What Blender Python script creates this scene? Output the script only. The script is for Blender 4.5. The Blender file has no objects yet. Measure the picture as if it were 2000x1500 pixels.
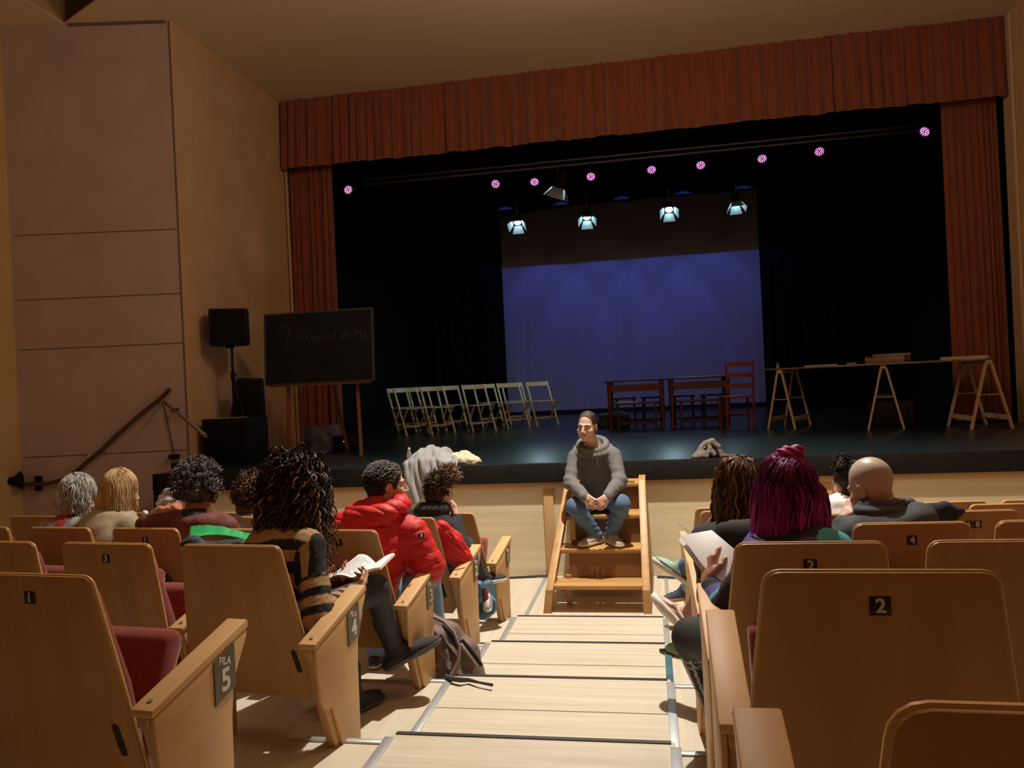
import bpy, bmesh, math, random
import numpy as np
from mathutils import Vector, Matrix

SC = bpy.context.scene
COL = SC.collection
PI = math.pi
V = lambda *a: np.array(a, dtype=float)

# ------------------------------------------------------------------ camera
EYE = V(0, 0, 1.88)
FPX = 1500.0
yaw, rol = math.radians(10.2), math.atan(0.047)
FW = V(-math.sin(yaw), math.cos(yaw), 0)
r0 = V(math.cos(yaw), math.sin(yaw), 0)
u0 = V(0, 0, 1)
RT = math.cos(rol) * r0 - math.sin(rol) * u0
UP = math.sin(rol) * r0 + math.cos(rol) * u0
cam = bpy.data.cameras.new('camera')
cam.sensor_width = 36.0
cam.lens = 36.0 * FPX / 2000.0
cam.clip_start = 0.02
cam_ob = bpy.data.objects.new('camera', cam)
M = Matrix(((RT[0], UP[0], -FW[0], EYE[0]), (RT[1], UP[1], -FW[1], EYE[1]), (RT[2], UP[2], -FW[2], EYE[2]), (0, 0, 0, 1)))
cam_ob.matrix_world = M
COL.objects.link(cam_ob)
SC.camera = cam_ob
SC.view_settings.view_transform = 'Standard'
SC.view_settings.look = 'None'
SC.view_settings.gamma = 1.0
SC.view_settings.use_curve_mapping = False
SC.view_settings.exposure = 0.15

# ------------------------------------------------------------------ world and lamps
w = bpy.data.worlds.new('hall_air')
SC.world = w
w.use_nodes = True
w.node_tree.nodes['Background'].inputs[0].default_value = (1.0, 0.70, 0.46, 1)
w.node_tree.nodes['Background'].inputs[1].default_value = 0.022


def lamp(name, kind, loc, power, color, target=None, size=0.1, cone=90, blend=0.5, sx=None):
    l = bpy.data.lights.new(name, kind)
    l.energy = power
    l.color = color
    if kind == 'AREA':
        l.size = size
        if sx:
            l.shape = 'RECTANGLE'; l.size = sx; l.size_y = size
    else:
        l.shadow_soft_size = size
    if kind == 'SPOT':
        l.spot_size = math.radians(cone); l.spot_blend = blend
    o = bpy.data.objects.new(name, l)
    o.location = loc
    if target is not None:
        o.rotation_euler = (Vector(target) - Vector(loc)).to_track_quat('-Z', 'Y').to_euler()
    COL.objects.link(o)
    return o


WARM = (1.0, 0.94, 0.82)
# the one strong working light over the front of the hall
lamp('house_spot', 'SPOT', (-0.25, 5.95, 6.1), 1850, WARM, (-0.1, 5.75, 0), 0.05, 100, 0.85)
lamp('spill_fill', 'POINT', (-0.25, 5.9, 5.5), 105, (1.0, 0.74, 0.5), None, 0.25)  # added weak fill point for the spot's spill, also lifts the ceiling
# added fill points over the audience, unseen, for warm ambient on walls and ceiling
lamp('fill_light_back', 'POINT', (1.5, 3.6, 5.2), 45, (1.0, 0.66, 0.40), None, 0.3)
lamp('fill_light_side', 'POINT', (-4.0, 3.0, 5.0), 45, (1.0, 0.66, 0.44), None, 0.3)

# added spot without a fixture, makes the soft light patch on the tan side wall
lamp('wall_patch_spot', 'SPOT', (-0.6, 6.6, 4.6), 26, (1.0, 0.93, 0.78), (-5.25, 9.75, 3.95), 0.12, 9.5, 0.7)


def at(px, py, Y):
    q = FW + (px - 1000) / FPX * RT + (750 - py) / FPX * UP
    return EYE + q * (Y / q[1])


def onz(px, py, z):
    q = FW + (px - 1000) / FPX * RT + (750 - py) / FPX * UP
    return EYE + q * ((z - EYE[2]) / q[2])


# ------------------------------------------------------------------ materials
MATS = {}


def mat(name, color, rough=0.6, color2=None, scale=8.0, stretch=(1, 1, 1), bump=0.0, bscale=60.0, metal=0.0, spec=0.5,
        emit=None, estr=0.0, attr=False, sheen=0.0, coat=0.0, trans=0.0, detail=4.0):
    if name in MATS:
        return MATS[name]
    m = bpy.data.materials.new(name)
    m.use_nodes = True
    nt = m.node_tree
    b = nt.nodes['Principled BSDF']
    b.inputs['Base Color'].default_value = (*color, 1)
    b.inputs['Roughness'].default_value = rough
    b.inputs['Metallic'].default_value = metal
    b.inputs['Specular IOR Level'].default_value = spec
    if sheen:
        b.inputs['Sheen Weight'].default_value = sheen
    if coat:
        b.inputs['Coat Weight'].default_value = coat
        b.inputs['Coat Roughness'].default_value = 0.25
    if trans:
        b.inputs['Transmission Weight'].default_value = trans
    if emit:
        b.inputs['Emission Color'].default_value = (*emit, 1)
        b.inputs['Emission Strength'].default_value = estr
    tc = nt.nodes.new('ShaderNodeTexCoord')
    if color2 is not None or attr:
        mp = nt.nodes.new('ShaderNodeMapping')
        mp.inputs['Scale'].default_value = stretch
        nt.links.new(tc.outputs['Object'], mp.inputs['Vector'])
        no = nt.nodes.new('ShaderNodeTexNoise')
        no.inputs['Scale'].default_value = scale
        no.inputs['Detail'].default_value = detail
        nt.links.new(mp.outputs['Vector'], no.inputs['Vector'])
    if attr:
        a = nt.nodes.new('ShaderNodeAttribute')
        a.attribute_name = 'col'
        mx = nt.nodes.new('ShaderNodeMix'); mx.data_type = 'RGBA'; mx.blend_type = 'MULTIPLY'
        mx.inputs['Factor'].default_value = 0.35
        rr = nt.nodes.new('ShaderNodeValToRGB')
        rr.color_ramp.elements[0].color = (0.45, 0.45, 0.45, 1); rr.color_ramp.elements[0].position = 0.35
        rr.color_ramp.elements[1].position = 0.65
        nt.links.new(no.outputs['Fac'], rr.inputs['Fac'])
        nt.links.new(a.outputs['Color'], mx.inputs['A'])
        nt.links.new(rr.outputs['Color'], mx.inputs['B'])
        nt.links.new(mx.outputs['Result'], b.inputs['Base Color'])
    elif color2 is not None:
        r = nt.nodes.new('ShaderNodeValToRGB')
        r.color_ramp.elements[0].color = (*color, 1); r.color_ramp.elements[0].position = 0.35
        r.color_ramp.elements[1].color = (*color2, 1); r.color_ramp.elements[1].position = 0.68
        nt.links.new(no.outputs['Fac'], r.inputs['Fac'])
        nt.links.new(r.outputs['Color'], b.inputs['Base Color'])
    if bump:
        n2 = nt.nodes.new('ShaderNodeTexNoise')
        n2.inputs['Scale'].default_value = bscale
        n2.inputs['Detail'].default_value = 3
        bp = nt.nodes.new('ShaderNodeBump')
        bp.inputs['Strength'].default_value = bump
        bp.inputs['Distance'].default_value = 0.01
        nt.links.new(tc.outputs['Object'], n2.inputs['Vector'])
        nt.links.new(n2.outputs['Fac'], bp.inputs['Height'])
        nt.links.new(bp.outputs['Normal'], b.inputs['Normal'])
    MATS[name] = m
    return m


# ------------------------------------------------------------------ tagging
def tag(o, label=None, cat=None, group=None, kind=None):
    if label: o['label'] = label
    if cat: o['category'] = cat
    if group: o['group'] = group
    if kind: o['kind'] = kind
    return o


def thing(name, label, cat, loc=(0, 0, 0), rz=0.0, group=None):
    o = bpy.data.objects.new(name, None)
    o.empty_display_size = 0.1
    o.location = [float(c) for c in loc]
    o.rotation_euler = (0, 0, rz)
    COL.objects.link(o)
    return tag(o, label, cat, group)


def dup(o, parent=None):
    c = o.copy()
    COL.objects.link(c)
    if parent is not None:
        c.parent = parent
    for ch in list(o.children):
        dup(ch, c)
    return c


# ------------------------------------------------------------------ mesh builder
def frame(d):
    d = np.asarray(d, float); d = d / (np.linalg.norm(d) + 1e-12)
    a = V(0, 0, 1) if abs(d[2]) < 0.9 else V(1, 0, 0)
    x = np.cross(a, d); x /= np.linalg.norm(x)
    return x, np.cross(d, x), d


class MB:
    def __init__(s):
        s.v = []; s.f = []; s.mi = []; s.cur = 0

    def add(s, vs, fs):
        o = len(s.v)
        s.v += [tuple(float(c) for c in p) for p in vs]
        for f in fs:
            s.f.append([i + o for i in f]); s.mi.append(s.cur)
        return s

    def box(s, c, d, R=None):
        c = np.asarray(c, float); h = np.asarray(d, float) / 2
        P = [V(x, y, z) * h for x in (-1, 1) for y in (-1, 1) for z in (-1, 1)]
        if R is not None: P = [np.asarray(R) @ p for p in P]
        return s.add([p + c for p in P], [(0, 1, 3, 2), (4, 6, 7, 5), (0, 4, 5, 1), (2, 3, 7, 6), (0, 2, 6, 4), (1, 5, 7, 3)])

    def bar(s, a, b, wx, wy, up=None):
        a = np.asarray(a, float); b = np.asarray(b, float); d = b - a
        if up is None: x, y, _ = frame(d)
        else:
            dd = d / np.linalg.norm(d); x = np.cross(np.asarray(up, float), dd); x /= np.linalg.norm(x); y = np.cross(dd, x)
        P = []
        for e in (a, b):
            for (i, j) in ((-1, -1), (1, -1), (1, 1), (-1, 1)): P.append(e + x * i * wx / 2 + y * j * wy / 2)
        return s.add(P, [(3, 2, 1, 0), (4, 5, 6, 7), (0, 1, 5, 4), (1, 2, 6, 5), (2, 3, 7, 6), (3, 0, 4, 7)])

    def prism(s, poly, fn, t0, t1):
        """poly: list of 2-D points; fn(u,v,t) -> point; extruded from t0 to t1"""
        n = len(poly)
        P = [fn(u, v, t0) for u, v in poly] + [fn(u, v, t1) for u, v in poly]
        F = [tuple(range(n - 1, -1, -1)), tuple(range(n, 2 * n))]
        F += [(i, (i + 1) % n, n + (i + 1) % n, n + i) for i in range(n)]
        return s.add(P, F)

    def tube(s, pts, r, n=8, cap=True):
        pts = [np.asarray(p, float) for p in pts]
        m = len(pts)
        rr = [r] * m if np.isscalar(r) else list(r)
        x = None; P = []
        for i in range(m):
            d = pts[min(i + 1, m - 1)] - pts[max(i - 1, 0)]
            L = np.linalg.norm(d)
            d = d / L if L > 1e-9 else V(0, 0, 1)
            if x is None: x, y, _ = frame(d)
            else:
                x = x - d * (x @ d); nx = np.linalg.norm(x)
                x = x / nx if nx > 1e-6 else frame(d)[0]
                y = np.cross(d, x)
            for k in range(n):
                a = 2 * PI * k / n
                P.append(pts[i] + (x * math.cos(a) + y * math.sin(a)) * rr[i])
        F = []
        for i in range(m - 1):
            for k in range(n):
                k2 = (k + 1) % n
                F.append((i * n + k, i * n + k2, (i + 1) * n + k2, (i + 1) * n + k))
        if cap:
            F.append(tuple(range(n - 1, -1, -1))); F.append(tuple(range((m - 1) * n, m * n)))
        return s.add(P, F)

    def lathe(s, prof, c=(0, 0, 0), ax=(0, 0, 1), n=20):
        x, y, d = frame(ax)
        c = np.asarray(c, float); P = []
        for (r, h) in prof:
            for k in range(n):
                a = 2 * PI * k / n
                P.append(c + d * h + (x * math.cos(a) + y * math.sin(a)) * max(r, 1e-4))
        F = []
        for i in range(len(prof) - 1):
            for k in range(n):
                k2 = (k + 1) % n
                F.append((i * n + k, i * n + k2, (i + 1) * n + k2, (i + 1) * n + k))
        F.append(tuple(range(n - 1, -1, -1))); F.append(tuple(range((len(prof) - 1) * n, len(prof) * n)))
        return s.add(P, F)

    def ell(s, c, r, R=None, nu=16, nv=10):
        c = np.asarray(c, float); r = np.asarray(r if not np.isscalar(r) else (r, r, r), float)
        P = []; F = []
        for j in range(nv + 1):
            t = PI * j / nv
            for i in range(nu):
                a = 2 * PI * i / nu
                p = V(max(math.sin(t), 1e-3) * math.cos(a), max(math.sin(t), 1e-3) * math.sin(a), math.cos(t)) * r
                P.append((np.asarray(R) @ p if R is not None else p) + c)
        for j in range(nv):
            for i in range(nu):
                i2 = (i + 1) % nu
                F.append((j * nu + i, (j + 1) * nu + i, (j + 1) * nu + i2, j * nu + i2))
        F.append(tuple(range(nu))); F.append(tuple(range((nv + 1) * nu - 1, nv * nu - 1, -1)))
        return s.add(P, F)

    def grid(s, fn, nu, nv, thick=0.0):
        """sheet fn(u,v) with u,v in 0..1; thick>0 gives it a second side"""
        G = np.array([[fn(i / nu, j / nv) for i in range(nu + 1)] for j in range(nv + 1)], float)
        W_ = nu + 1
        F = [(j * W_ + i, j * W_ + i + 1, (j + 1) * W_ + i + 1, (j + 1) * W_ + i) for j in range(nv) for i in range(nu)]
        if thick <= 0: return s.add(G.reshape(-1, 3), F)
        du = np.gradient(G, axis=1); dv = np.gradient(G, axis=0)
        N = np.cross(du, dv); N /= (np.linalg.norm(N, axis=2, keepdims=True) + 1e-12)
        B = G - N * thick
        n = W_ * (nv + 1)
        P = list(G.reshape(-1, 3)) + list(B.reshape(-1, 3))
        F2 = F + [tuple(n + k for k in reversed(f)) for f in F]
        ring = [i for i in range(W_)] + [j * W_ + nu for j in range(1, nv + 1)] + [nv * W_ + i for i in range(nu - 1, -1, -1)] + [j * W_ for j in range(nv - 1, 0, -1)]
        for a, b in zip(ring, ring[1:] + ring[:1]): F2.append((b, a, n + a, n + b))
        return s.add(P, F2)

    def build(s, name, mats, parent=None, smooth=None, bevel=0.0, seg=2, loc=None, sub=0):
        me = bpy.data.meshes.new(name)
        me.from_pydata(s.v, [], s.f)
        if not isinstance(mats, (list, tuple)): mats = [mats]
        for m in mats: me.materials.append(m)
        if len(mats) > 1: me.polygons.foreach_set('material_index', s.mi)
        bm = bmesh.new(); bm.from_mesh(me)
        bmesh.ops.recalc_face_normals(bm, faces=bm.faces)
        if bevel:
            es = [e for e in bm.edges if len(e.link_faces) == 2 and e.calc_face_angle(0) > 0.5]
            try: bmesh.ops.bevel(bm, geom=es, offset=bevel, segments=seg, affect='EDGES', profile=0.5, clamp_overlap=True)
            except Exception: pass
        bm.to_mesh(me); bm.free()
        if smooth or smooth is None:
            ang = smooth if smooth else 0.6
            me.polygons.foreach_set('use_smooth', [True] * len(me.polygons))
            me.set_sharp_from_angle(angle=ang)
        ob = bpy.data.objects.new(name, me)
        COL.objects.link(ob)
        if parent is not None: ob.parent = parent
        if loc is not None: ob.location = [float(c) for c in loc]
        if sub:
            md = ob.modifiers.new('sub', 'SUBSURF'); md.levels = sub; md.render_levels = sub
        return ob


def rotz(a): return np.array([[math.cos(a), -math.sin(a), 0], [math.sin(a), math.cos(a), 0], [0, 0, 1]])
def rotx(a): return np.array([[1, 0, 0], [0, math.cos(a), -math.sin(a)], [0, math.sin(a), math.cos(a)]])
def roty(a): return np.array([[math.cos(a), 0, math.sin(a)], [0, 1, 0], [-math.sin(a), 0, math.cos(a)]])


def text(name, s, size, m, parent, loc, rot, ext=0.0006, bold=0.0, align='CENTER'):
    cu = bpy.data.curves.new(name, 'FONT')
    cu.body = s; cu.size = size; cu.extrude = ext; cu.offset = bold
    cu.align_x = align; cu.align_y = 'CENTER'
    ob = bpy.data.objects.new(name, cu)
    COL.objects.link(ob)
    dg = bpy.context.evaluated_depsgraph_get()
    me = bpy.data.meshes.new_from_object(ob.evaluated_get(dg))
    bpy.data.objects.remove(ob)
    me.materials.clear(); me.materials.append(m)
    o2 = bpy.data.objects.new(name, me)
    COL.objects.link(o2)
    o2.parent = parent; o2.location = loc; o2.rotation_euler = rot
    return o2


# ------------------------------------------------------------------ signed-distance modelling (bodies, clothes, soft goods)
def nz(P, f, seed=0, n=7):
    rg = np.random.RandomState(seed)
    o = np.zeros(len(P))
    for i in range(n):
        d = rg.normal(size=3); d /= np.linalg.norm(d)
        o += np.sin(P @ d * f * (0.6 + rg.rand()) + rg.rand() * 6.28)
    return o / n * 1.4


class SDF:
    def __init__(s, res=0.006, k=0.02):
        s.res = res; s.k = k; s.pr = []

    def cap(s, a, b, ra, rb=None, k=None, op=1):
        rb = ra if rb is None else rb
        s.pr.append(('c', np.asarray(a, float), np.asarray(b, float), ra, rb, s.k if k is None else k, op)); return s

    def chain(s, pts, rs, k=None, op=1):
        for i in range(len(pts) - 1): s.cap(pts[i], pts[i + 1], rs[i] if not np.isscalar(rs) else rs, rs[i + 1] if not np.isscalar(rs) else rs, k, op)
        return s

    def ell(s, c, r, R=None, k=None, op=1):
        r = np.asarray(r if not np.isscalar(r) else (r, r, r), float)
        s.pr.append(('e', np.asarray(c, float), r, np.eye(3) if R is None else np.asarray(R, float), None, s.k if k is None else k, op)); return s

    def rbox(s, c, h, R=None, rad=0.01, k=None, op=1):
        s.pr.append(('b', np.asarray(c, float), np.asarray(h, float), np.eye(3) if R is None else np.asarray(R, float), rad, s.k if k is None else k, op)); return s

    @staticmethod
    def bb(p):
        if p[0] == 'c':
            r = V(1, 1, 1)
            return np.minimum(p[1] - p[3], p[2] - p[4]), np.maximum(p[1] + p[3], p[2] + p[4])
        if p[0] == 'e':
            e = np.sqrt(((p[3] * p[2]) ** 2).sum(1)); return p[1] - e, p[1] + e
        e = np.abs(p[3]) @ p[2] + p[4]; return p[1] - e, p[1] + e

    def mesh(s, disp=None):
        pos = [p for p in s.pr if p[6] > 0]
        lo = np.min([s.bb(p)[0] for p in pos], 0) - 4 * s.res; hi = np.max([s.bb(p)[1] for p in pos], 0) + 4 * s.res
        n = np.ceil((hi - lo) / s.res).astype(int) + 1
        F = np.full(n, 0.5, dtype=np.float32)
        for p in s.pr:
            a, b = s.bb(p); pad = p[5] + 3 * s.res
            i0 = np.maximum(np.floor((a - pad - lo) / s.res).astype(int), 0); i1 = np.minimum(np.ceil((b + pad - lo) / s.res).astype(int) + 1, n)
            if (i1 <= i0).any(): continue
            xs = [(lo[q] + np.arange(i0[q], i1[q]) * s.res).astype(np.float32) for q in range(3)]
            X, Y, Z = np.meshgrid(*xs, indexing='ij', sparse=True)
            if p[0] == 'c':
                A, B = p[1], p[2]; d = B - A; L2 = max(d @ d, 1e-10)
                t = np.clip(((X - A[0]) * d[0] + (Y - A[1]) * d[1] + (Z - A[2]) * d[2]) / L2, 0, 1)
                D = np.sqrt((X - A[0] - t * d[0]) ** 2 + (Y - A[1] - t * d[1]) ** 2 + (Z - A[2] - t * d[2]) ** 2) - (p[3] + (p[4] - p[3]) * t)
            else:
                R = p[3]; c = p[1]
                q = [R[0, j] * (X - c[0]) + R[1, j] * (Y - c[1]) + R[2, j] * (Z - c[2]) for j in range(3)]
                if p[0] == 'e':
                    r = p[2]
                    k0 = np.sqrt((q[0] / r[0]) ** 2 + (q[1] / r[1]) ** 2 + (q[2] / r[2]) ** 2)
                    k1 = np.sqrt((q[0] / r[0] ** 2) ** 2 + (q[1] / r[1] ** 2) ** 2 + (q[2] / r[2] ** 2) ** 2)
                    D = k0 * (k0 - 1) / (k1 + 1e-9)
                    D = np.where(k0 < 1e-3, -float(r.min()), D)
                else:
                    h = p[2]
                    dx = [np.abs(q[j]) - h[j] for j in range(3)]
                    D = np.sqrt(np.maximum(dx[0], 0) ** 2 + np.maximum(dx[1], 0) ** 2 + np.maximum(dx[2], 0) ** 2) + np.minimum(np.maximum(np.maximum(dx[0], dx[1]), dx[2]), 0) - p[4]
            sl = tuple(slice(i0[q], i1[q]) for q in range(3))
            O = F[sl]; k = max(p[5], 1e-6)
            if p[6] > 0:
                h = np.clip(0.5 + 0.5 * (O - D) / k, 0, 1)
                F[sl] = O * (1 - h) + D * h - k * h * (1 - h)
            else:
                D = -D
                h = np.clip(0.5 - 0.5 * (O - D) / k, 0, 1)
                F[sl] = O * (1 - h) + D * h + k * h * (1 - h)
        # surface nets
        S = F < 0
        c = np.zeros(np.array(n) - 1, dtype=np.uint8)
        for dx in (0, 1):
            for dy in (0, 1):
                for dz in (0, 1): c += S[dx:n[0] - 1 + dx, dy:n[1] - 1 + dy, dz:n[2] - 1 + dz]
        act = np.argwhere((c > 0) & (c < 8))
        idx = np.full(c.shape, -1, dtype=np.int64)
        idx[act[:, 0], act[:, 1], act[:, 2]] = np.arange(len(act))
        offs = np.array([(a, b, d) for a in (0, 1) for b in (0, 1) for d in (0, 1)])
        vals = np.stack([F[act[:, 0] + o[0], act[:, 1] + o[1], act[:, 2] + o[2]] for o in offs], 1).astype(np.float64)
        acc = np.zeros((len(act), 3)); cnt = np.zeros(len(act))
        for i in range(8):
            for j in range(i + 1, 8):
                if np.abs(offs[i] - offs[j]).sum() != 1: continue
                va, vb = vals[:, i], vals[:, j]
                m = (va < 0) != (vb < 0)
                t = np.where(m, va / (va - vb + 1e-20), 0)
                acc += np.where(m[:, None], offs[i] + t[:, None] * (offs[j] - offs[i]), 0); cnt += m
        Vv = lo + (act + acc / cnt[:, None]) * s.res
        quads = []
        for ax in range(3):
            o1, o2 = [(1, 2), (2, 0), (0, 1)][ax]
            sl0 = [slice(1, n[q] - 1) for q in range(3)]; sl1 = list(sl0)
            sl0[ax] = slice(0, n[ax] - 1); sl1[ax] = slice(1, n[ax])
            A = S[tuple(sl0)]; B = S[tuple(sl1)]
            e = np.argwhere(A != B)
            if not len(e): continue
            base = e.copy()
            for q in range(3):
                if q != ax: base[:, q] += 1
            ins = S[base[:, 0], base[:, 1], base[:, 2]]
            def cell(a, b):
                z = base.copy(); z[:, o1] -= a; z[:, o2] -= b
                return idx[z[:, 0], z[:, 1], z[:, 2]]
            Q = np.stack([cell(1, 1), cell(0, 1), cell(0, 0), cell(1, 0)], 1)
            Q[~ins] = Q[~ins][:, ::-1]
            quads.append(Q)
        Q = np.concatenate(quads)
        Q = Q[(Q >= 0).all(1)]
        if disp is not None:
            N = np.zeros_like(Vv)
            fn = np.cross(Vv[Q[:, 2]] - Vv[Q[:, 0]], Vv[Q[:, 3]] - Vv[Q[:, 1]])
            for q in range(4): np.add.at(N, Q[:, q], fn)
            N /= (np.linalg.norm(N, axis=1, keepdims=True) + 1e-12)
            Vv = Vv + N * disp(Vv)[:, None]
        return Vv, Q

    def build(s, name, mats, parent=None, origin=(0, 0, 0), disp=None, col=None, mfn=None):
        Vv, Q = s.mesh(disp)
        me = bpy.data.meshes.new(name)
        me.vertices.add(len(Vv)); me.loops.add(Q.size); me.polygons.add(len(Q))
        O = np.asarray(origin, float)
        me.vertices.foreach_set('co', (Vv - O).astype(np.float32).ravel())
        me.loops.foreach_set('vertex_index', Q.astype(np.int32).ravel())
        me.polygons.foreach_set('loop_start', np.arange(0, Q.size, 4, dtype=np.int32))
        if not isinstance(mats, (list, tuple)): mats = [mats]
        for m in mats: me.materials.append(m)
        if mfn is not None:
            me.polygons.foreach_set('material_index', mfn(Vv[Q].mean(1)).astype(np.int32))
        me.polygons.foreach_set('use_smooth', np.ones(len(Q), dtype=bool))
        me.update(calc_edges=True)
        if col is not None:
            a = me.color_attributes.new('col', 'FLOAT_COLOR', 'POINT')
            C = np.ones((len(Vv), 4), dtype=np.float32); C[:, :3] = col(Vv)
            a.data.foreach_set('color', C.ravel())
        ob = bpy.data.objects.new(name, me)
        COL.objects.link(ob)
        if parent is not None: ob.parent = parent
        return ob
# ================================================================== the hall
def struct(name, mb, m, **k):
    o = mb.build(name, m, **k)
    o['kind'] = 'structure'
    return o


m_floor = mat('pale_birch_boards', (0.54, 0.475, 0.37), 0.42, (0.64, 0.575, 0.46), 3.0, (0.35, 9.0, 1.0), 0.02, 30, spec=0.4)
m_terr = mat('terrace_boards', (0.54, 0.475, 0.37), 0.45, (0.62, 0.555, 0.445), 3.0, (7.0, 0.4, 1.0), 0.02, 30, spec=0.4)
m_wall = mat('tan_plaster', (0.54, 0.345, 0.185), 0.85, (0.60, 0.395, 0.225), 2.5, bump=0.10, bscale=160)
m_pink = mat('mauve_panels', (0.45, 0.335, 0.29), 0.85, (0.50, 0.38, 0.33), 2.0, bump=0.12, bscale=220)
m_side = mat('ochre_plaster', (0.50, 0.34, 0.15), 0.85, (0.55, 0.38, 0.18), 2.0, bump=0.10, bscale=160)
m_ceil = mat('ceiling_plaster', (0.68, 0.53, 0.33), 0.9, (0.72, 0.57, 0.37), 0.8, (1, 6, 1), 0.05, 80)
m_dark = mat('dark_soffit', (0.10, 0.045, 0.02), 0.9)
m_seam = mat('panel_seam', (0.16, 0.10, 0.08), 0.9)
m_metal = mat('aluminium_nosing', (0.62, 0.65, 0.68), 0.38, metal=0.75, bump=0.03, bscale=300)
m_stageblk = mat('black_stage_house', (0.005, 0.005, 0.006), 0.9, spec=0.1)
m_black = mat('matt_black_paint', (0.006, 0.006, 0.007), 0.6, (0.011, 0.010, 0.010), 14, (1, 1, 4), 0.05, 80, spec=0.25)
m_blackline = mat('black_rubber_edge', (0.02, 0.018, 0.016), 0.5)
m_panel = mat('stage_front_ply', (0.62, 0.515, 0.345), 0.5, (0.70, 0.595, 0.415), 2.2, (0.5, 1, 7), 0.03, 60)
m_batten = mat('stage_front_batten', (0.50, 0.30, 0.13), 0.5, (0.58, 0.36, 0.17), 3, (1, 1, 0.4), 0.03, 60)

ZT = [0.0, 0.0, 0.135, 0.26, 0.385, 0.505, 0.60, 0.70, 0.80]   # floor level of row k (index k)
EDGE = [None, 5.60, 4.67, 3.78, 2.86, 1.95, 1.10, 0.25, -0.6]   # front edge of the terrace behind row k

CEIL = 6.24
# flat floor in front of the stage
struct('floor', MB().box((-1.4, 6.45, -0.05), (12.4, 1.90, 0.10)), m_terr)
# seating terraces, left and right of the aisle, then the aisle steps
AL, AR = -1.075, 0.03
for side in (0, 1):
    for k in range(1, 8):
        y1 = EDGE[k]; y0 = EDGE[k + 1]
        x0, x1 = ((-7.6, AL), (AR, 4.8))[side]
        z = ZT[k + 1]
        struct('floor', MB().box(((x0 + x1) / 2, (y0 + y1) / 2, z / 2 - 0.05), (x1 - x0, y1 - y0, z + 0.1)), m_terr)
for k in range(1, 8):
    y1 = EDGE[k] + 0.07; y0 = EDGE[k + 1] + 0.07
    z = ZT[k + 1] + 0.004
    struct('floor', MB().box(((AL + AR) / 2, (y0 + y1) / 2, z / 2 - 0.05), (AR - AL, y1 - y0 - 0.001, z + 0.1)), m_floor)
    struct('trim_%d' % (10 + k), MB().box(((AL + AR) / 2, y1 - 0.006, z + 0.001), (AR - AL - 0.03, 0.022, 0.006)), m_blackline)
    if k < 5:
        struct('trim_%d' % (20 + k), MB().box(((AL + AR) / 2, (y0 + y1) / 2 + 0.06, z + 0.0005), (AR - AL - 0.03, 0.004, 0.002)), m_seam)
    # metal nosings: along the aisle and along the terrace front
    zt = ZT[k + 1]
    for nm, x, w_ in ((30, AL - 0.0, 0.040), (40, AR + 0.0, 0.040)):
        struct('trim_%d' % (nm + k), MB().box((x, (EDGE[k] + EDGE[k + 1]) / 2 + 0.03, zt + 0.005), (w_, EDGE[k] - EDGE[k + 1] - 0.01, 0.010)), m_metal, bevel=0.003)
    struct('trim_%d' % (50 + k), MB().box((AL - 0.17, EDGE[k] - 0.012, zt + 0.004), (0.33, 0.030, 0.010)), m_metal, bevel=0.003)
    struct('trim_%d' % (60 + k), MB().box((AR + 0.17, EDGE[k] - 0.012, zt + 0.004), (0.33, 0.030, 0.010)), m_metal, bevel=0.003)
# metal floor strips running on towards the stage
struct('trim_81', MB().box((AL, 6.45, 0.003), (0.035, 1.7, 0.006)), m_metal)
struct('trim_82', MB().box((AR + 0.03, 6.45, 0.003), (0.035, 1.7, 0.006)), m_metal)

# walls
PK_A, PK_B = V(-5.24, 8.03, 0), V(-7.12, 7.645, 0)
def wall(name, a, b, z0, z1, m, th=0.12, out=1):
    a = V(*a); b = V(*b); d = b - a; n = V(d[1], -d[0], 0); n = n / np.linalg.norm(n) * th * out
    P = [a[:2], b[:2], (b + n)[:2], (a + n)[:2]]
    mb = MB().prism([tuple(p) for p in P], lambda u, v, t: V(u, v, t), z0, z1)
    return struct(name, mb, m, smooth=0.3)
wall('wall_left', (-5.24, 8.03, 0), (-5.27, 10.85, 0), 0, CEIL, m_wall, 0.14, -1)
wall('wall_front', PK_A, PK_B, 0, CEIL, m_pink, 0.14, 1)
wall('wall_left', PK_B, (-7.25, -3.0, 0), 0, CEIL, m_side, 0.14, 1)
wall('wall_right', (4.62, 10.85, 0), (4.66, -3.0, 0), 0, CEIL, m_wall, 0.14, -1)
wall('wall_back', (-7.4, -3.0, 0), (4.8, -3.0, 0), 0, CEIL, m_wall, 0.14, 1)
CP = [(-6.41, 7.93), (-6.41, 7.785), (-5.45, 7.29), (-3.6, 6.34), (-2.4, 5.2), (-2.4, -3.05), (4.8, -3.05), (4.8, 10.9), (-5.4, 10.9), (-5.4, 8.2)]
struct('ceiling', MB().prism(CP, lambda u, v, t: V(u, v, t), CEIL, CEIL + 0.02), m_ceil, smooth=0.3)
struct('ceiling', MB().box((-6.93, 2.43, CEIL + 0.01), (1.04, 10.95, 0.02)), m_ceil)
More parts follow.
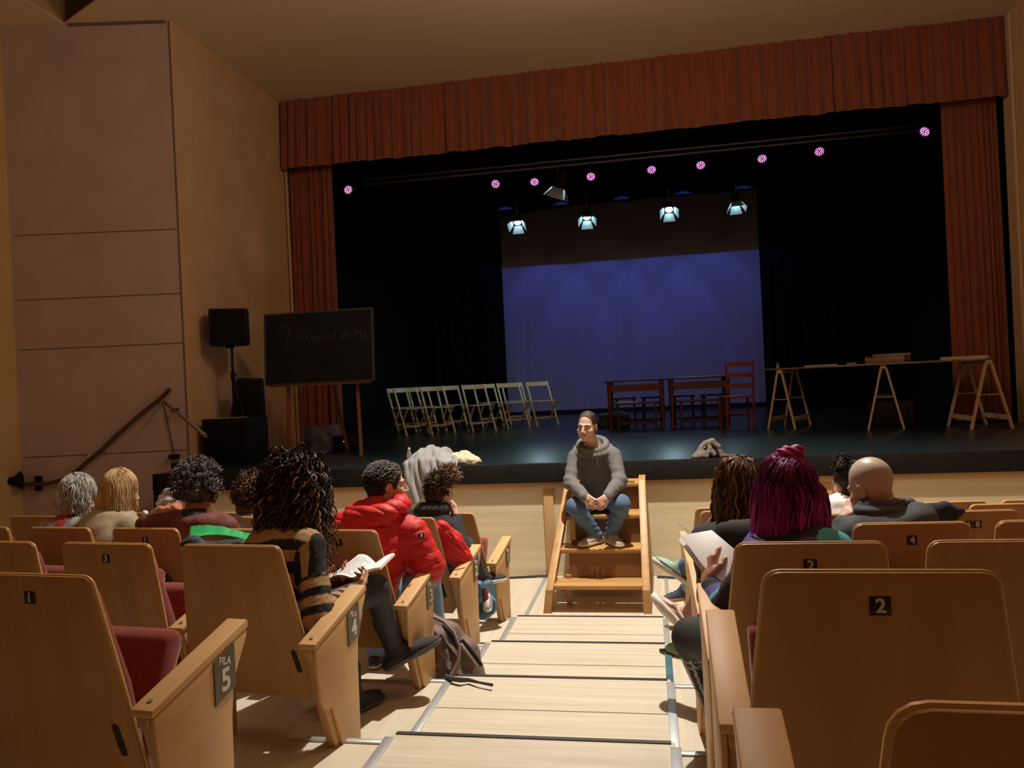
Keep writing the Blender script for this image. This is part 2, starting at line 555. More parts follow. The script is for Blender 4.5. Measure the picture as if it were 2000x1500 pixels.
# the dark raised recess beyond the ceiling edge at the far left
struct('wall_recess', MB().box((-6.44, 2.4, CEIL + 0.72), (0.04, 10.9, 1.4)), m_side)
struct('wall_recess', MB().box((-4.4, 7.85, CEIL + 0.72), (4.05, 0.06, 1.4)), m_dark)
struct('ceiling', MB().box((-4.4, 2.4, CEIL + 1.44), (4.2, 11.0, 0.08)), m_dark)
struct('wall_recess', MB().box((-4.4, -3.1, CEIL + 0.70), (4.2, 0.06, 1.4)), m_dark)
struct('wall_recess', MB().box((-2.36, 1.0, CEIL + 0.76), (0.06, 8.3, 1.28)), m_dark)
struct('wall_recess', MB().box((-2.6, 6.6, CEIL + 0.76), (0.5, 2.5, 1.28)), m_dark)
# seams in the mauve wall and its corner bead
dk = (PK_B - PK_A) / np.linalg.norm(PK_B - PK_A)
nk = V(dk[1], -dk[0], 0); nk = nk if nk[1] < 0 else -nk
rz_pk = math.atan2(-dk[1], -dk[0])
for i, z in enumerate((3.84, 3.10, 2.53, 1.30)):
    c = PK_A + dk * 0.95 + nk * 0.001; c[2] = z
    struct('trim_%d' % (90 + i), MB().box(c, (1.84, 0.006, 0.010), rotz(rz_pk)), m_seam)
c = PK_A + dk * 0.012 + nk * 0.003; c[2] = CEIL / 2
struct('trim_94', MB().box(c, (0.014, 0.010, CEIL - 0.02), rotz(rz_pk)), m_seam)
c = PK_A + dk * 0.6 + nk * 0.01; c[2] = CEIL - 0.015
struct('trim_95', MB().box(c, (1.1, 0.02, 0.03), rotz(rz_pk)), m_seam)
struct('trim_96', MB().box((-5.232, 10.78, 3.6), (0.03, 0.05, 5.2)), m_wall, bevel=0.006)
struct('trim_97', MB().box((4.60, 10.55, 3.66), (0.035, 0.06, 5.12)), mat('pale_tan_bead', (0.60, 0.42, 0.27), 0.7), bevel=0.008)
struct('trim_98', MB().box((-6.27, 8.12, 0.8), (0.02, 0.02, 0.2)), m_seam)
# ------------------------------------------------------------------ the stage
ST = 1.10
m_stage = mat('black_stage_boards', (0.008, 0.014, 0.0165), 0.29, (0.013, 0.021, 0.024), 5, (1, 8, 1), 0.03, 22, spec=0.42)
struct('floor', MB().box((-0.35, 13.55, ST - 0.03), (9.76, 12.44, 0.06)), m_stage, bevel=0.004)
struct('trim_1', MB().box((-0.34, 7.345, ST - 0.09), (9.78, 0.05, 0.185)), m_black, bevel=0.004)
struct('wall_stage_front', MB().box((-0.34, 7.40, 0.45), (9.7, 0.04, 0.90)), m_panel)
struct('trim_2', MB().box((-0.34, 7.372, 0.885), (9.7, 0.024, 0.06)), m_batten, bevel=0.003)
for i, x in enumerate((-4.6, -1.02, 1.53)):
    struct('trim_%d' % (3 + i), MB().box((x, 7.370, 0.43), (0.095, 0.026, 0.85)), m_batten, bevel=0.003)
struct('trim_7', MB().box((-5.20, 7.48, 0.54), (0.05, 0.32, 1.06)), m_black)
struct('wall_stage_left', MB().box((-5.3, 15.4, 4.2), (0.1, 9.0, 8.4)), m_stageblk)
struct('wall_stage_right', MB().box((4.75, 15.4, 4.2), (0.1, 9.0, 8.4)), m_stageblk)
struct('wall_stage_back', MB().box((-0.3, 19.8, 4.2), (10.1, 0.1, 8.4)), m_stageblk)
struct('ceiling', MB().box((-0.3, 15.4, 8.45), (10.1, 9.0, 0.1)), m_stageblk)
struct('wall_stage_arch', MB().box((-0.3, 11.0, 7.35), (10.2, 0.12, 2.2)), m_stageblk)

# black cable along the foot of the stage
def cable(name, pts, r, m, label, cat, group=None, n=6):
    o = MB().tube(pts, r, n).build(name, m)
    return tag(o, label, cat, group)
m_rubber = mat('black_rubber', (0.015, 0.015, 0.016), 0.5)
rg = random.Random(4)
cable('floor_cable', [V(-3.6 + i * 0.13, 7.315 - 0.02 * math.sin(i * 0.9) - 0.015 * rg.random(), 0.013 + 0.004 * math.sin(i * 0.7)) for i in range(21)], 0.011, m_rubber,
      'black cable lying along the foot of the stage front left of the steps', 'cable')
cable('floor_cable', [V(-0.02 + i * 0.13, 7.315 - 0.03 * math.sin(i * 1.1) - 0.012 * rg.random(), 0.013) for i in range(16)], 0.011, m_rubber,
      'black cable lying along the foot of the stage front right of the steps', 'cable')

# ------------------------------------------------------------------ curtains and screen
m_red = mat('rust_red_velvet', (0.19, 0.045, 0.015), 0.85, (0.25, 0.062, 0.022), 10, (3, 3, 0.3), 0.05, 120, sheen=0.3)


def drape(x0, x1, y, z0, z1, amp, n, seed, foot=0.0, fine=0.35):
    """gathered cloth: returns grid fn; foot = wavy lower hem"""
    rg = random.Random(seed)
    ks = []
    a = 0.0
    while a < 1.0:
        ks.append(a); a += (0.6 + 0.8 * rg.random()) / n
    ks.append(1.0001)
    ph = [0.5 + rg.random() for _ in ks]
    sh = [rg.uniform(-1, 1) for _ in ks]
    def fn(u, v):
        i = max(j for j in range(len(ks)) if ks[j] <= u + 1e-9)
        i = min(i, len(ks) - 2)
        t = (u - ks[i]) / (ks[i + 1] - ks[i])
        g = (0.5 + 0.5 * v)
        d = amp * ph[i] * math.sin(PI * t) ** (0.55) * g
        d += amp * fine * math.sin(2 * PI * t * 2 + sh[i] * 3) * 0.3
        x = x0 + (x1 - x0) * u + sh[i] * amp * 0.25 * math.sin(PI * t) * v
        z = z1 + (z0 - z1) * v - foot * (math.sin(PI * t) ** 0.7 - 0.5) * v
        return V(x, y - d, z)
    return fn, len(ks) * 8


f, nu = drape(-5.25, 4.60, 10.72, 5.23, 6.235, 0.10, 62, 7, 0.030)
o = MB().grid(f, nu, 10, 0.006).build('pelmet_curtain', m_red, smooth=1.2)
tag(o, 'long gathered rust red pelmet curtain across the top of the stage opening', 'curtain')
f, nu = drape(-5.25, -4.57, 10.92, ST + 0.03, 5.45, 0.085, 9, 11, 0.02)
o = MB().grid(f, nu, 14, 0.006).build('stage_curtain', m_red, smooth=1.2)
tag(o, 'rust red stage curtain gathered at the left side, behind the blackboard', 'curtain', 'red side curtains')
f, nu = drape(3.90, 4.56, 10.92, ST + 0.03, 5.45, 0.085, 8, 13, 0.02)
o = MB().grid(f, nu, 14, 0.006).build('stage_curtain', m_red, smooth=1.2)
tag(o, 'rust red stage curtain gathered at the right side, behind the trestle table end', 'curtain', 'red side curtains')

m_blk = mat('black_wool_drape', (0.006, 0.006, 0.007), 0.95, spec=0.1)
for (x0, x1, y, lab, sd) in ((-5.2, -3.42, 18.35, 'tall black drape hanging at the left of the blue backdrop', 3), (2.60, 4.7, 18.35, 'tall black drape hanging at the right of the blue backdrop', 5)):
    f, nu = drape(x0, x1, y, ST + 0.02, 7.9, 0.09, 9, sd)
    o = MB().grid(f, nu, 6, 0.006).build('black_drape', m_blk, smooth=1.2)
    tag(o, lab, 'drape', 'black side drapes')
def border(u, v):
    x = -5.2 + 9.9 * u
    z = 5.64
    return V(x, 16.3 - 0.003 * math.sin(x * 14), z + (7.9 - z) * v)
o = MB().grid(border, 120, 4, 0.006).build('black_drape', m_blk, smooth=1.2)
tag(o, 'wide black border drape hanging across above the blue backdrop', 'drape')

def border2(u, v):
    x = -3.9 + 6.8 * u
    z = 5.90 - 0.17 * max(0, (-1.5 - x) / 2.0) ** 1.3 + 0.008 * math.sin(x * 7)
    return V(x, 17.6 - 0.03 * math.sin(x * 11), z + (8.39 - z) * v)
o = MB().grid(border2, 90, 4, 0.006).build('black_drape', m_blk, smooth=1.2)
tag(o, 'black border drape sagging at its left, just above the blue backcloth', 'drape')

m_screen = mat('pale_blue_grey_backcloth', (0.30, 0.31, 0.36), 0.8, (0.33, 0.34, 0.39), 3, (2, 1, 0.3), 0.02, 30)
def backc(u, v):
    x = -3.50 + 6.16 * u
    z = 6.6 + (1.19 - 6.6) * v
    low = max(0, v - 0.45) * 1.8
    e = math.exp(-((u - 0.05) / 0.03) ** 2) * 0.06 * low + math.exp(-((u - 0.96) / 0.02) ** 2) * 0.05 * low
    e += math.exp(-((u - 0.10 - 0.03 * (1 - v)) / 0.012) ** 2) * 0.04 * low
    e += 0.012 * math.sin(u * 40 + 2 * v) * low * 0.5
    return V(x, 18.5 - e, z)
o = MB().grid(backc, 140, 20, 0.004).build('backdrop_cloth', m_screen, smooth=1.2)
tag(o, 'large plain backcloth lit deep blue hanging at the back of the stage', 'backdrop')
tag(MB().box((-0.42, 18.48, 1.15), (6.2, 0.05, 0.09)).build('backdrop_batten', m_black), 'black batten along the foot of the blue backcloth', 'batten')

# ------------------------------------------------------------------ lighting bars and lanterns
m_pipe = mat('grey_steel_pipe', (0.30, 0.30, 0.32), 0.4, metal=0.7)
m_lbody = mat('lantern_black', (0.012, 0.013, 0.015), 0.5, metal=0.2)
m_leaf = mat('barn_door_steel', (0.62, 0.74, 0.78), 0.5)
m_lens = mat('lit_lens', (0.8, 0.95, 1.0), 0.2, emit=(0.62, 0.93, 1.0), estr=14.0)
m_led = mat('pink_led', (0.9, 0.4, 0.8), 0.3, emit=(1.0, 0.26, 0.80), estr=3.2)

o = MB().tube([(-5.0, 13.42, 5.66), (4.5, 13.42, 5.66)], 0.026, 10).tube([(-5.0, 13.40, 5.74), (4.5, 13.40, 5.74)], 0.02, 8).build('lighting_bar', m_pipe)
for x in (-4.2, -0.3, 3.7): MB().tube([(x, 13.42, 5.66), (x, 13.42, 8.42)], 0.008, 6).build('suspension_rod', m_lbody, o)
tag(o, 'grey steel lighting bar carrying the pink LED lamps below the pelmet', 'lighting bar')
o = MB().tube([(-4.6, 15.5, 5.62), (4.2, 15.5, 5.62)], 0.025, 10).build('lighting_bar', m_stageblk)
for x in (-3.8, -0.3, 3.4): MB().tube([(x, 15.5, 5.62), (x, 15.5, 8.42)], 0.008, 6).build('suspension_rod', m_lbody, o)
tag(o, 'rear steel lighting bar carrying the four small barn door lanterns', 'lighting bar')

leds = [((-5.00, 12.65, 5.38), (0.62, -0.55, -0.55), 'pink LED par lamp turned sideways at the far left end'),
        ((-2.54, 13.4, 5.44), (0.05, -0.85, -0.5), 'pink LED par lamp, second from the left along the bar'),
        ((-1.84, 13.4, 5.41), (0.1, -0.68, -0.72), 'pink LED par lamp just left of the large barn door lantern'),
        ((-0.85, 13.4, 5.41), (0.0, -0.75, -0.66), 'pink LED par lamp just right of the large barn door lantern'),
        ((0.19, 13.4, 5.43), (0.0, -0.68, -0.72), 'pink LED par lamp, fourth from the right along the bar'),
        ((1.01, 13.4, 5.43), (0.0, -0.75, -0.66), 'pink LED par lamp, third of those right of the large lantern'),
        ((2.01, 13.4, 5.44), (0.0, -0.70, -0.70), 'pink LED par lamp above the right edge of the blue backcloth'),
        ((2.92, 13.4, 5.47), (-0.05, -0.8, -0.6), 'pink LED par lamp, second from the right along the bar'),
        ((4.28, 12.65, 5.42), (-0.62, -0.45, -0.62), 'pink LED par lamp turned sideways at the far right end')]
for (p, d, lab) in leds:
    t = thing('led_par_lamp', lab, 'stage lamp', p, 0, 'pink LED par lamps')
    x, y, dd = frame(d)
    if p[1] < 13: MB().tube([(0, 0.02, 0.20), (0, 0.42, 0.29), (0, 0.77, 0.27)], 0.014, 6).build('side_arm', m_lbody, t)
    MB().lathe([(0.045, -0.20), (0.08, -0.16), (0.088, -0.03), (0.094, 0.0), (0.087, 0.002), (0.084, -0.012), (0.0, -0.012)], (0, 0, 0), dd, 20).build('housing', m_lbody, t)
    mb = MB()
    for ring, n in ((0.022, 4), (0.043, 8), (0.063, 12)):
        for k in range(n):
            a = 2 * PI * (k + 0.3 * (ring > 0.05)) / n
            mb.ell(dd * -0.006 + (x * math.cos(a) + y * math.sin(a)) * ring, 0.0075, None, 8, 5)
    mb.build('led_cluster', m_led, t)
    MB().tube([(-0.12, 0.02, 0.0), (-0.12, 0.02, 0.17), (0.12, 0.02, 0.17), (0.12, 0.02, 0.0)], 0.012, 6).bar((0, 0.02, 0.17), (0, 0.02, 0.235), 0.03, 0.03).build('yoke', m_lbody, t)

def lantern(p, d, lab, big, power):
    s = 0.98 if big else 0.80
    t = thing('fresnel_lantern', lab, 'stage lamp', p, 0, None if big else 'small barn door lanterns')
    x, y, dd = frame(d)
    MB().lathe([(0.05 * s, -0.30 * s), (0.085 * s, -0.28 * s), (0.10 * s, -0.05 * s), (0.115 * s, 0), (0.100 * s, 0.0), (0.092 * s, -0.02 * s), (0.0, -0.02 * s)], (0, 0, 0), dd, 20).build('housing', m_lbody, t)
    MB().lathe([(0.0, -0.015 * s), (0.09 * s, -0.012 * s), (0.06 * s, 0.010 * s), (0.0, 0.02 * s)], (0, 0, 0), dd, 20).build('lens', m_lens, t)
    for k in range(4):
        a = k * PI / 2
        r = x * math.cos(a) + y * math.sin(a); q = np.cross(dd, r)
        w0, w1, L = 0.10 * s, 0.15 * s, 0.21 * s
        op = 0.55
        a0 = r * 0.115 * s
        tip = a0 + (dd * math.cos(op) + r * math.sin(op)) * L
        nn = r * math.cos(op) - dd * math.sin(op)
        P = [a0 - q * w0, a0 + q * w0, tip + q * w1, tip - q * w1]
        MB().add(P + [z + nn * 0.004 for z in P], [(0, 1, 2, 3), (7, 6, 5, 4), (0, 4, 5, 1), (1, 5, 6, 2), (2, 6, 7, 3), (3, 7, 4, 0)]).build('barn_door', m_leaf, t, smooth=0.3)
    MB().tube([x * 0.13 * s - dd * 0.1, V(x[0] * 0.13 * s, 0, 0.20 * s), V(-x[0] * 0.13 * s, 0, 0.20 * s), -x * 0.13 * s - dd * 0.1], 0.010, 6).bar((0, 0, 0.20 * s), (0, 0, 0.46), 0.035, 0.03).build('yoke', m_pipe, t)
    l = lamp('lantern_beam', 'SPOT', V(*p) + dd * 0.06 * s, power, (0.60, 0.90, 1.0), V(*p) + dd * 3, 0.06, 110, 0.8)
    return t
lantern((-2.52, 15.5, 5.17), (0.0, -0.55, -0.83), 'small lit barn door lantern, leftmost of the lower four', False, 27)
lantern((-1.10, 15.5, 5.15), (0.05, -0.50, -0.86), 'small lit barn door lantern, second from left of the lower four', False, 27)
lantern((0.52, 15.5, 5.17), (0.0, -0.62, -0.78), 'small lit barn door lantern, second from right of the lower four', False, 27)
lantern((1.80, 15.5, 5.18), (0.05, -0.25, -0.96), 'small lit barn door lantern, rightmost of the lower four', False, 27)
lantern((-1.42, 13.42, 5.27), (-0.36, 0.20, -0.91), 'large barn door lantern hanging on the front bar among pink lamps', True, 75)

# blue wash on the backcloth: the lamps stand just in front of the border, whose hem cuts the light off
for x in (-2.9, -1.7, -0.42, 0.85, 2.05):
    lamp('blue_wash', 'SPOT', (x, 15.85, 5.83), 60, (0.12, 0.20, 1.0), (x, 18.5, 3.0), 0.004, 68, 0.35)
# ================================================================== theatre seats
m_wood = mat('varnished_beech_ply', (0.44, 0.245, 0.088), 0.40, (0.51, 0.295, 0.115), 2.2, (6, 6, 0.5), 0.015, 200, spec=0.45)
m_wood_e = mat('pale_ply_edge', (0.70, 0.44, 0.20), 0.4, (0.78, 0.51, 0.25), 12, (1, 1, 9))
m_arm = mat('varnished_beech_arm', (0.56, 0.34, 0.155), 0.5, (0.63, 0.395, 0.19), 2.5, (5, 0.6, 5), 0.015, 200, spec=0.3)
m_uph = mat('brick_red_upholstery', (0.22, 0.030, 0.018), 0.9, (0.27, 0.040, 0.024), 40, bump=0.15, bscale=500, sheen=0.2)
m_plate = mat('black_plastic_plate', (0.012, 0.013, 0.014), 0.4)
m_white = mat('white_lettering', (0.72, 0.72, 0.68), 0.6)
m_slot = mat('dark_slot_cap', (0.02, 0.018, 0.016), 0.6)
m_sign = mat('olive_grey_sign', (0.085, 0.078, 0.052), 0.35, (0.11, 0.10, 0.068), 4)
m_bolt = mat('grey_screw_cap', (0.22, 0.22, 0.23), 0.4, metal=0.4)

HB, TB, LEAN = 0.93, 0.020, 0.11


def panel_poly(W, fl, fr, zt=HB, zb=0.32, rad=0.03):
    """outline in (x,z): top corners rounded; fl / fr = flare at bottom left/right"""
    def side(f, z): return f * min(1, (zt - z) / (zt - zb))
    pts = []
    for a in np.linspace(0, PI / 2, 5): pts.append((W / 2 - rad + rad * math.sin(a), zt - rad + rad * math.cos(a)))
    for z in (zt - 0.2, zt - 0.36, zb + 0.04):
        pts.append((W / 2 + side(fr, z), z))
    pts.append((W / 2 + fr - 0.035, zb)); pts.append((-W / 2 - fl + 0.035, zb))
    for z in (zb + 0.04, zt - 0.36, zt - 0.2):
        pts.append((-W / 2 - side(fl, z), z))
    for a in np.linspace(0, PI / 2, 5): pts.append((-W / 2 + rad - rad * math.cos(a), zt - rad + rad * math.sin(a)))
    return pts


MESH = {}


def mesh_part(key, mk, name, parent, loc=(0, 0, 0)):
    """build once, then reuse the mesh"""
    if key in MESH:
        o = MESH[key].copy(); COL.objects.link(o); o.name = name
    else:
        o = mk(); MESH[key] = o
    o.parent = parent; o.location = loc
    return o


def yl(z): return (HB - z) * LEAN * 1.25        # the back leans towards the rear at its top


def seat(pos, rz, W, fl, fr, side, num, label, group, sign=None, slot=None, arm_dy=0.0, upright=False):
    """pos: point under the middle of the back's top edge, on the row's own floor; side=+1 armrest panel on the right"""
    t = thing('theatre_seat', label, 'seat', pos, rz, group)
    key = (round(W, 3), round(fl, 3), round(fr, 3))
    def back():
        mb = MB()
        mb.prism(panel_poly(W, fl, fr), lambda u, v, q: V(u, q + yl(v), v), 0.0, TB)
        return mb.build('back_panel', m_wood, None, bevel=0.0045, seg=2, smooth=0.5)
    mesh_part(('b',) + key, back, 'back_panel', t)
    def edge():
        P = panel_poly(W, fl, fr)
        P = [(u, v) for (u, v) in P]
        pts = [V(u, TB / 2 + yl(v), v) for u, v in P[:8] + P[10:]]
        pts = [V(u, TB / 2 + yl(v), v) for u, v in (P[10:] + P[:8])]
        mb = MB()
        mb.tube(pts, 0.0042, 6)
        return mb.build('edge_strip', m_wood_e)
    mesh_part(('e',) + key, edge, 'edge_strip', t)
    def cush():
        mb = MB()
        w = W / 2 - 0.012
        mb.prism([(w - 0.02, 0.885), (w + 0.01, 0.6), (w + 0.02, 0.42), (-w - 0.02, 0.42), (-w - 0.01, 0.6), (-w + 0.02, 0.885)], lambda u, v, q: V(u, TB + 0.002 + q + yl(v) - 0.03 * ((v - 0.45) > 0.3) * (q > 0.01), v), 0.0, 0.075)
        return mb.build('back_cushion', m_uph, None, bevel=0.022, seg=3)
    mesh_part(('c',) + key, cush, 'back_cushion', t)
    def pan():
        w = W / 2 - 0.01
        mb = MB().prism([(0.17, 0.395), (0.19, 0.455), (0.58, 0.485), (0.615, 0.45), (0.60, 0.395)], lambda u, v, q: V(q, u, v), -w, w)
        return mb.build('seat_cushion', m_uph, None, bevel=0.022, seg=3)
    p = mesh_part(('p', round(W, 3)), pan, 'seat_cushion', t)
    def under():
        w = W / 2 - 0.03
        return MB().box((0, 0.385, 0.385), (2 * w, 0.38, 0.016)).build('seat_base', m_wood, None, bevel=0.004)
    p2 = mesh_part(('u', round(W, 3)), under, 'seat_base', t)
    if upright:
        for q in (p, p2):
            q.rotation_euler = (math.radians(62), 0, 0); q.location = (0, 0.435, -0.06)
    if num:
        z = HB - 0.062
        def plate(): return MB().box((0, 0, 0), (0.037, 0.004, 0.036)).build('number_plate', m_plate, None, bevel=0.002)
        nums = num if isinstance(num, (list, tuple)) else [num]
        for i, s in enumerate(nums):
            pl = mesh_part(('plate',), plate, 'number_plate', t, (-0.02 + 0.040 * (i - (len(nums) - 1) / 2) if len(nums) > 1 else 0.0, yl(z) - 0.0015, z))
            nt = ('n', s)
            if nt in MESH:
                o = MESH[nt].copy(); COL.objects.link(o); o.parent = pl
            else:
                o = text('number', s, 0.036, m_white, pl, (0.0005, -0.0026, -0.0005), (PI / 2, 0, 0), 0.0004, 0.0009); MESH[nt] = o
    if slot:
        def sl(): return MB().prism([(0.012 * math.cos(a), (0.034 if math.sin(a) > 0 else -0.034) + 0.012 * math.sin(a)) for a in np.linspace(0, 2 * PI, 20, endpoint=False)], lambda u, v, q: V(u + 0.010 * -v / 0.046, q - v * LEAN * 1.25, v), -0.0015, 0.004).build('hand_slot', m_slot)
        mesh_part(('slot',), sl, 'hand_slot', t, (slot * (W / 2 + 0.012), yl(0.47), 0.47))
    # armrest panel (standard)
    xo = side * (W / 2 + (fr + 0.045 if side > 0 else 0.050))
    def arm():
        mb = MB()
        prof = [(-0.06, 0.565), (-0.06, 0.535), (-0.045, 0.53), (0.02, 0.30), (0.14, 0.0), (0.255, 0.0), (0.262, 0.42), (0.275, 0.53), (0.348, 0.645), (0.35, 0.675)]
        mb.prism([(a + arm_dy, b) for a, b in prof], lambda u, v, q: V(q, u, v), -0.018, 0.018)
        return mb.build('armrest_panel', m_wood, None, bevel=0.004)
    mesh_part(('a', arm_dy), arm, 'armrest_panel', t, (xo, 0, 0))
    def clad():
        mb = MB()
        prof = [(-0.055, 0.56), (-0.05, 0.50), (-0.03, 0.36), (-0.01, 0.325), (0.02, 0.31), (0.05, 0.31), (0.16, 0.01), (0.257, 0.01), (0.264, 0.42), (0.277, 0.53), (0.350, 0.648), (0.35, 0.672)]
        mb.prism([(a + arm_dy, b) for a, b in prof], lambda u, v, q: V(q * side, u, v), 0.0185, 0.034)
        return mb.build('side_cladding', m_arm, None, bevel=0.005)
    mesh_part(('k', arm_dy, side), clad, 'side_cladding', t, (xo, 0, 0))
    def top():
        mb = MB()
        mb.prism([(-0.062, 0.562), (-0.062, 0.584), (0.35, 0.698), (0.356, 0.69), (0.356, 0.672)], lambda u, v, q: V(q, u + arm_dy, v), -0.036, 0.036)
        return mb.build('armrest_top', m_arm, None, bevel=0.004)
    tp = mesh_part(('t', arm_dy), top, 'armrest_top', t, (xo, 0, 0))
    def bolt(): return MB().lathe([(0.007, -0.002), (0.007, 0.0015), (0.0, 0.0018)], (0, 0, 0), (0, -0.267, 0.964), 12).build('screw_cap', m_bolt)
    mesh_part(('bolt',), bolt, 'screw_cap', tp, (0.0, -0.028 + arm_dy, 0.5955))
    if sign:
        sg = MB().prism([(0.185, 0.620), (0.280, 0.648), (0.280, 0.520), (0.185, 0.492)], lambda u, v, q: V(q, u + arm_dy, v), 0, 0.004).build('row_sign', m_sign, t, smooth=0.3)
        sg.location = (xo + side * 0.0345 - (0.004 if side < 0 else 0), 0, 0)
        if side > 0:
            rot = (PI / 2, 0, PI / 2)
            text('row_word', sign[0], 0.030, m_white, sg, (0.0046, 0.232 + arm_dy, 0.609), (PI / 2, 0.28, PI / 2), 0.0004, 0.0006)
            text('row_number', sign[1], 0.090, m_white, sg, (0.0046, 0.234 + arm_dy, 0.552), (PI / 2, 0.0, PI / 2), 0.0004, 0.0024)
    return t


RL = -math.radians(6.0)
RR = math.radians(3.5)
# left block: (right top corner of the aisle seat, top height, pitch, number of seats)
LEFT = {1: ((-1.31, 5.452), 0.95, 0.585, 6, '-'), 2: ((-1.342, 4.548), 1.08, 0.585, 7, '-'), 3: ((-1.357, 3.59), 1.19, 0.585, 7, '-'),
        4: ((-1.424, 2.727), 1.30, 0.60, 5, '-'), 5: ((-1.485, 1.802), 1.42, 0.60, 2, '-')}
ORD = ['aisle seat', 'second seat from the aisle', 'third seat from the aisle', 'fourth seat from the aisle', 'fifth seat from the aisle', 'sixth seat from the aisle', 'seventh seat from the aisle']
ROWN = {1: 'front row', 2: 'second row', 3: 'third row', 4: 'fourth row', 5: 'fifth row', 6: 'sixth row', 7: 'seventh row'}
SEATS = {}
OCC_L = {(4, 0): 'woman in the striped sweater', (3, 0): 'person in the red puffer jacket', (2, 0): 'woman in black with the curly bun'}
OCC_R = {(5, 0): 'person with magenta hair', (4, 0): 'woman with long brown hair', (4, 1): 'bald man'}
for k, (c, zt, pit, n, _) in LEFT.items():
    for i in range(n):
        W = 0.43 if k != 4 else 0.452
        a = RL
        cx = c[0] - math.cos(a) * (pit * i + W / 2); cy = c[1] - math.sin(a) * (pit * i + W / 2)
        z = zt - HB
        who = OCC_L.get((k, i))
        nm = {(5, 0): '1', (4, 1): '3', (3, 0): '1', (3, 2): '3'}.get((k, i))
        if who: lab = 'beech theatre seat under the %s' % who
        elif (k, i) == (5, 0): lab = 'empty beech and red theatre seat, nearest on the left, by the row five sign'
        elif (k, i) == (4, 1): lab = 'empty beech theatre seat numbered 3, left of the striped sweater seat'
        else: lab = 'beech theatre seat, %s, %s of the left block' % (ORD[i], ROWN[k])
        s = seat((cx, cy, z), a, W, 0.05 if i == 0 else 0.03, 0.092 if i == 0 else 0.03, +1, nm, lab, 'theatre seats', ('FILA', str(k)) if i == 0 else None, +1 if i == 0 else None, 0.10 if i else (0.07 if k == 5 else 0.0), (k, i) not in ((4, 0), (3, 0), (2, 0), (3, 2), (3, 3), (3, 4), (2, 2)))
        SEATS[('L', k, i)] = s
RIGHT = {1: ((0.27, 5.50), 0.95, 0.50, 5), 2: ((0.257, 4.67), 1.07, 0.50, 5), 3: ((0.244, 3.804), 1.19, 0.50, 5), 4: ((0.227, 3.002), 1.30, 0.492, 4),
         5: ((0.213, 2.235), 1.40, 0.508, 3), 6: ((0.189, 1.478), 1.51, 0.50, 1), 7: ((0.175, 0.646), 1.61, 0.50, 1)}
for k, (c, zt, pit, n) in RIGHT.items():
    for i in range(n):
        W = 0.402
        a = math.radians({7: -1.0, 6: -1.0, 5: 0.3, 4: 2.0, 3: 3.5, 2: 3.0, 1: 3.0}[k])
        cx = c[0] + math.cos(a) * (pit * i + W / 2); cy = c[1] + math.sin(a) * (pit * i + W / 2)
        z = zt - HB
        who = OCC_R.get((k, i))
        nm = {(6, 0): '2', (5, 0): '2', (4, 1): '4', (3, 2): ['2', '6', '8']}.get((k, i))
        if who: lab = 'beech theatre seat under the %s' % who
        elif (k, i) == (6, 0): lab = 'large dark theatre seat back numbered 2 in the right foreground'
        elif (k, i) == (7, 0): lab = 'nearest theatre seat back, cut off at the bottom right corner'
        else: lab = 'beech theatre seat, %s, %s of the right block' % (ORD[i], ROWN[k])
        s = seat((cx, cy, z), a, W, 0.060 if i == 0 else 0.038, 0.038 if k < 6 else 0.075, -1, nm, lab, 'theatre seats', None, None, 0.20 if k >= 6 else 0.12 if k >= 4 else 0.05, (k, i) not in ((5, 0), (4, 0), (4, 1), (3, 0), (3, 1), (2, 0)))
        SEATS[('R', k, i)] = s
# ================================================================== things on and around the stage
m_beech = mat('pale_beech_slats', (0.52, 0.46, 0.27), 0.45, (0.60, 0.54, 0.33), 6, (1, 1, 6))
m_darkwood = mat('dark_red_brown_wood', (0.085, 0.022, 0.015), 0.4, (0.12, 0.032, 0.02), 5, (1, 1, 5))
m_redwood = mat('dark_red_chair_paint', (0.16, 0.022, 0.018), 0.4, (0.20, 0.03, 0.024), 6)
m_blackwood = mat('near_black_wood', (0.035, 0.024, 0.022), 0.35)
m_pine = mat('raw_pine', (0.50, 0.34, 0.18), 0.55, (0.58, 0.41, 0.23), 5, (1, 1, 7), 0.02, 60)
m_paper = mat('white_paper', (0.86, 0.87, 0.91), 0.7, (0.89, 0.90, 0.94), 5)

# ---- folding chairs
def folding_chair(label):
    t = thing('folding_chair', label, 'folding chair', (0, 0, 0), 0, 'pale folding chairs on the stage')
    # local +Y = the way it faces
    for s in (-1, 1):
        MB().bar((s * 0.205, -0.27, 0.80), (s * 0.205, 0.20, 0.0), 0.020, 0.034, (1, 0, 0)).build('front_leg', m_beech, t, bevel=0.003)
        MB().bar((s * 0.175, 0.20, 0.44), (s * 0.175, -0.22, 0.0), 0.018, 0.032, (1, 0, 0)).build('rear_leg', m_beech, t, bevel=0.003)
    def slat(u, v): return V(-0.195 + 0.39 * u, -0.255 - 0.030 * math.sin(PI * u) + 0.045 * v, 0.80 - 0.075 * v)
    MB().grid(slat, 12, 2, 0.012).build('backrest', m_beech, t)
    mb = MB()
    for i in range(5): mb.box((0, -0.15 + 0.085 * i, 0.445), (0.40, 0.070, 0.014))
    mb.build('seat', m_beech, t, bevel=0.003)
    for (y, z, w_) in ((0.135, 0.16, 0.39), (-0.10, 0.13, 0.33)):
        MB().bar((-w_ / 2, y, z), (w_ / 2, y, z), 0.012, 0.022).build('stretcher', m_beech, t)
    return t
fc = []
front = [((766, 767), (795, 852)), ((818, 762), (845, 850)), ((903, 757), (925, 845)), ((970, 752), (993, 838)), ((1029, 749), (1050, 833))]
N5 = ['leftmost', 'second from left', 'middle', 'second from right', 'rightmost']
proto = None
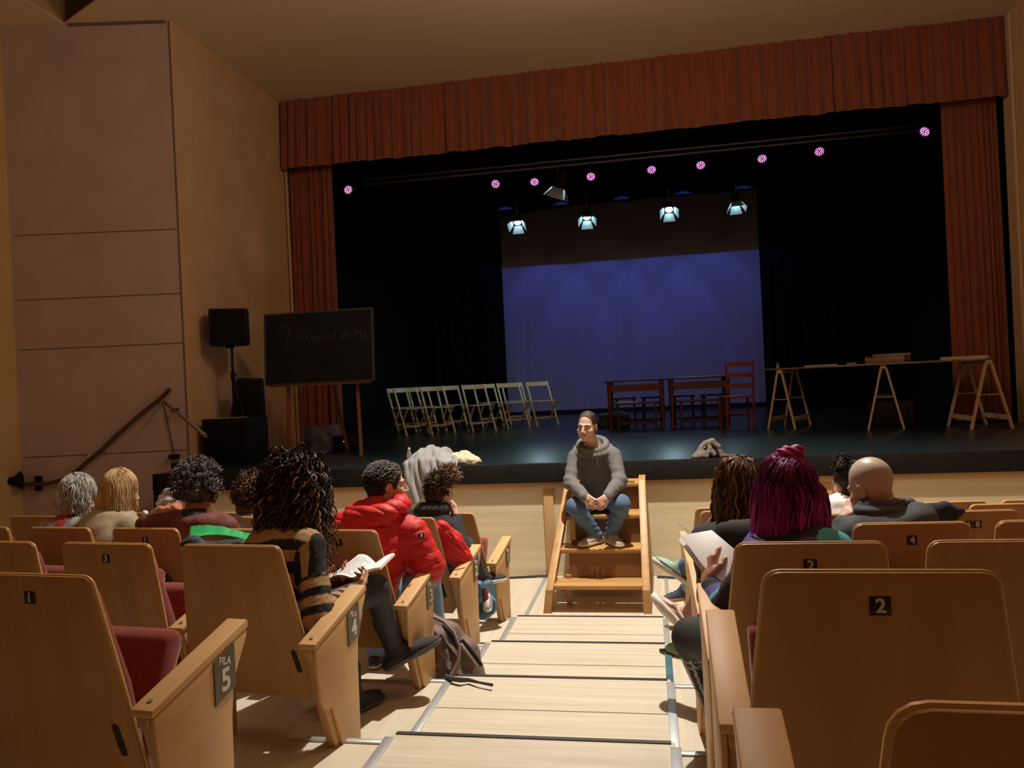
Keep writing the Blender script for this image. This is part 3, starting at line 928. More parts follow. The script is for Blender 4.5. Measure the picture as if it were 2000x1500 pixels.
for row in (0, 1):
    for i, (tp, ft) in enumerate(front):
        lab = 'pale slatted folding chair, %s in the %s row on the stage' % (N5[i], ('front', 'back')[row])
        # foot of the chair's left-hand front leg on the stage floor
        P = onz(ft[0], ft[1], ST)
        if proto is None: proto = folding_chair(lab); o = proto
        else: o = dup(proto); o['label'] = lab
        a = math.radians((-138, -142, -146, -148, -150)[i])
        lc = V(0.205, 0.20, 0)               # seen from the hall, the image-left front foot
        wd = rotz(a) @ lc
        q = P - wd
        if row: q = q + V((-0.40, -0.52, -0.68, -0.62, -0.62)[i], 0.80, 0)
        o.location = [float(q[0]), float(q[1]), ST]
        o.rotation_euler = (0, 0, a)

# ---- ladder-back chairs
def ladder_chair(label, m, group=None):
    t = thing('ladder_back_chair', label, 'chair', (0, 0, 0), 0, group)
    for s in (-1, 1):
        MB().tube([(s * 0.185, -0.19, 0), (s * 0.185, -0.19, 0.45), (s * 0.185, -0.25, 0.95)], [0.017, 0.018, 0.014], 8).build('rear_leg', m, t)
        MB().tube([(s * 0.20, 0.19, 0), (s * 0.20, 0.19, 0.46)], [0.015, 0.019], 8).build('front_leg', m, t)
    for z, y in ((0.90, -0.243), (0.745, -0.225), (0.60, -0.21)):
        MB().grid(lambda u, v, z=z, y=y: V(-0.185 + 0.37 * u, y - 0.012 - 0.025 * math.sin(PI * u), z + 0.03 - 0.06 * v + 0.012 * math.sin(PI * u)), 10, 2, 0.014).build('back_slat', m, t)
    MB().box((0, 0.0, 0.455), (0.42, 0.42, 0.03)).build('seat', m, t, bevel=0.008)
    for (a, b) in (((-0.19, 0.19, 0.18), (0.19, 0.19, 0.18)), ((-0.19, 0.19, 0.24), (-0.18, -0.19, 0.24)), ((0.19, 0.19, 0.24), (0.18, -0.19, 0.24)), ((-0.18, -0.19, 0.22), (0.18, -0.19, 0.22))):
        MB().tube([a, b], 0.010, 6).build('stretcher', m, t)
    return t
rc = ladder_chair('dark red ladder back chair standing in front of the right end of the dark tables', m_redwood)
P = onz(1444, 838, ST)
rc.location = [float(P[0]), float(P[1]) + 0.15, ST]; rc.rotation_euler = (0, 0, math.radians(8))
dk0 = None
def dark_stool(label):
    t = thing('dark_stool', label, 'stool', (0, 0, 0), 0, 'dark stools behind the tables')
    MB().box((0, 0, 0.455), (0.36, 0.30, 0.028)).build('seat', m_blackwood, t, bevel=0.006)
    for a in (-1, 1):
        for b in (-1, 1): MB().bar((a * 0.15, b * 0.12, 0), (a * 0.14, b * 0.11, 0.445), 0.032, 0.032).build('leg', m_blackwood, t)
        MB().bar((a * 0.147, -0.11, 0.15), (a * 0.147, 0.11, 0.15), 0.02, 0.03).build('stretcher', m_blackwood, t)
    for b in (-1, 1): MB().bar((-0.145, b * 0.114, 0.24), (0.145, b * 0.114, 0.24), 0.03, 0.02).build('stretcher', m_blackwood, t)
    return t
for i, (x, lab) in enumerate(((-0.42, 'dark stool behind the left dark table at its left end'), (0.02, 'dark stool behind the left dark table at its right end'),
                              (0.52, 'dark stool behind the right dark table at its left end'), (0.98, 'dark stool behind the right dark table near the red chair'))):
    if dk0 is None: dk0 = dark_stool(lab); o = dk0
    else: o = dup(dk0); o['label'] = lab
    o.location = (x, 12.86, ST); o.rotation_euler = (0, 0, 0.1 * (i % 2))

# ---- two dark tables end to end
def dark_table(x0, x1, y, label):
    t = thing('dark_table', label, 'table', ((x0 + x1) / 2, y, ST), 0, 'dark tables on the stage')
    L = x1 - x0
    MB().box((0, 0, 0.745), (L, 0.62, 0.028)).build('table_top', m_blackwood, t, bevel=0.004)
    for s in (-1, 1):
        MB().box((0, s * 0.265, 0.63), (L - 0.14, 0.022, 0.10)).build('apron', m_darkwood, t)
        for q in (-1, 1):
            MB().lathe([(0.030, 0), (0.022, 0.03), (0.030, 0.14), (0.034, 0.45), (0.026, 0.50), (0.036, 0.56), (0.036, 0.73)], (s * (L / 2 - 0.07), q * 0.25, 0), (0, 0, 1), 12).build('leg', m_darkwood, t)
    MB().box((0, 0, 0.12), (L - 0.16, 0.03, 0.04)).build('foot_rail', m_blackwood, t)
    return t
dark_table(-0.70, 0.235, 12.25, 'long dark table with red brown apron, left of the pair')
dark_table(0.245, 1.21, 12.25, 'long dark table with red brown apron, right of the pair behind the red chair')
# low school benches under the tables
for i, (x, lab) in enumerate(((-0.22, 'low dark bench under the left dark table with white paper on it'), (0.72, 'low dark bench under the right dark table'))):
    t = thing('low_bench', lab, 'bench', (x, 11.85, ST), 0, 'low benches')
    MB().box((0, 0, 0.40), (0.70, 0.24, 0.03)).build('bench_seat', m_blackwood, t, bevel=0.003)
    for s in (-1, 1):
        MB().box((s * 0.28, 0, 0.20), (0.035, 0.20, 0.385)).build('bench_leg', m_blackwood, t)
    MB().box((0, 0, 0.10), (0.56, 0.03, 0.05)).build('bench_rail', m_blackwood, t)
tag(MB().prism([(-0.19, -0.09), (0.12, -0.10), (0.18, 0.09), (-0.12, 0.10)], lambda u, v, q: V(u - 0.34, v + 11.85, ST + 0.416 + q), 0, 0.006).build('paper_sheet', m_paper), 'pale sheet of paper lying on the low bench under the dark table', 'paper')
tag(MB().prism([(-0.32, -0.10), (0.33, -0.10), (0.33, 0.10), (-0.30, 0.10)], lambda u, v, q: V(u + 0.70, v + 12.25, ST + 0.760 + q), 0, 0.004).build('paper_sheet', m_paper), 'thin white papers lying on top of the right dark table', 'paper')
# black holdall at the left table leg
S = SDF(0.012, 0.05)
c = onz(1200, 836, ST)
S.rbox(c + V(0.0, 0.10, 0.12), (0.20, 0.10, 0.08), None, 0.03).ell(c + V(0.03, 0.06, 0.20), (0.19, 0.10, 0.07)).cap(c + V(-0.22, 0.02, 0.05), c + V(0.22, 0.02, 0.05), 0.05)
tag(S.build('black_bag', mat('black_nylon', (0.010, 0.010, 0.011), 0.6, (0.02, 0.02, 0.022), 12, bump=0.3, bscale=30), disp=lambda P: 0.012 * nz(P, 22, 2)), 'slumped black bag on the stage floor by the left leg of the dark table', 'bag')

# ---- trestle table
TC = []
for px_, deg in ((1528, 27), (1731, 16), (1936, 0)):
    q = onz(px_, 838, ST); a_ = math.radians(deg)
    TC.append((q + V(math.sin(a_), math.cos(a_), 0) * 0.33, -a_))
td = (TC[2][0] - TC[0][0]); td[2] = 0; td /= np.linalg.norm(td)
TA, TB_ = TC[0][0] - td * 0.20, TC[2][0] + td * 0.10
TA[2] = TB_[2] = 0
tn = V(-td[1], td[0], 0)
tl = np.linalg.norm(TB_ - TA)
ang = math.atan2(td[1], td[0])
def trestle(c, label, spread=0.36, depth=0.66, rz=0.0):
    t = thing('trestle', label, 'trestle', (c[0], c[1], ST), rz, 'pine trestles')
    MB().box((0, 0, 0.775), (0.07, depth + 0.05, 0.045)).build('cross_beam', m_pine, t, bevel=0.003)
    for s in (-1, 1):
        for q in (-1, 1):
            MB().bar((s * 0.03, q * depth / 2, 0.76), (s * spread / 2 * 0.95, q * (depth / 2 + 0.02), 0.0), 0.024, 0.042, (0, 1, 0)).build('leg', m_pine, t)
        MB().bar((s * spread / 2 * 0.80, -depth / 2, 0.13), (s * spread / 2 * 0.80, depth / 2, 0.13), 0.020, 0.055, (0, 0, 1)).build('foot_rail', m_pine, t)
    for q in (-1, 1):
        MB().bar((-0.10, q * depth / 2, 0.40), (0.10, q * depth / 2, 0.40), 0.010, 0.022, (0, 1, 0)).build('spreader', m_pine, t)
    return t
for (c, rz_), lab, sp in zip(TC, ('left pine trestle under the long boards, nearest the dark tables', 'middle pine trestle under the long boards, below the open box', 'right pine trestle under the long boards, in front of the red curtain'), (0.38, 0.42, 0.46)):
    trestle(c, lab, sp, 0.66, rz_)
mb = MB()
cc = TA + td * tl / 2
t = thing('trestle_table_boards', 'long thin boards laid across the three pine trestles', 'table top', (cc[0], cc[1], ST + 0.80), ang)
for i in range(3):
    MB().box((0.0, -0.24 + 0.24 * i, 0.012), (tl + 0.10, 0.236, 0.022)).build('board', mat('worn_board', (0.10, 0.07, 0.045), 0.5, (0.30, 0.22, 0.14), 4, (0.6, 8, 1)), t, bevel=0.002)
zt_ = ST + 0.80 + 0.024
def on_table(f, o_): return TA + td * f + tn * o_ + V(0, 0, zt_)
# the open tilted box
c = on_table(tl * 0.58, 0.02)
t = thing('wooden_tray', 'open wooden tray standing on the long trestle table', 'tray', c, ang)
R_ = rotx(0.0)
m_tray = mat('brown_tray_wood', (0.19, 0.11, 0.06), 0.5, (0.26, 0.16, 0.09), 8)
MB().box((0, 0, 0.008), (0.44, 0.34, 0.016)).build('tray_base', mat('dark_red_felt', (0.06, 0.02, 0.015), 0.9), t)
for (p, d) in (((0, -0.17, 0.035), (0.46, 0.018, 0.07)), ((0, 0.17, 0.06), (0.46, 0.018, 0.12)), ((-0.22, 0, 0.045), (0.018, 0.34, 0.09)), ((0.22, 0, 0.045), (0.018, 0.34, 0.09))):
    MB().box(p, d).build('tray_side', m_tray, t, bevel=0.003)
# small things along the boards
tag(MB().box((0, 0, 0.009), (0.42, 0.03, 0.018), rotz(ang)).build('wooden_rule', m_pine, loc=on_table(0.72, -0.2)), 'pale wooden rule lying along the left part of the trestle table', 'rule')
tag(MB().box((0, 0, 0.014), (0.12, 0.08, 0.028), rotz(ang + 0.2)).build('brown_block', m_tray, loc=on_table(1.08, -0.1)), 'small brown block on the trestle table left of the tray', 'block')
tag(MB().box((0, 0, 0.018), (0.50, 0.20, 0.036), rotz(ang)).build('pale_plank', m_pine, loc=on_table(tl - 0.22, 0.05)), 'short pale plank lying on the right end of the trestle table', 'plank')
tag(MB().lathe([(0.022, 0), (0.024, 0.03), (0.012, 0.05), (0.018, 0.075), (0.0, 0.08)], (0, 0, 0), (0, 0, 1), 12).build('glass_jar', mat('grey_glass', (0.3, 0.32, 0.33), 0.15), loc=on_table(0.03, 0.1)), 'tiny grey jar at the far left end of the trestle table', 'jar')
# dark gear under the trestle table
tag(MB().box((0, 0, 0.16), (0.55, 0.35, 0.32), rotz(ang)).build('dark_crate', m_black, loc=(3.15, 10.9, ST), bevel=0.01), 'dark crate on the stage floor behind the trestle table', 'crate')

# ---- blackboard on an easel
b0 = V(-4.602, 8.70, 0); zt0, zb0 = 2.86, 2.005
m_chalk = mat('blackboard_slate', (0.009, 0.011, 0.021), 0.7, (0.013, 0.016, 0.029), 6, bump=0.02, bscale=60, spec=0.2)
m_bframe = mat('blackboard_frame', (0.05, 0.045, 0.04), 0.5)
m_easel = mat('brown_easel_wood', (0.20, 0.075, 0.03), 0.5, (0.26, 0.10, 0.04), 6, (1, 1, 5))
t = thing('blackboard_easel', 'large blackboard standing on tall brown wooden easel legs at the left of the stage', 'blackboard', (-3.92, 8.72, ST))
lean = 0.06
def bb(x, z, q=0.0): return V(x, -0.02 - q + (z - 0.9) * lean, z)
R_b = rotx(-lean)
MB().box((0, -0.02 + 0.43 * lean, 1.335), (1.37, 0.022, 0.86), R_b).build('writing_board', m_chalk, t)
mb = MB()
for (a, b) in (((-0.69, 0.905), (0.69, 0.905)), ((-0.69, 1.765), (0.69, 1.765)), ((-0.69, 0.905), (-0.69, 1.765)), ((0.69, 0.905), (0.69, 1.765))):
    mb.bar(bb(*a, 0.002), bb(*b, 0.002), 0.022, 0.034, (0, 1, 0))
mb.build('board_frame', m_bframe, t)
for s in (-1, 1):
    MB().bar((s * 0.47, 0.03, 0.0), (s * 0.42, 0.05 + lean, 1.72), 0.05, 0.03, (1, 0, 0)).build('easel_leg', m_easel, t, bevel=0.003)
MB().bar((0.0, 0.75, 0.0), (0, 0.10, 1.65), 0.04, 0.03, (1, 0, 0)).build('easel_leg', m_easel, t, bevel=0.003)
MB().box((0, 0.0, 0.885), (1.28, 0.06, 0.022)).build('chalk_ledge', m_easel, t)
# chalk handwriting
m_ch = mat('faint_chalk', (0.055, 0.058, 0.075), 0.9, (0.10, 0.105, 0.125), 40)
ln = [("1º", -0.39, 1.47, 0.20, -0.1), ("Defunció de Mas", 0.12, 1.46, 0.115, 0)]
wb = bpy.data.objects.new('chalk_writing', None)
def chalk_text():
    rgc = random.Random(2)
    strokes = []
    x = -0.42
    def ch(pts, w_, h=1.0):
        nonlocal x
        strokes.append([(x + p[0] * w_ + p[1] * 0.02, 1.42 + p[1] * 0.10 * h) for p in pts]); x += w_ + 0.016
    ch([(0.2, 1.0), (0.6, 1.35), (0.5, 0.6), (0.4, -0.2)], 0.05, 1.3)                     # 1
    strokes.append([(x - 0.01 + 0.018 * math.cos(a), 1.54 + 0.016 * math.sin(a)) for a in np.linspace(0, 6.3, 10)]); x += 0.02
    strokes.append([(x - 0.10, 1.385), (x, 1.40)]); x += 0.05
    ch([(0.1, 1.1), (0.15, 0), (0.6, 0), (1, 0.5), (0.7, 1.05), (0.0, 1.15)], 0.085, 1.1)  # D
    e = [(0.1, 0.3), (0.8, 0.45), (0.6, 0.65), (0.2, 0.4), (0.4, 0.0), (0.9, 0.1)]
    nn = [(0.0, 0.55), (0.1, 0.0), (0.15, 0.45), (0.5, 0.55), (0.7, 0.0), (0.95, 0.1)]
    oo = [(0.5, 0.55), (0.1, 0.3), (0.4, 0.0), (0.8, 0.3), (0.5, 0.55), (1.0, 0.5)]
    ch(e, 0.05); ch([(0.9, 1.0), (0.5, 1.05), (0.4, 0.0), (0.2, -0.6), (0.5, 0.1), (0.9, 0.2)], 0.04)    # e f
    ch([(0, 0.5), (0.1, 0), (0.6, 0.1), (0.7, 0.5), (0.8, 0.0)], 0.05); ch(nn, 0.05)                     # u n
    ch([(0.8, 0.5), (0.2, 0.4), (0.3, 0.0), (0.9, 0.1)], 0.04); ch([(0.3, 0.5), (0.4, 0.0), (0.9, 0.1)], 0.03); ch(oo, 0.05)
    strokes.append([(x - 0.035, 1.49), (x - 0.01, 1.515)])
    x += 0.045
    ch([(0.8, 0.5), (0.2, 0.3), (0.4, 0.0), (0.8, 0.3), (0.95, 1.1), (0.9, 0.0)], 0.05); ch(e, 0.045)     # d e
    x += 0.045
    ch([(0.0, 0.0), (0.15, 1.1), (0.5, 0.4), (0.85, 1.1), (1.0, 0.0)], 0.09)                               # M
    ch([(0.8, 0.5), (0.2, 0.3), (0.4, 0.0), (0.8, 0.4), (0.9, 0.0)], 0.05)
    ch([(0.8, 0.55), (0.3, 0.4), (0.7, 0.2), (0.2, 0.0)], 0.045)
    strokes.append([(-0.52, 1.60), (-0.46, 1.615), (-0.40, 1.605)])
    return strokes
mb = MB()
for st in chalk_text():
    pts = [bb(a, b, 0.0135) for a, b in st]
    fine = []
    for p, q in zip(pts, pts[1:]): fine += [p + (q - p) * u for u in (0, 0.33, 0.66)]
    mb.tube(fine + [pts[-1]], 0.0030, 5)
bpy.data.objects.remove(wb)
o = mb.build('chalk_writing', m_ch, t)

# ---- loudspeakers
m_spk = mat('black_speaker_shell', (0.005, 0.005, 0.006), 0.6, bump=0.15, bscale=300, spec=0.2)
m_grille = mat('black_speaker_grille', (0.004, 0.004, 0.005), 0.8, bump=0.3, bscale=700, spec=0.15)
t = thing('subwoofer', 'large square black subwoofer on the stage left corner under the pole speaker', 'loudspeaker', (-4.88, 8.42, ST), math.radians(3))
MB().box((0, 0, 0.27), (0.56, 0.54, 0.53)).build('cabinet', m_spk, t, bevel=0.012)
MB().box((0, -0.273, 0.27), (0.50, 0.012, 0.45)).build('grille', m_grille, t, bevel=0.004)
t = thing('speaker_pole', 'thin black pole carrying the raised loudspeaker above the subwoofer', 'speaker pole', (-4.93, 8.5, ST + 0.535))
MB().lathe([(0.045, 0), (0.045, 0.02), (0.020, 0.03), (0.020, 0.45), (0.028, 0.46), (0.028, 0.55), (0.016, 0.56), (0.016, 0.92)], (0, 0, 0), (0, 0, 1), 14).build('pole', m_spk, t)
MB().bar((0.02, 0, 0.50), (0.06, -0.02, 0.50), 0.02, 0.02).build('clamp_knob', m_spk, t, bevel=0.004)
t = thing('raised_loudspeaker', 'black loudspeaker raised on a pole in front of the tan side wall', 'loudspeaker', (-4.95, 8.5, ST + 1.40), math.radians(28))
MB().prism([(-0.21, -0.19), (0.21, -0.19), (0.23, 0.02), (0.14, 0.20), (-0.14, 0.20), (-0.23, 0.02)], lambda u, v, q: V(u, v, q), 0.0, 0.43).build('cabinet', m_spk, t, bevel=0.012)
MB().box((0, -0.196, 0.215), (0.37, 0.012, 0.38)).build('grille', m_grille, t, bevel=0.004)
MB().lathe([(0.05, 0.0), (0.05, -0.03)], (0, 0, 0), (0, 0, 1), 14).build('pole_socket', m_spk, t)
t = thing('stage_monitor', 'black wedge loudspeaker standing on top of the subwoofer behind the pole', 'loudspeaker', (-4.80, 8.57, ST + 0.535), math.radians(12))
MB().prism([(-0.20, 0.0), (0.17, 0.0), (0.16, 0.46), (-0.10, 0.47), (-0.14, 0.30)], lambda u, v, q: V(u, q, v), -0.05, 0.17).build('cabinet', m_spk, t, bevel=0.01)
MB().box((0.03, -0.054, 0.24), (0.24, 0.008, 0.36)).build('grille', m_grille, t)
tag(MB().prism([(-0.22, -0.14), (0.20, -0.12), (0.22, 0.04), (-0.20, 0.02)], lambda u, v, q: V(-4.93 + u, 8.36 + v, ST + 0.534 + q), 0, 0.008).build('cloth_scrap', mat('pale_cloth', (0.35, 0.32, 0.25), 0.9)), 'pale cloth lying on the front edge of the subwoofer', 'cloth')
cable('speaker_cable', [V(-4.90, 8.42, ST + 1.39), V(-4.86, 8.40, ST + 1.1), V(-4.84, 8.42, ST + 0.8), V(-4.80, 8.46, ST + 0.62), V(-4.78, 8.44, ST + 0.56)], 0.006, m_rubber, 'thin cable hanging down from the raised loudspeaker', 'cable')
# blue-white box with a red pilot lamp by the easel
t = thing('mixer_case', 'small case with blue white side on the stage floor between subwoofer and easel', 'equipment case', (-4.33, 9.6, ST), 0.1)
MB().box((0, 0, 0.17), (0.36, 0.36, 0.34)).build('case_body', mat('blue_white_sheet', (0.20, 0.22, 0.36), 0.6, (0.05, 0.055, 0.10), 9), t, bevel=0.01)
MB().box((0.30, 0.05, 0.10), (0.40, 0.30, 0.20)).build('power_unit', m_spk, t, bevel=0.01)
MB().ell((0.34, -0.108, 0.13), 0.012).build('pilot_lamp', mat('red_pilot_lamp', (1, 0.05, 0.03), 0.4, emit=(1, 0.06, 0.03), estr=14), t)
# low black box at the stage's left corner + socket box
tag(MB().box((-5.02, 7.75, ST + 0.045), (0.36, 0.30, 0.09)).box((-4.98, 7.78, ST + 0.11), (0.12, 0.16, 0.05)).build('cable_box', m_spk, bevel=0.008), 'low black cable box at the left corner of the stage', 'cable box')

# ---- handrail on the mauve wall
def pk(px, py, off=0.06):
    A = PK_A; q = FW + (px - 1000) / FPX * RT + (750 - py) / FPX * UP
    n = nk
    tt = ((A + n * off - EYE) @ n) / (q @ n)
    return EYE + q * tt
m_rail = mat('dark_brown_rail', (0.075, 0.032, 0.022), 0.4, (0.10, 0.045, 0.03), 6)
t = thing('wall_handrail', 'dark brown handrail climbing the mauve wall towards the stage', 'handrail')
MB().tube([pk(x, y) for x, y in ((332, 760), (310, 781), (282, 803), (255, 826), (228, 850), (200, 878), (176, 897), (150, 920), (120, 938), (90, 945), (45, 946))], 0.024, 10).build('rail', m_rail, t)
for (x, y) in ((310, 783), (176, 891)):
    a = pk(x, y, 0.06); b = pk(x, y, 0.0)
    MB().tube([b, a], 0.012, 8).lathe([(0.03, 0.0), (0.03, 0.006), (0.0, 0.008)], b + nk * 0.001, nk, 12).build('bracket', mat('bright_bracket', (0.7, 0.7, 0.72), 0.25, metal=0.8), t)
MB().bar(pk(75, 930, 0.05), pk(75, 958, 0.05), 0.05, 0.06).build('rail_clamp', m_spk, t)
t = thing('black_floodlight', 'black floodlight body at the far left edge of the mauve wall', 'floodlight')
a = pk(-60, 938, 0.18); b = pk(28, 940, 0.14); c2 = pk(42, 938, 0.12)
MB().tube([a, b], [0.06, 0.05], 10).build('housing', m_spk, t)
MB().tube([b, c2], [0.05, 0.11], 10).build('hood', m_spk, t)
cable('wall_cable', [pk(x, y, 0.02) for x, y in ((316, 786), (322, 800), (328, 830), (334, 860), (340, 888))], 0.006, m_rubber, 'thin cable hanging from the handrail bracket to the socket box', 'cable')
tag(MB().box(pk(340, 892, 0.03), (0.11, 0.06, 0.05), rotz(rz_pk)).build('socket_box', m_spk, bevel=0.006), 'small black socket box on the mauve wall under the hanging cable', 'socket box')
t = thing('stair_rail', 'straight dark rail running down from the wall bracket to the subwoofer', 'handrail')
MB().tube([pk(320, 785, 0.06), V(*onz(402, 852, 1.62))], 0.014, 8).build('rail', m_rail, t)
MB().bar(pk(336, 802, 0.06), pk(348, 800, 0.10), 0.03, 0.04).build('clamp', m_rail, t)

# ---- coat, jacket, bag and bottle lying on the stage edge
m_coat = mat('grey_wool_coat', (0.30, 0.30, 0.32), 0.95, (0.35, 0.35, 0.37), 20, bump=0.2, bscale=200)
def blob(name, lab, cat, m, prims, res=0.008, k=0.03, disp=None, col=None, group=None):
    S = SDF(res, k)
    for p in prims:
        if p[0] == 'c': S.cap(*p[1:])
        elif p[0] == 'e': S.ell(*p[1:])
        else: S.rbox(*p[1:])
    return tag(S.build(name, m, disp=disp, col=col), lab, cat, group)
e = lambda px, py, Y: at(px, py, Y)
c0 = e(845, 905, 7.50)
t = thing('grey_coat', 'grey wool coat thrown over the stage edge, hanging down the front', 'coat', c0)
def coat_fn(u, v):
    xl = e(800, 905, 7.4)[0]; xr = e(893, 905, 7.4)[0]
    hump = math.sin(PI * min(1, u * 0.9 + 0.08)) ** 0.7
    w1 = 0.018 * math.sin(u * 19 + 4 * v) + 0.012 * math.sin(u * 37 - 7 * v + 1) + 0.008 * math.sin(u * 61 + 11 * v)
    x = xl + (xr - xl) * u + 0.03 * math.sin(v * 7 + u * 3)
    if v < 0.6:
        t_ = v / 0.6
        y = 7.66 - 0.32 * t_
        z = ST + 0.012 + hump * (0.15 * math.sin(PI * (0.10 + 0.78 * t_)) ** 0.8) + max(0, w1) * 1.2
        y -= 0.04 * hump * t_
    else:
        t_ = (v - 0.6) / 0.4
        L_ = 0.30 * max(0, 1 - u * 1.0) ** 0.9 + 0.07
        y = 7.335 - 0.035 - 0.05 * math.sin(PI * min(1, t_ * 0.55 + 0.2)) * hump + w1 * 0.8
        z0 = ST + 0.012 + hump * (0.15 * math.sin(PI * 0.88) ** 0.8)
        z = z0 - (L_ + z0 - ST) * t_
        x += 0.06 * t_ * (0.4 - u)
    return V(x, min(y, 7.66), z) - c0
MB().grid(coat_fn, 70, 50, 0.012).build('coat_cloth', m_coat, t, smooth=1.5)
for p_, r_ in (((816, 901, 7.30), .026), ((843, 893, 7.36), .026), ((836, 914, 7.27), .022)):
    MB().ell(e(*p_) - c0, (r_ * 1.5, 0.02, r_ * 0.85), None, 14, 8).build('opening_shade', m_black, t)  # solid dark lumps put in for the shade inside the coat's openings
MB().box(e(866, 886, 7.44) - c0, (0.035, 0.01, 0.025)).build('neck_label', mat('violet_grey_label', (0.28, 0.27, 0.38), 0.7), t)
MB().box(e(848, 925, 7.26) - c0, (0.05, 0.008, 0.02), roty(-0.2)).build('wash_label', mat('pale_label', (0.6, 0.6, 0.6), 0.7), t)
m_bei = mat('beige_cotton', (0.62, 0.52, 0.36), 0.9, (0.68, 0.58, 0.42), 14, bump=0.2, bscale=120)
p0 = e(905, 900, 7.52)
blob('folded_jacket', 'crumpled beige jacket lying folded on the stage edge beside the grey coat', 'jacket', m_bei,
     [('e', p0 + V(0, 0, 0.015), (0.13, 0.10, 0.060)), ('c', p0 + V(-0.13, -0.03, 0.0), p0 + V(0.12, -0.05, 0.0), 0.05, 0.045), ('c', p0 + V(0.05, -0.02, 0.05), p0 + V(0.16, -0.04, 0.0), 0.04, 0.03), ('c', p0 + V(-0.09, 0, 0.05), p0 + V(0.03, 0, 0.065), 0.035)],
     0.006, 0.025, lambda P: 0.012 * (np.abs(nz(P, 30, 9)) - 0.3) + 0.007 * np.abs(nz(P, 62, 3)) + 0.003 * nz(P, 120, 2))
p0 = e(795, 906, 7.60)
blob('snack_bag', 'small brown and orange snack bag on the stage edge behind the head in red', 'bag', mat('brown_orange_wrap', (0.30, 0.09, 0.03), 0.35, (0.55, 0.40, 0.28), 30), [('e', p0 + V(0, 0, -0.01), (0.055, 0.045, 0.04)), ('c', p0 + V(-0.05, 0, -0.03), p0 + V(0.05, 0, -0.03), 0.02)], 0.006, 0.02, lambda P: 0.006 * nz(P, 90, 4))
t = thing('water_bottle', 'clear plastic water bottle standing on the stage edge by the grey coat', 'bottle', V(p0[0] - 0.005, p0[1] + 0.10, ST))
MB().lathe([(0.026, 0), (0.028, 0.01), (0.028, 0.09), (0.025, 0.11), (0.012, 0.14), (0.011, 0.15)], (0, 0, 0), (0, 0, 1), 16).build('bottle_body', mat('clear_plastic', (0.85, 0.9, 0.92), 0.1, trans=0.8), t)
MB().lathe([(0.014, 0.146), (0.014, 0.165), (0.0, 0.167)], (0, 0, 0), (0, 0, 1), 14).build('bottle_cap', m_white, t)
p0 = onz(1385, 895, ST) + V(0, 0.08, 0)
t = thing('shoulder_bag', 'crumpled grey brown shoulder bag lying on the stage edge right of the seated man', 'bag', p0)
S = SDF(0.007, 0.03)
S.ell(p0 + V(0.01, 0.02, 0.05), (0.12, 0.08, 0.06)).chain([p0 + V(-0.13, -0.06, 0.02), p0 + V(-0.09, -0.06, 0.06), p0 + V(-0.03, -0.05, 0.14), p0 + V(0.04, -0.05, 0.155), p0 + V(0.09, -0.05, 0.10), p0 + V(0.12, -0.05, 0.02)], 0.026, 0.012).cap(p0 + V(-0.13, -0.08, 0.015), p0 + V(-0.02, -0.09, 0.02), 0.022).cap(p0 + V(-0.10, -0.08, 0.03), p0 + V(0.0, -0.07, 0.06), 0.022).cap(p0 + V(0.01, -0.07, 0.10), p0 + V(0.05, -0.08, 0.03), 0.016)
S.build('bag_body', mat('grey_brown_canvas', (0.12, 0.105, 0.09), 0.9, (0.19, 0.165, 0.145), 18, bump=0.3, bscale=60), t, p0, disp=lambda P: 0.007 * nz(P, 50, 12) + 0.004 * nz(P, 110, 13))
MB().box(V(-0.035, -0.085, 0.105), (0.014, 0.012, 0.014)).box(V(0.02, -0.09, 0.10), (0.014, 0.012, 0.02)).build('buckle', mat('bright_bracket', (0.7, 0.7, 0.72), 0.25), t)
MB().tube([V(0.11, -0.04, 0.03), V(0.17, -0.06, 0.015), V(0.24, -0.08, 0.012), V(0.30, -0.05, 0.012)], [0.02, 0.015, 0.012, 0.010], 8).build('bag_strap', mat('dull_red_strap', (0.20, 0.06, 0.06), 0.8), t)

# ---- wooden steps up to the stage
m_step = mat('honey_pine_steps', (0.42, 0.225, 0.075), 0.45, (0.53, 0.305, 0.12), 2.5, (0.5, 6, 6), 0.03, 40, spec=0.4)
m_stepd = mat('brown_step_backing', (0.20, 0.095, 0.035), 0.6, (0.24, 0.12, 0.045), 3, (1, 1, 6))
SX0, SX1, TX0, TX1 = -0.945, -0.075, -0.80, -0.085
t = thing('wooden_steps', 'honey coloured wooden steps leading up to the stage, under the seated man', 'steps', (-0.5, 6.2, 0))
org = V(-0.5, 6.2, 0)
steps_t = [(0.22, 6.215, 6.47), (0.46, 6.47, 6.73), (0.70, 6.72, 7.02), (0.94, 6.98, 7.31)]
def lx(z): return SX0 + (TX0 - SX0) * z / 1.0
def rx(z): return SX1 + (TX1 - SX1) * z / 1.0
for z, ya, yb in steps_t:
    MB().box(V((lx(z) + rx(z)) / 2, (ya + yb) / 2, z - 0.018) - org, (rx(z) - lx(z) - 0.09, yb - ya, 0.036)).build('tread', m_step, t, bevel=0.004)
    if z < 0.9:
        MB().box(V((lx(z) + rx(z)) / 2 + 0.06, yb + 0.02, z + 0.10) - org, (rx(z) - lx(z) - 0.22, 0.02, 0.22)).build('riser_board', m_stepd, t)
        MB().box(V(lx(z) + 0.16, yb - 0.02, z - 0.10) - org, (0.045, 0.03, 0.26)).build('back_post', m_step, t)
MB().box(V(-0.49, 7.0, 0.935) - org, (0.62, 0.03, 0.05)).build('top_rail', m_step, t)
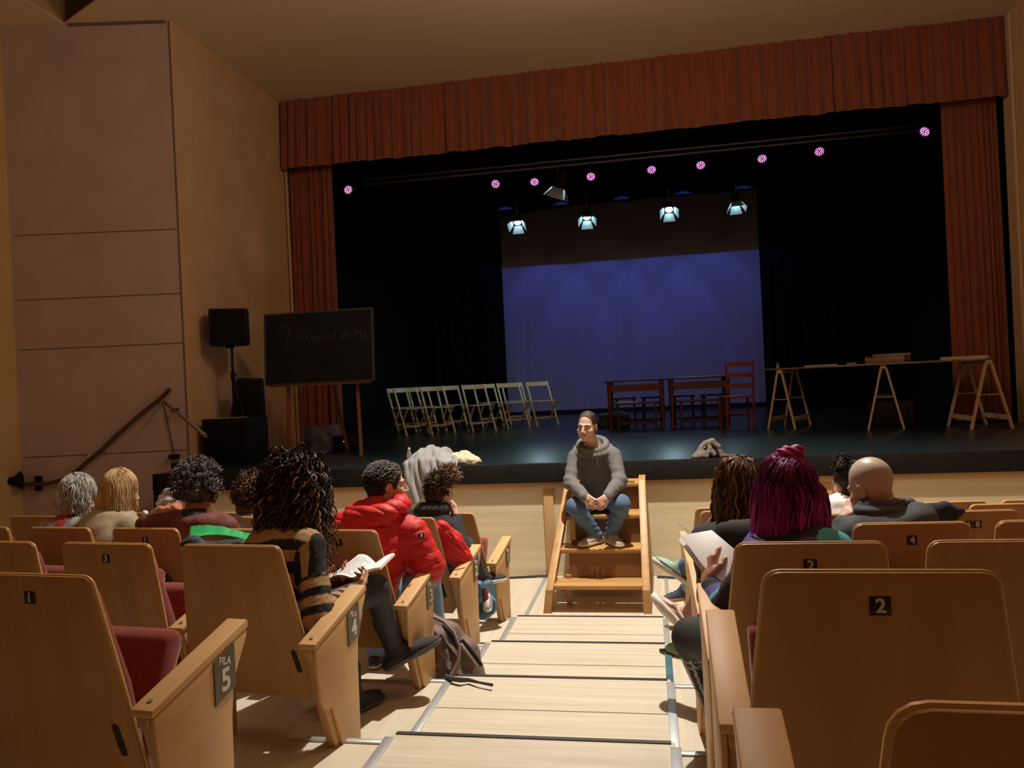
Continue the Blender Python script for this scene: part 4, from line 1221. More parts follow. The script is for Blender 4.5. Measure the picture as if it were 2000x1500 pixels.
for (xf, s) in ((lx, -1), (rx, 1)):
    P = [V(xf(0.0), 6.19, 0.0), V(xf(0.19), 6.19, 0.19), V(xf(0.97), 6.97, 0.97), V(xf(0.97), 7.32, 0.97), V(xf(0.97), 7.32, 0.86), V(xf(0.85), 7.05, 0.85), V(xf(0.10), 6.32, 0.10), V(xf(0), 6.32, 0)]
    P = [p - org for p in P]
    wv = V(0.062 * -s, 0, 0)
    n = len(P)
    MB().add(P + [p + wv for p in P], [tuple(range(n)), tuple(range(2 * n - 1, n - 1, -1))] + [(i, n + i, n + (i + 1) % n, (i + 1) % n) for i in range(n)]).build('stringer', m_step, t, bevel=0.004, smooth=0.3)
    MB().bar(V(xf(0.9), 7.28, 0) - org + wv * 0.5, V(xf(0.9), 7.28, 0.88) - org + wv * 0.5, 0.06, 0.05, (0, 1, 0)).build('rear_leg', m_step, t)
MB().box(V(-0.5, 6.80, 0.05) - org, (0.74, 0.04, 0.06)).build('floor_rail', m_step, t)
# tape marks on the aisle strip
m_tape = mat('blue_green_tape', (0.05, 0.15, 0.20), 0.35, (0.03, 0.09, 0.13), 20)
tag(MB().box((AR, 4.30, ZT[2 + 1] + 0.0115), (0.038, 0.55, 0.002)).build('tape_strip', m_tape), 'strip of blue green tape stuck on the right aisle nosing', 'tape')
for y, w_, lab in ((4.60, 0.10, 'short dark tape mark across the far end of the blue green tape'), (3.98, 0.16, 'short dark tape mark across the near end of the blue green tape')):
    tag(MB().box((AR, y, ZT[3] + 0.014), (w_, 0.03, 0.002)).build('tape_mark', m_blackline), lab, 'tape')
# ================================================================== people
m_skin = mat('fair_skin', (0.56, 0.33, 0.245), 0.5, (0.62, 0.38, 0.285), 14, bump=0.02, bscale=200, spec=0.4)
m_skin2 = mat('tanned_skin', (0.47, 0.235, 0.145), 0.5, (0.53, 0.28, 0.18), 14, bump=0.02, bscale=200, spec=0.4)
m_scalp = mat('shaved_scalp', (0.46, 0.36, 0.31), 0.36, (0.50, 0.40, 0.345), 20, spec=0.5)
m_lip = mat('lip', (0.50, 0.25, 0.20), 0.45)
m_eye = mat('eye_white', (0.75, 0.72, 0.68), 0.25)
m_iris = mat('dark_iris', (0.03, 0.018, 0.01), 0.2)
m_brow = mat('dark_brow', (0.045, 0.028, 0.02), 0.8)


def nrm(v): v = np.asarray(v, float); return v / (np.linalg.norm(v) + 1e-12)


def face_frame(fwd, up=(0, 0, 1), roll=0.0):
    f = nrm(fwd); u = np.asarray(up, float); u = nrm(u - f * (u @ f)); r = np.cross(f, u)
    if roll:
        r, u = r * math.cos(roll) + u * math.sin(roll), u * math.cos(roll) - r * math.sin(roll)
    return np.stack([r, f, u], 1)          # columns: right, forward, up


def add_head(S, c, R, s=1.0):
    L = lambda x, y, z: c + R @ (V(x, y, z) * s)
    S.ell(L(0, -0.014, 0.036), V(.074, .094, .086) * s, R, 0.02)
    S.ell(L(0, 0.030, -0.028), V(.061, .064, .082) * s, R, 0.03)
    S.ell(L(0, 0.044, -0.082), V(.046, .044, .034) * s, R, 0.025)
    S.ell(L(0, 0.074, -0.104), V(.020, .016, .016) * s, R, 0.02)
    for q in (-1, 1):
        S.ell(L(q * .042, .058, -.034), V(.026, .026, .03) * s, R, 0.02)
        S.ell(L(q * .052, .022, -.082), V(.016, .030, .022) * s, R, 0.02)
        S.cap(L(q * .014, .087, .020), L(q * .048, .070, .018), .010 * s, .009 * s, 0.012)
    for q in (-1, 1): S.ell(L(q * .031, .098, .001), V(.019, .020, .013) * s, R, 0.012, -1)
    S.cap(L(0, .088, .012), L(0, .113, -.032), .0085 * s, .0125 * s, 0.012)
    for q in (-1, 1): S.ell(L(q * .013, .102, -.038), V(.009, .011, .008) * s, R, 0.008)
    S.cap(L(-.020, .089, -.064), L(.020, .089, -.064), .008 * s, None, 0.008)
    S.cap(L(-.017, .088, -.076), L(.017, .088, -.076), .009 * s, None, 0.008)
    S.cap(L(-.024, .097, -.0695), L(.024, .097, -.0695), .0022 * s, None, 0.003, -1)
    for q in (-1, 1):
        S.ell(L(q * .077, -.012, -.010), V(.0085, .020, .031) * s, R @ rotz(-q * 0.35), 0.006)
        S.ell(L(q * .084, -.006, -.008), V(.006, .011, .019) * s, R @ rotz(-q * 0.35), 0.006, -1)


def face_parts(t, org, c, R, s=1.0, brows=True):
    L = lambda x, y, z: c - org + R @ (V(x, y, z) * s)
    for q in (-1, 1):
        MB().ell(L(q * .031, .0765, .001), .0125 * s, None, 12, 8).build('eyeball', m_eye, t)
        MB().ell(L(q * .031 - .001, .0845, -.0005), .0064 * s, None, 10, 6).build('iris', m_iris, t)
        MB().ell(L(q * .031, .0770, .0048), V(.0150, .0132, .0095) * s, R, 12, 8).build('eyelid', m_skin, t)
        if brows: MB().tube([L(q * .012, .094, .018), L(q * .030, .092, .024), L(q * .050, .076, .020)], [.0035 * s, .0045 * s, .002], 6).build('eyebrow', m_brow, t)


def add_hand(S, w, d, n, thumb, curl=(0.5, 0.6, 0.5), s=1.0, spread=0.10):
    """w wrist, d finger direction, n direction the palm faces, thumb +1/-1: side (along cross(d,n))"""
    d = nrm(d); n = np.asarray(n, float); n = nrm(n - d * (n @ d)); q = np.cross(d, n) * thumb
    R = np.stack([q, d, n], 1)
    S.cap(w - d * 0.01, w + d * 0.03 * s, .023 * s, .022 * s, 0.015)
    S.rbox(w + d * 0.052 * s, V(.028, .036, .004) * s, R, .010 * s, 0.014)
    for i, (o, L) in enumerate(((.031, .92), (.0105, 1.0), (-.0105, .94), (-.030, .76))):
        b = w + d * (.088 - 0.004 * abs(i - 1)) * s + q * o * s
        a = 0.0; p = b
        dirq = nrm(d + q * (o / .03) * spread)
        for j, (ln, r0_, r1_) in enumerate(((.044, .0092, .0086), (.028, .0086, .0080), (.022, .0080, .0066))):
            a += curl[j] * (1 + 0.10 * (i - 1))
            e_ = p + (dirq * math.cos(a) + n * math.sin(a)) * ln * L * s
            S.cap(p, e_, r0_ * s, r1_ * s, 0.004); p = e_
    b = w + d * 0.022 * s + q * 0.026 * s
    p1 = b + nrm(d * 0.62 + q * 0.62 + n * 0.30) * 0.042 * s
    p2 = p1 + nrm(d * 0.85 + q * 0.15 + n * 0.45) * 0.032 * s
    p3 = p2 + nrm(d * 0.88 - q * 0.10 + n * 0.50) * 0.024 * s
    S.cap(b, p1, .015 * s, .0115 * s, 0.010).cap(p1, p2, .0110 * s, .0098 * s, 0.005).cap(p2, p3, .0098 * s, .0075 * s, 0.004)


def trunk(S, J, g=0.0, k=0.05, sc=1.0, chest=True):
    P, N = J['pel'], J['neck']
    up = nrm(N - P); rt = J['shR'] - J['shL']; rt = nrm(rt - up * (rt @ up)); fw = np.cross(up, rt)
    R = np.stack([rt, fw, up], 1); L = np.linalg.norm(N - P)
    S.ell(P + up * 0.02 + fw * 0.01, V(.158, .122, .125) * sc + g, R, k)
    bow = J.get('bow', 0.0)
    S.ell(P + up * L * 0.36 - fw * bow * 0.6, V(.138, .106, .18) * sc + g, R, k)
    S.ell(P + up * L * 0.66 - fw * bow, V(.150, .106, .175) * sc + g, R, k)
    d_ = nrm(J['shR'] - J['shL']) * 0.025 * sc
    S.cap(J['shL'] + d_ - up * 0.015, J['shR'] - d_ - up * 0.015, .046 * sc + g * 0.8, None, k * 0.8)
    for q, s_ in (('shL', 1), ('shR', -1)):
        S.cap(N + up * 0.005, J[q] + d_ * s_, .038 * sc + g * 0.6, .044 * sc + g * 0.7, 0.03)
    return R


def limbs(S, J, arms=True, legs=True, g=0.0, k=0.03, sc=1.0, wcut=0.0):
    if arms:
        for q in 'LR':
            if 'el' + q not in J: continue
            w_ = J['wr' + q] - nrm(J['wr' + q] - J['el' + q]) * wcut
            S.cap(J['sh' + q], J['el' + q], .047 * sc + g, .040 * sc + g, k).cap(J['el' + q], w_, .042 * sc + g, .028 * sc + g, k)
    if legs:
        for q in 'LR':
            if 'kn' + q not in J: continue
            S.cap(J['hp' + q], J['kn' + q], .086 * sc + g, .058 * sc + g, k).cap(J['kn' + q], J['an' + q], .057 * sc + g, .037 * sc + g, k)


def foot_dir(S, an, d, up=(0, 0, 1), L=0.255, h=0.075, w=0.043, k=0.02, g=0.0):
    """shoe / foot from the ankle joint: sole along d, up = normal of the sole"""
    d = nrm(d); up = np.asarray(up, float); up = nrm(up - d * (up @ d)); q = np.cross(d, up)
    base = an - up * h
    R = np.stack([q, d, up], 1)
    S.ell(base - d * 0.025 + up * 0.034, V(w * 0.82, 0.062, 0.036) + g, R, k)
    S.ell(base + d * L * 0.28 + up * 0.034, V(w * 0.86, L * 0.30, 0.034) + g, R, k)
    S.ell(base + d * L * 0.52 + up * 0.026, V(w, L * 0.24, 0.027) + g, R, k)
    S.cap(an + up * 0.01, base + d * 0.05 + up * 0.045, .040 + g, .036 + g, k)
    return base, R


def shoe(t, org, an, d, up, m, m_sole, L=0.265, h=0.078, w=0.045, name='shoe', laces=None, high=0.0, sole_h=0.026):
    S = SDF(0.0055, 0.02)
    base, R = foot_dir(S, an, d, up, L, h, w, 0.02, 0.004)
    if high: S.cap(an, an + R[:, 2] * high, .047, .050, 0.02)
    o = S.build(name, m, t, org)
    S2 = SDF(0.0055, 0.012)
    foot_dir(S2, an, d, up, L, h, w, 0.03, 0.0085)
    S2.rbox(base + R[:, 2] * (0.19 + sole_h), V(0.3, 0.5, 0.19 - 0.002), R, 0.002, 0.004, -1)
    S2.rbox(base - R[:, 2] * 0.05, V(0.3, 0.5, 0.048), R, 0.002, 0.004, -1)
    S2.build('sole', m_sole, o, org)
    if laces:
        for i in range(4):
            a = base + R[:, 1] * (0.055 + 0.025 * i) + R[:, 2] * (0.085 - 0.009 * i) - org
            MB().tube([a - R[:, 0] * 0.020, a + R[:, 2] * 0.004 + R[:, 1] * 0.004, a + R[:, 0] * 0.020], 0.0035, 5).build('lace', laces, o)
    return o


def strands(name, m, t, org, roots, path, n_pts=16, r=0.004, nside=4, seed=0, cols=None):
    """hair locks: path(root, i, rng) -> array of points; cols = list of colours from root to tip"""
    rg = np.random.RandomState(seed)
    mb = MB(); CC = []
    for i, p in enumerate(roots):
        pts = path(p, i, rg)
        k = len(pts)
        rr = [r * (0.55 + 0.45 * math.sin(PI * min(1, 0.25 + 0.75 * j / (k - 1)))) * (1 if j < k - 1 else 0.3) for j in range(k)]
        mb.tube([q - org for q in pts], rr, nside, cap=False)
        if cols:
            br = math.exp(rg.normal() * 0.35); sh = rg.normal() * 0.14
            for j in range(k):
                x = min(max(j / (k - 1) + sh, 0), 0.999) * (len(cols) - 1)
                a = int(x); c_ = (np.asarray(cols[a]) * (1 - x + a) + np.asarray(cols[a + 1]) * (x - a)) * br
                CC += [[*np.clip(c_, 0, 0.9), 1.0]] * nside
    o = mb.build(name, m, t, smooth=1.5)
    if cols:
        at_ = o.data.color_attributes.new('col', 'FLOAT_COLOR', 'POINT')
        at_.data.foreach_set('color', np.array(CC, dtype=np.float32).ravel())
    return o


m_hairattr = mat('two_tone_hair', (0.1, 0.1, 0.1), 0.5, scale=30, attr=True, spec=0.28)


def scalp_pts(c, R, n, s=1.0, zmin=-0.2, yfront=0.5, seed=0, rad=(.080, .100, .092)):
    rg = np.random.RandomState(seed); out = []
    while len(out) < n:
        d = nrm(rg.normal(size=3))
        if d[2] < zmin: continue
        if d[1] > yfront and d[2] < 0.62 + 0.25 * (d[1] > 0.75): continue
        out.append((c + R @ ((V(0, -0.012, 0.034) + d * V(*rad)) * s), R @ d, d))
    return out


def hair_mat(name, c1, c2, rough=0.55):
    return mat(name, c1, rough, c2, 26, (1, 1, 0.25), 0.25, 240, spec=0.25)


class Person:
    def __init__(s, label, J, skin=m_skin, base=None):
        s.J = J
        s.org = V(*base) if base is not None else V(J['pel'][0], J['pel'][1], J['pel'][2] - 0.5)
        s.t = thing('person', label, 'person', s.org)
        s.skin = skin

    def body(s, res=0.006, hs=1.0, hands=None, feet=True, mfn=None, mats=None, arms=True, legs=True, sc=1.0):
        J = s.J
        S = SDF(res, 0.03)
        trunk(S, J, -0.012, 0.05, sc)
        limbs(S, J, arms, legs, -0.008, 0.03, sc)
        S.cap(J['neck'], J['head'] + s.R @ V(0, -0.015, -0.03), .056, .053, 0.03)
        add_head(S, J['head'], s.R, hs)
        if hands: hands(S)
        if feet:
            for q in 'LR':
                if 'an' + q in J: foot_dir(S, J['an' + q], J['ft' + q], J.get('up' + q, (0, 0, 1)), 0.24, 0.072, 0.038, 0.02, -0.004)
        s.body_ob = S.build('body', mats or s.skin, s.t, s.org, mfn=mfn)
        return s.body_ob

    def lipfn(s, R, c, hs=1.0):
        def f(P):
            q = (P - c) @ R / hs
            lip = (np.abs(q[:, 0]) < .021) & (q[:, 1] > .0925) & (q[:, 2] < -.061) & (q[:, 2] > -.079)
            return lip.astype(int)
        return f


m_denim = mat('blue_denim', (0.060, 0.11, 0.20), 0.8, (0.10, 0.17, 0.29), 16, bump=0.1, bscale=400)
m_hood = mat('grey_hoodie_fleece', (0.128, 0.124, 0.124), 0.92, (0.15, 0.146, 0.146), 30, bump=0.12, bscale=350)
m_sole = mat('off_white_sole', (0.62, 0.58, 0.50), 0.6)
m_suede = mat('grey_beige_suede', (0.33, 0.27, 0.21), 0.85, (0.38, 0.32, 0.25), 20, bump=0.1, bscale=200)

# ------------------------------------------------------------------ 1. the man on the steps
J = {}
J['pel'] = V(-0.485, 6.98, 0.80); J['neck'] = at(1158, 876, 6.80)
J['shR'] = at(1123, 894, 6.80); J['shL'] = at(1198, 889, 6.80); J['bow'] = 0.02
J['elR'] = at(1114, 942, 6.66); J['elL'] = at(1211, 938, 6.66)
J['wrR'] = at(1143, 971, 6.42); J['wrL'] = at(1186, 972, 6.42)
J['hpR'] = J['pel'] + V(-0.09, -0.02, 0.0); J['hpL'] = J['pel'] + V(0.09, -0.02, 0.0)
J['knR'] = at(1124, 990, 6.54); J['knL'] = at(1213, 985, 6.54)
J['anR'] = at(1163, 1037, 6.66); J['anL'] = at(1194, 1037, 6.66)
for q in 'LR': J['an' + q][2] = 0.462 + 0.085
J['ftR'] = V(-0.60, -0.72, 0); J['ftL'] = V(0.42, -0.86, 0)
J['head'] = at(1147, 832, 6.70)
p = Person('man in grey hoodie and jeans sitting on the wooden steps with clasped hands', J, m_skin, (-0.49, 6.75, 0.46))
p.R = face_frame((-0.27, -0.93, -0.10), (0.02, -0.10, 1), 0.03)
def hands1(S):
    mid = at(1164, 984, 6.36)
    add_hand(S, J['wrR'], at(1172, 990, 6.36) - J['wrR'], V(0.5, 0.55, -0.25), -1, (0.55, 0.75, 0.5), 1.0, 0.02)
    add_hand(S, J['wrL'], at(1156, 992, 6.33) - J['wrL'], V(-0.55, 0.55, -0.2), 1, (0.75, 0.85, 0.6), 1.0, 0.02)
p.body(0.0042, 1.02, hands1, True, p.lipfn(p.R, J['head'], 1.02), [m_skin, m_lip])
face_parts(p.t, p.org, J['head'], p.R, 1.02)
# short dark hair, receding
h1 = hair_mat('short_dark_brown_hair', (0.035, 0.022, 0.016), (0.085, 0.06, 0.045))
def cap_hair(p, m, hs, front=0.05, low=-0.055, thick=0.008, seed=1, tuft=0.004, sidefront=0.035, name='hair', res=0.0045, top=0.0):
    c = p.J['head']; R = p.R
    L = lambda x, y, z: c + R @ (V(x, y, z) * hs)
    S = SDF(res, 0.012)
    S.ell(L(0, -0.016, 0.038 + top / 2), (V(.074, .094, .086 + top / 2) * hs + thick), R)
    S.ell(L(0, -0.050, -0.02), (V(.064, .055, .075) * hs + thick * 0.8), R, 0.02)
    # clear the face, the ears and the nape
    S.ell(L(0, 0.105, -0.035 + front * 0.6), V(.105, .078, .105) * hs, R, 0.006, -1)
    S.rbox(L(0, 0.06, -0.14), V(.12, .085, .085) * hs, R, 0.01, 0.008, -1)
    S.rbox(L(0, 0.0, -0.17), V(.12, .14, .17 + low) * hs if False else V(.12, .14, .08) * hs, R, 0.01, 0.008, -1)
    for q in (-1, 1): S.ell(L(q * .080, .0, -.022), V(.026, .026, .038) * hs, R, 0.006, -1)
    return S.build(name, m, p.t, p.org, disp=lambda P: tuft * nz(P, 190, seed, 9) + tuft * nz(P, 90, seed + 1))
cap_hair(p, h1, 1.02, 0.066, thick=0.004, tuft=0.0015)
def shortpath(ln, back=-0.5):
    def f(root, i, rg):
        p0, d, dl = root
        v = nrm(d * 0.10 + p.R @ V(0.05, back, -0.10 - 0.6 * max(0, 0.3 - dl[2])) + rg.normal(size=3) * 0.12)
        return np.array([p0 + v * s_ + d * 0.003 * math.sin(s_ / ln * PI) for s_ in np.linspace(0, ln * (0.7 + 0.5 * rg.rand()), 5)])
    return f
rs = [r for r in scalp_pts(J['head'], p.R, 2800, 1.02, -0.6, 0.9, 3, (.078, .098, .090)) if (r[2][1] < 0.50 + 0.2 * (r[2][2] > 0.9)) and not (r[2][2] < 0.12 and r[2][1] > -0.05)]
strands('short_hair', m_hairattr, p.t, p.org, rs, shortpath(0.013, -0.5), r=0.0012, nside=3, seed=3, cols=[V(.016, .010, .008), V(.05, .035, .026)])
# hoodie
S = SDF(0.006, 0.03)
trunk(S, J, 0.026, 0.05)
limbs(S, J, True, False, 0.020, 0.035, 1.0, 0.02)
for q in 'LR':
    S.cap(J['wr' + q] - nrm(J['wr' + q] - J['el' + q]) * 0.055, J['wr' + q] - nrm(J['wr' + q] - J['el' + q]) * 0.01, .040, .037, 0.006)
nk_, up_ = J['neck'], V(0, 0, 1)
ring = [nk_ + V(0.118 * math.sin(a), -0.105 * math.cos(a) + 0.01, -0.012 + 0.100 * (1 - math.cos(a)) / 2) for a in np.linspace(-PI, PI, 21)]
for a, b in zip(ring, ring[1:]): S.cap(a, b, .027, None, 0.012)
ring = [nk_ + V(0.150 * math.sin(a), -0.120 * math.cos(a) + 0.02, -0.055 + 0.095 * (1 - math.cos(a)) / 2) for a in np.linspace(-PI, PI, 21)]
for a, b in zip(ring, ring[1:]): S.cap(a, b, .024, None, 0.02)
S.ell(nk_ + V(0, 0.10, -0.01), (0.12, 0.06, 0.09), None, 0.03)
S.cap(J['neck'] + V(0, -0.01, 0.02), J['head'] + p.R @ V(0, -0.01, -0.02), .068, .066, 0.010, -1).ell(J['neck'] + V(0, -0.03, 0.03), (0.085, 0.085, 0.05), None, 0.012, -1)
def folds1(P):
    d = 0.006 * np.exp(-((P - J['neck'] - V(0, -0.1, -0.25)) ** 2).sum(1) / 0.16 ** 2) * np.sin(P @ V(34, 8, -30) + 2.5 * nz(P, 9, 31))
    for q in 'LR':
        e_ = J['el' + q]
        wgt = np.exp(-((P - e_) ** 2).sum(1) / 0.10 ** 2)
        d += wgt * 0.0055 * np.sin((P - e_) @ V(20, 30, 75) + 2 * nz(P, 14, 3))
    b_ = np.exp(-((P[:, 2] - 0.98) / 0.12) ** 2)
    return d + b_ * 0.008 * nz(P, 34, 8) + 0.004 * nz(P, 24, 2) + 0.0012 * nz(P, 120, 5)
S.build('hoodie', m_hood, p.t, p.org, disp=folds1)
for s_ in (-1, 1):
    a = nk_ + V(0.035 * s_, -0.115, -0.055) - p.org
    MB().tube([a, a + V(0.01 * s_, -0.012, -0.05), a + V(0.012 * s_, -0.01, -0.11)], 0.003, 5).build('drawstring', m_hood, p.t)
# jeans
S = SDF(0.007, 0.03)
S.ell(J['pel'] + V(0, 0.0, 0.0), (.175, .14, .115), None, 0.05)
limbs(S, J, False, True, 0.020, 0.035)
def folds2(P):
    d = 0.003 * nz(P, 26, 4)
    for q in 'LR':
        wgt = np.exp(-((P - J['kn' + q] + V(0, -0.03, 0.06)) ** 2).sum(1) / 0.09 ** 2)
        d += wgt * 0.008 * np.sin((P - J['kn' + q]) @ V(30, 10, 80) + 2 * nz(P, 18, 6))
        wgt = np.exp(-((P - J['an' + q] - V(0, 0, 0.07)) ** 2).sum(1) / 0.07 ** 2)
        d += wgt * 0.006 * np.sin(P[:, 2] * 130 + 2 * nz(P, 20, 7))
    return d
S.build('jeans', m_denim, p.t, p.org, disp=folds2)
for q in 'LR':
    shoe(p.t, p.org, J['an' + q], J['ft' + q], (0, 0, 1), m_suede, m_sole, 0.27, 0.080, 0.045, 'shoe', m_sole)
MB().ell(J['anR'] + V(0.02, -0.045, 0.035) - p.org, (0.013, 0.006, 0.02)).build('sock_stripe', mat('pale_blue_sock', (0.35, 0.45, 0.52), 0.9), p.t)

# ------------------------------------------------------------------ seated audience helper
def seated(px, py, Y, face, feetz, lean=0.10, zh=None, turn=0.0, seat_c=None, hipz=None, sw=0.18, sit=0.16):
    """joints of someone sitting with the back to the hall; head centre at pixel (px,py) in the plane Y"""
    J = {}
    H = at(px, py, Y)
    J['head'] = H
    tr = rotz(turn)
    sc_ = seat_c if seat_c is not None else V(H[0], Y - 0.1, 0)
    J['pel'] = V(sc_[0], sc_[1] + sit, hipz)
    f = tr @ V(0, 1, 0); rgt = tr @ V(1, 0, 0)
    J['neck'] = H + V(0, 0, -0.155) - f * 0.05
    base = J['neck'] + V(0, 0, -0.055) - f * 0.01
    J['shL'] = base - rgt * sw; J['shR'] = base + rgt * sw
    for q, s_ in (('L', -1), ('R', 1)):
        J['el' + q] = J['sh' + q] + rgt * s_ * 0.05 + f * 0.10 + V(0, 0, -0.26)
        J['wr' + q] = J['el' + q] - rgt * s_ * 0.10 + f * 0.22 + V(0, 0, -0.02)
        J['hp' + q] = J['pel'] + V(s_ * 0.09, 0.03, 0)
        J['kn' + q] = J['hp' + q] + V(s_ * 0.02, 0.40, 0.03)
        J['an' + q] = V(J['kn' + q][0], J['kn' + q][1] + 0.06, feetz + 0.08)
        J['ft' + q] = V(s_ * 0.15, 1, 0)
    return J


def coat(p, name, m, g=0.03, sc=1.0, disp=None, col=None, arms=True, res=0.007, extra=None, wcut=0.02):
    S = SDF(res, 0.04)
    trunk(S, p.J, g, 0.05, sc)
    limbs(S, p.J, arms, False, g * 0.85, 0.04, sc, wcut)
    if extra: extra(S)
    return S.build(name, m, p.t, p.org, disp=disp or (lambda P: 0.006 * nz(P, 24, 3) + 0.002 * nz(P, 70, 4)), col=col)


def trousers(p, m, g=0.012, name='trousers', disp=None, col=None):
    S = SDF(0.008, 0.03)
    S.ell(p.J['pel'], (.17, .15, .12), None, 0.05)
    limbs(S, p.J, False, True, g, 0.03)
    return S.build(name, m, p.t, p.org, disp=disp or (lambda P: 0.003 * nz(P, 26, 4)), col=col)


def simple_shoes(p, m, ms=None):
    for q in 'LR':
        if 'an' + q in p.J: shoe(p.t, p.org, p.J['an' + q], p.J['ft' + q], p.J.get('up' + q, (0, 0, 1)), m, ms or m_sole)


def relaxed_hands(J, curl=(0.3, 0.4, 0.3)):
    def f(S):
        for q, th in (('L', 1), ('R', -1)):
            if 'wr' + q in J: add_hand(S, J['wr' + q], J['wr' + q] - J['el' + q], V(0, 0.1, -1), th, curl)
    return f


def curl_path(L, amp, freq, grav, out=0.5, n=18, jit=0.3, c=None, floor=None):
    def path(root, i, rg):
        p0, d, dl = root
        p_ = p0.copy(); v = d * out + V(0, 0, 0.15)
        Lr = L * (1 + jit * (rg.rand() - 0.5) * 2); st = Lr / n
        ph = rg.rand() * 6.28; fr = freq * (0.8 + 0.4 * rg.rand()); am = amp * (0.7 + 0.6 * rg.rand())
        pts = []
        ax, ay, _ = frame(d + V(0.01, 0, 0))
        for j in range(n + 1):
            a = ph + fr * j * st
            g_ = min(1, j / 4)
            x, y, _z = frame(v)
            pts.append(p_ + (x * math.cos(a) + y * math.sin(a)) * am * g_)
            v = nrm(v * (1 - grav) + V(0, 0, -1) * grav + rg.normal(size=3) * 0.04)
            nx = p_ + v * st
            if c is not None:          # keep outside the head
                e_ = (nx - c); dist = np.linalg.norm(e_ / V(.092, .105, .112))
                if dist < 1: nx = c + e_ / dist
            p_ = nx
        return np.array(pts)
    return path
# ------------------------------------------------------------------ 2. woman in the striped sweater
J = seated(572, 958, 3.12, None, ZT[4], seat_c=V(-1.62, 2.76, 0), hipz=0.91, turn=-0.15, sw=0.165, sit=0.20)
J['shR'] = at(604, 1068, 2.98); J['shL'] = at(512, 1072, 3.10)
J['elR'] = at(622, 1206, 2.88); J['wrR'] = at(687, 1160, 3.22)
J['elL'] = at(545, 1195, 3.22); J['wrL'] = at(622, 1136, 3.36)
J['knR'] = at(733, 1150, 3.40); J['anR'] = at(770, 1262, 3.55); J['ftR'] = RT * 0.80 + FW * 0.30 + UP * 0.36; J['upR'] = UP * 0.82 - RT * 0.36 + FW * 0.1
J['knL'] = V(-1.45, 3.34, 0.86); J['anL'] = V(-1.43, 3.36, ZT[4] + 0.085); J['ftL'] = V(0.35, 0.95, 0)
J['bow'] = 0.03
p = Person('woman with long curly highlighted hair in a brown and black striped sweater reading a book', J, m_skin2, (-1.60, 3.0, ZT[4]))
p.R = face_frame((0.35, 0.88, -0.42), (0.05, 0.3, 1))
def hands2(S):
    add_hand(S, J['wrR'], at(722, 1128, 3.36) - J['wrR'], V(-0.45, 0.25, 0.65), 1, (0.5, 0.7, 0.5), 0.95, 0.04)
    add_hand(S, J['wrL'], at(662, 1124, 3.42) - J['wrL'], V(0.2, 0.2, 0.9), -1, (0.35, 0.5, 0.4), 0.95, 0.04)
p.body(0.0055, 0.95, hands2, False)
face_parts(p.t, p.org, J['head'], p.R, 0.95)
tan, blk = V(0.42, 0.26, 0.13), V(0.012, 0.012, 0.016)
def stripes(P):
    sh, el, wr = J['shR'], J['elR'], J['wrR']
    def seg(a, b):
        d = b - a; L = np.linalg.norm(d); t = np.clip(((P - a) @ d) / L ** 2, 0, 1)
        return t * L, np.linalg.norm(P - a - t[:, None] * d, axis=1)
    t1, d1 = seg(sh, el); t2, d2 = seg(el, wr)
    L1 = np.linalg.norm(el - sh)
    u = np.where(d1 < d2, t1, L1 + t2)
    n_ = nz(P, 16, 21) * 0.010
    armv = (np.sin((u + n_) * 2 * PI / 0.074 + 0.6) > -0.1)
    armv = np.where((u < 0.13), np.sin(((P - sh) @ nrm(V(0.9, -0.3, 0.15)) + n_ * 1.5) * 2 * PI / 0.085 + 0.2) > 0.15, armv)
    armv = np.where(u > L1 + np.linalg.norm(wr - el) - 0.045, 0, armv)
    body = np.sin((P[:, 2] + n_ * 2.2 + 0.25 * np.abs(P[:, 0] + 1.55)) * 2 * PI / 0.10) > 0.0
    m = np.where(np.minimum(d1, d2) < 0.075, armv, body).astype(float)[:, None]
    return m * tan + (1 - m) * blk
m_knit = mat('fuzzy_striped_knit', (0.3, 0.2, 0.1), 0.95, scale=60, bump=0.35, bscale=260, attr=True)
coat(p, 'striped_sweater', m_knit, 0.022, 0.95, lambda P: 0.006 * nz(P, 26, 3) + 0.003 * nz(P, 75, 4) + 0.002 * nz(P, 200, 4), stripes, True, 0.0055, None, 0.03)
m_blacktights = mat('black_tights', (0.020, 0.020, 0.023), 0.7, (0.03, 0.03, 0.034), 30, bump=0.1, bscale=500)
trousers(p, m_blacktights, 0.004, 'black_leggings')
m_boot = mat('black_suede_boot', (0.018, 0.018, 0.020), 0.85, (0.035, 0.034, 0.034), 22, bump=0.2, bscale=200)
m_bsole = mat('dark_grey_boot_sole', (0.075, 0.075, 0.078), 0.8, bump=0.3, bscale=260)
shoe(p.t, p.org, J['anR'], J['ftR'], J['upR'], m_boot, m_bsole, 0.28, 0.095, 0.058, 'ankle_boot', None, 0.13)
shoe(p.t, p.org, J['anL'], J['ftL'], (0, 0, 1), m_boot, m_bsole, 0.27, 0.085, 0.050, 'ankle_boot', None, 0.13)
hc = J['head'] + p.R @ V(0, -0.012, 0.03)
m_dkc = hair_mat('dark_brown_curls', (0.012, 0.008, 0.007), (0.045, 0.026, 0.018))
m_gold = hair_mat('golden_highlight_curls', (0.20, 0.095, 0.035), (0.38, 0.22, 0.09))
S = SDF(0.008, 0.03)
S.ell(J['head'] + p.R @ V(0, -0.022, 0.036), (0.080, 0.096, 0.085), p.R).ell(J['head'] + V(0.0, -0.06, -0.08), (0.075, 0.05, 0.10)).ell(J['head'] + V(-0.01, -0.10, -0.17), (0.085, 0.035, 0.07))
hair = S.build('hair', m_dkc, p.t, p.org, disp=lambda P: 0.010 * nz(P, 60, 3, 9) + 0.006 * nz(P, 140, 6))
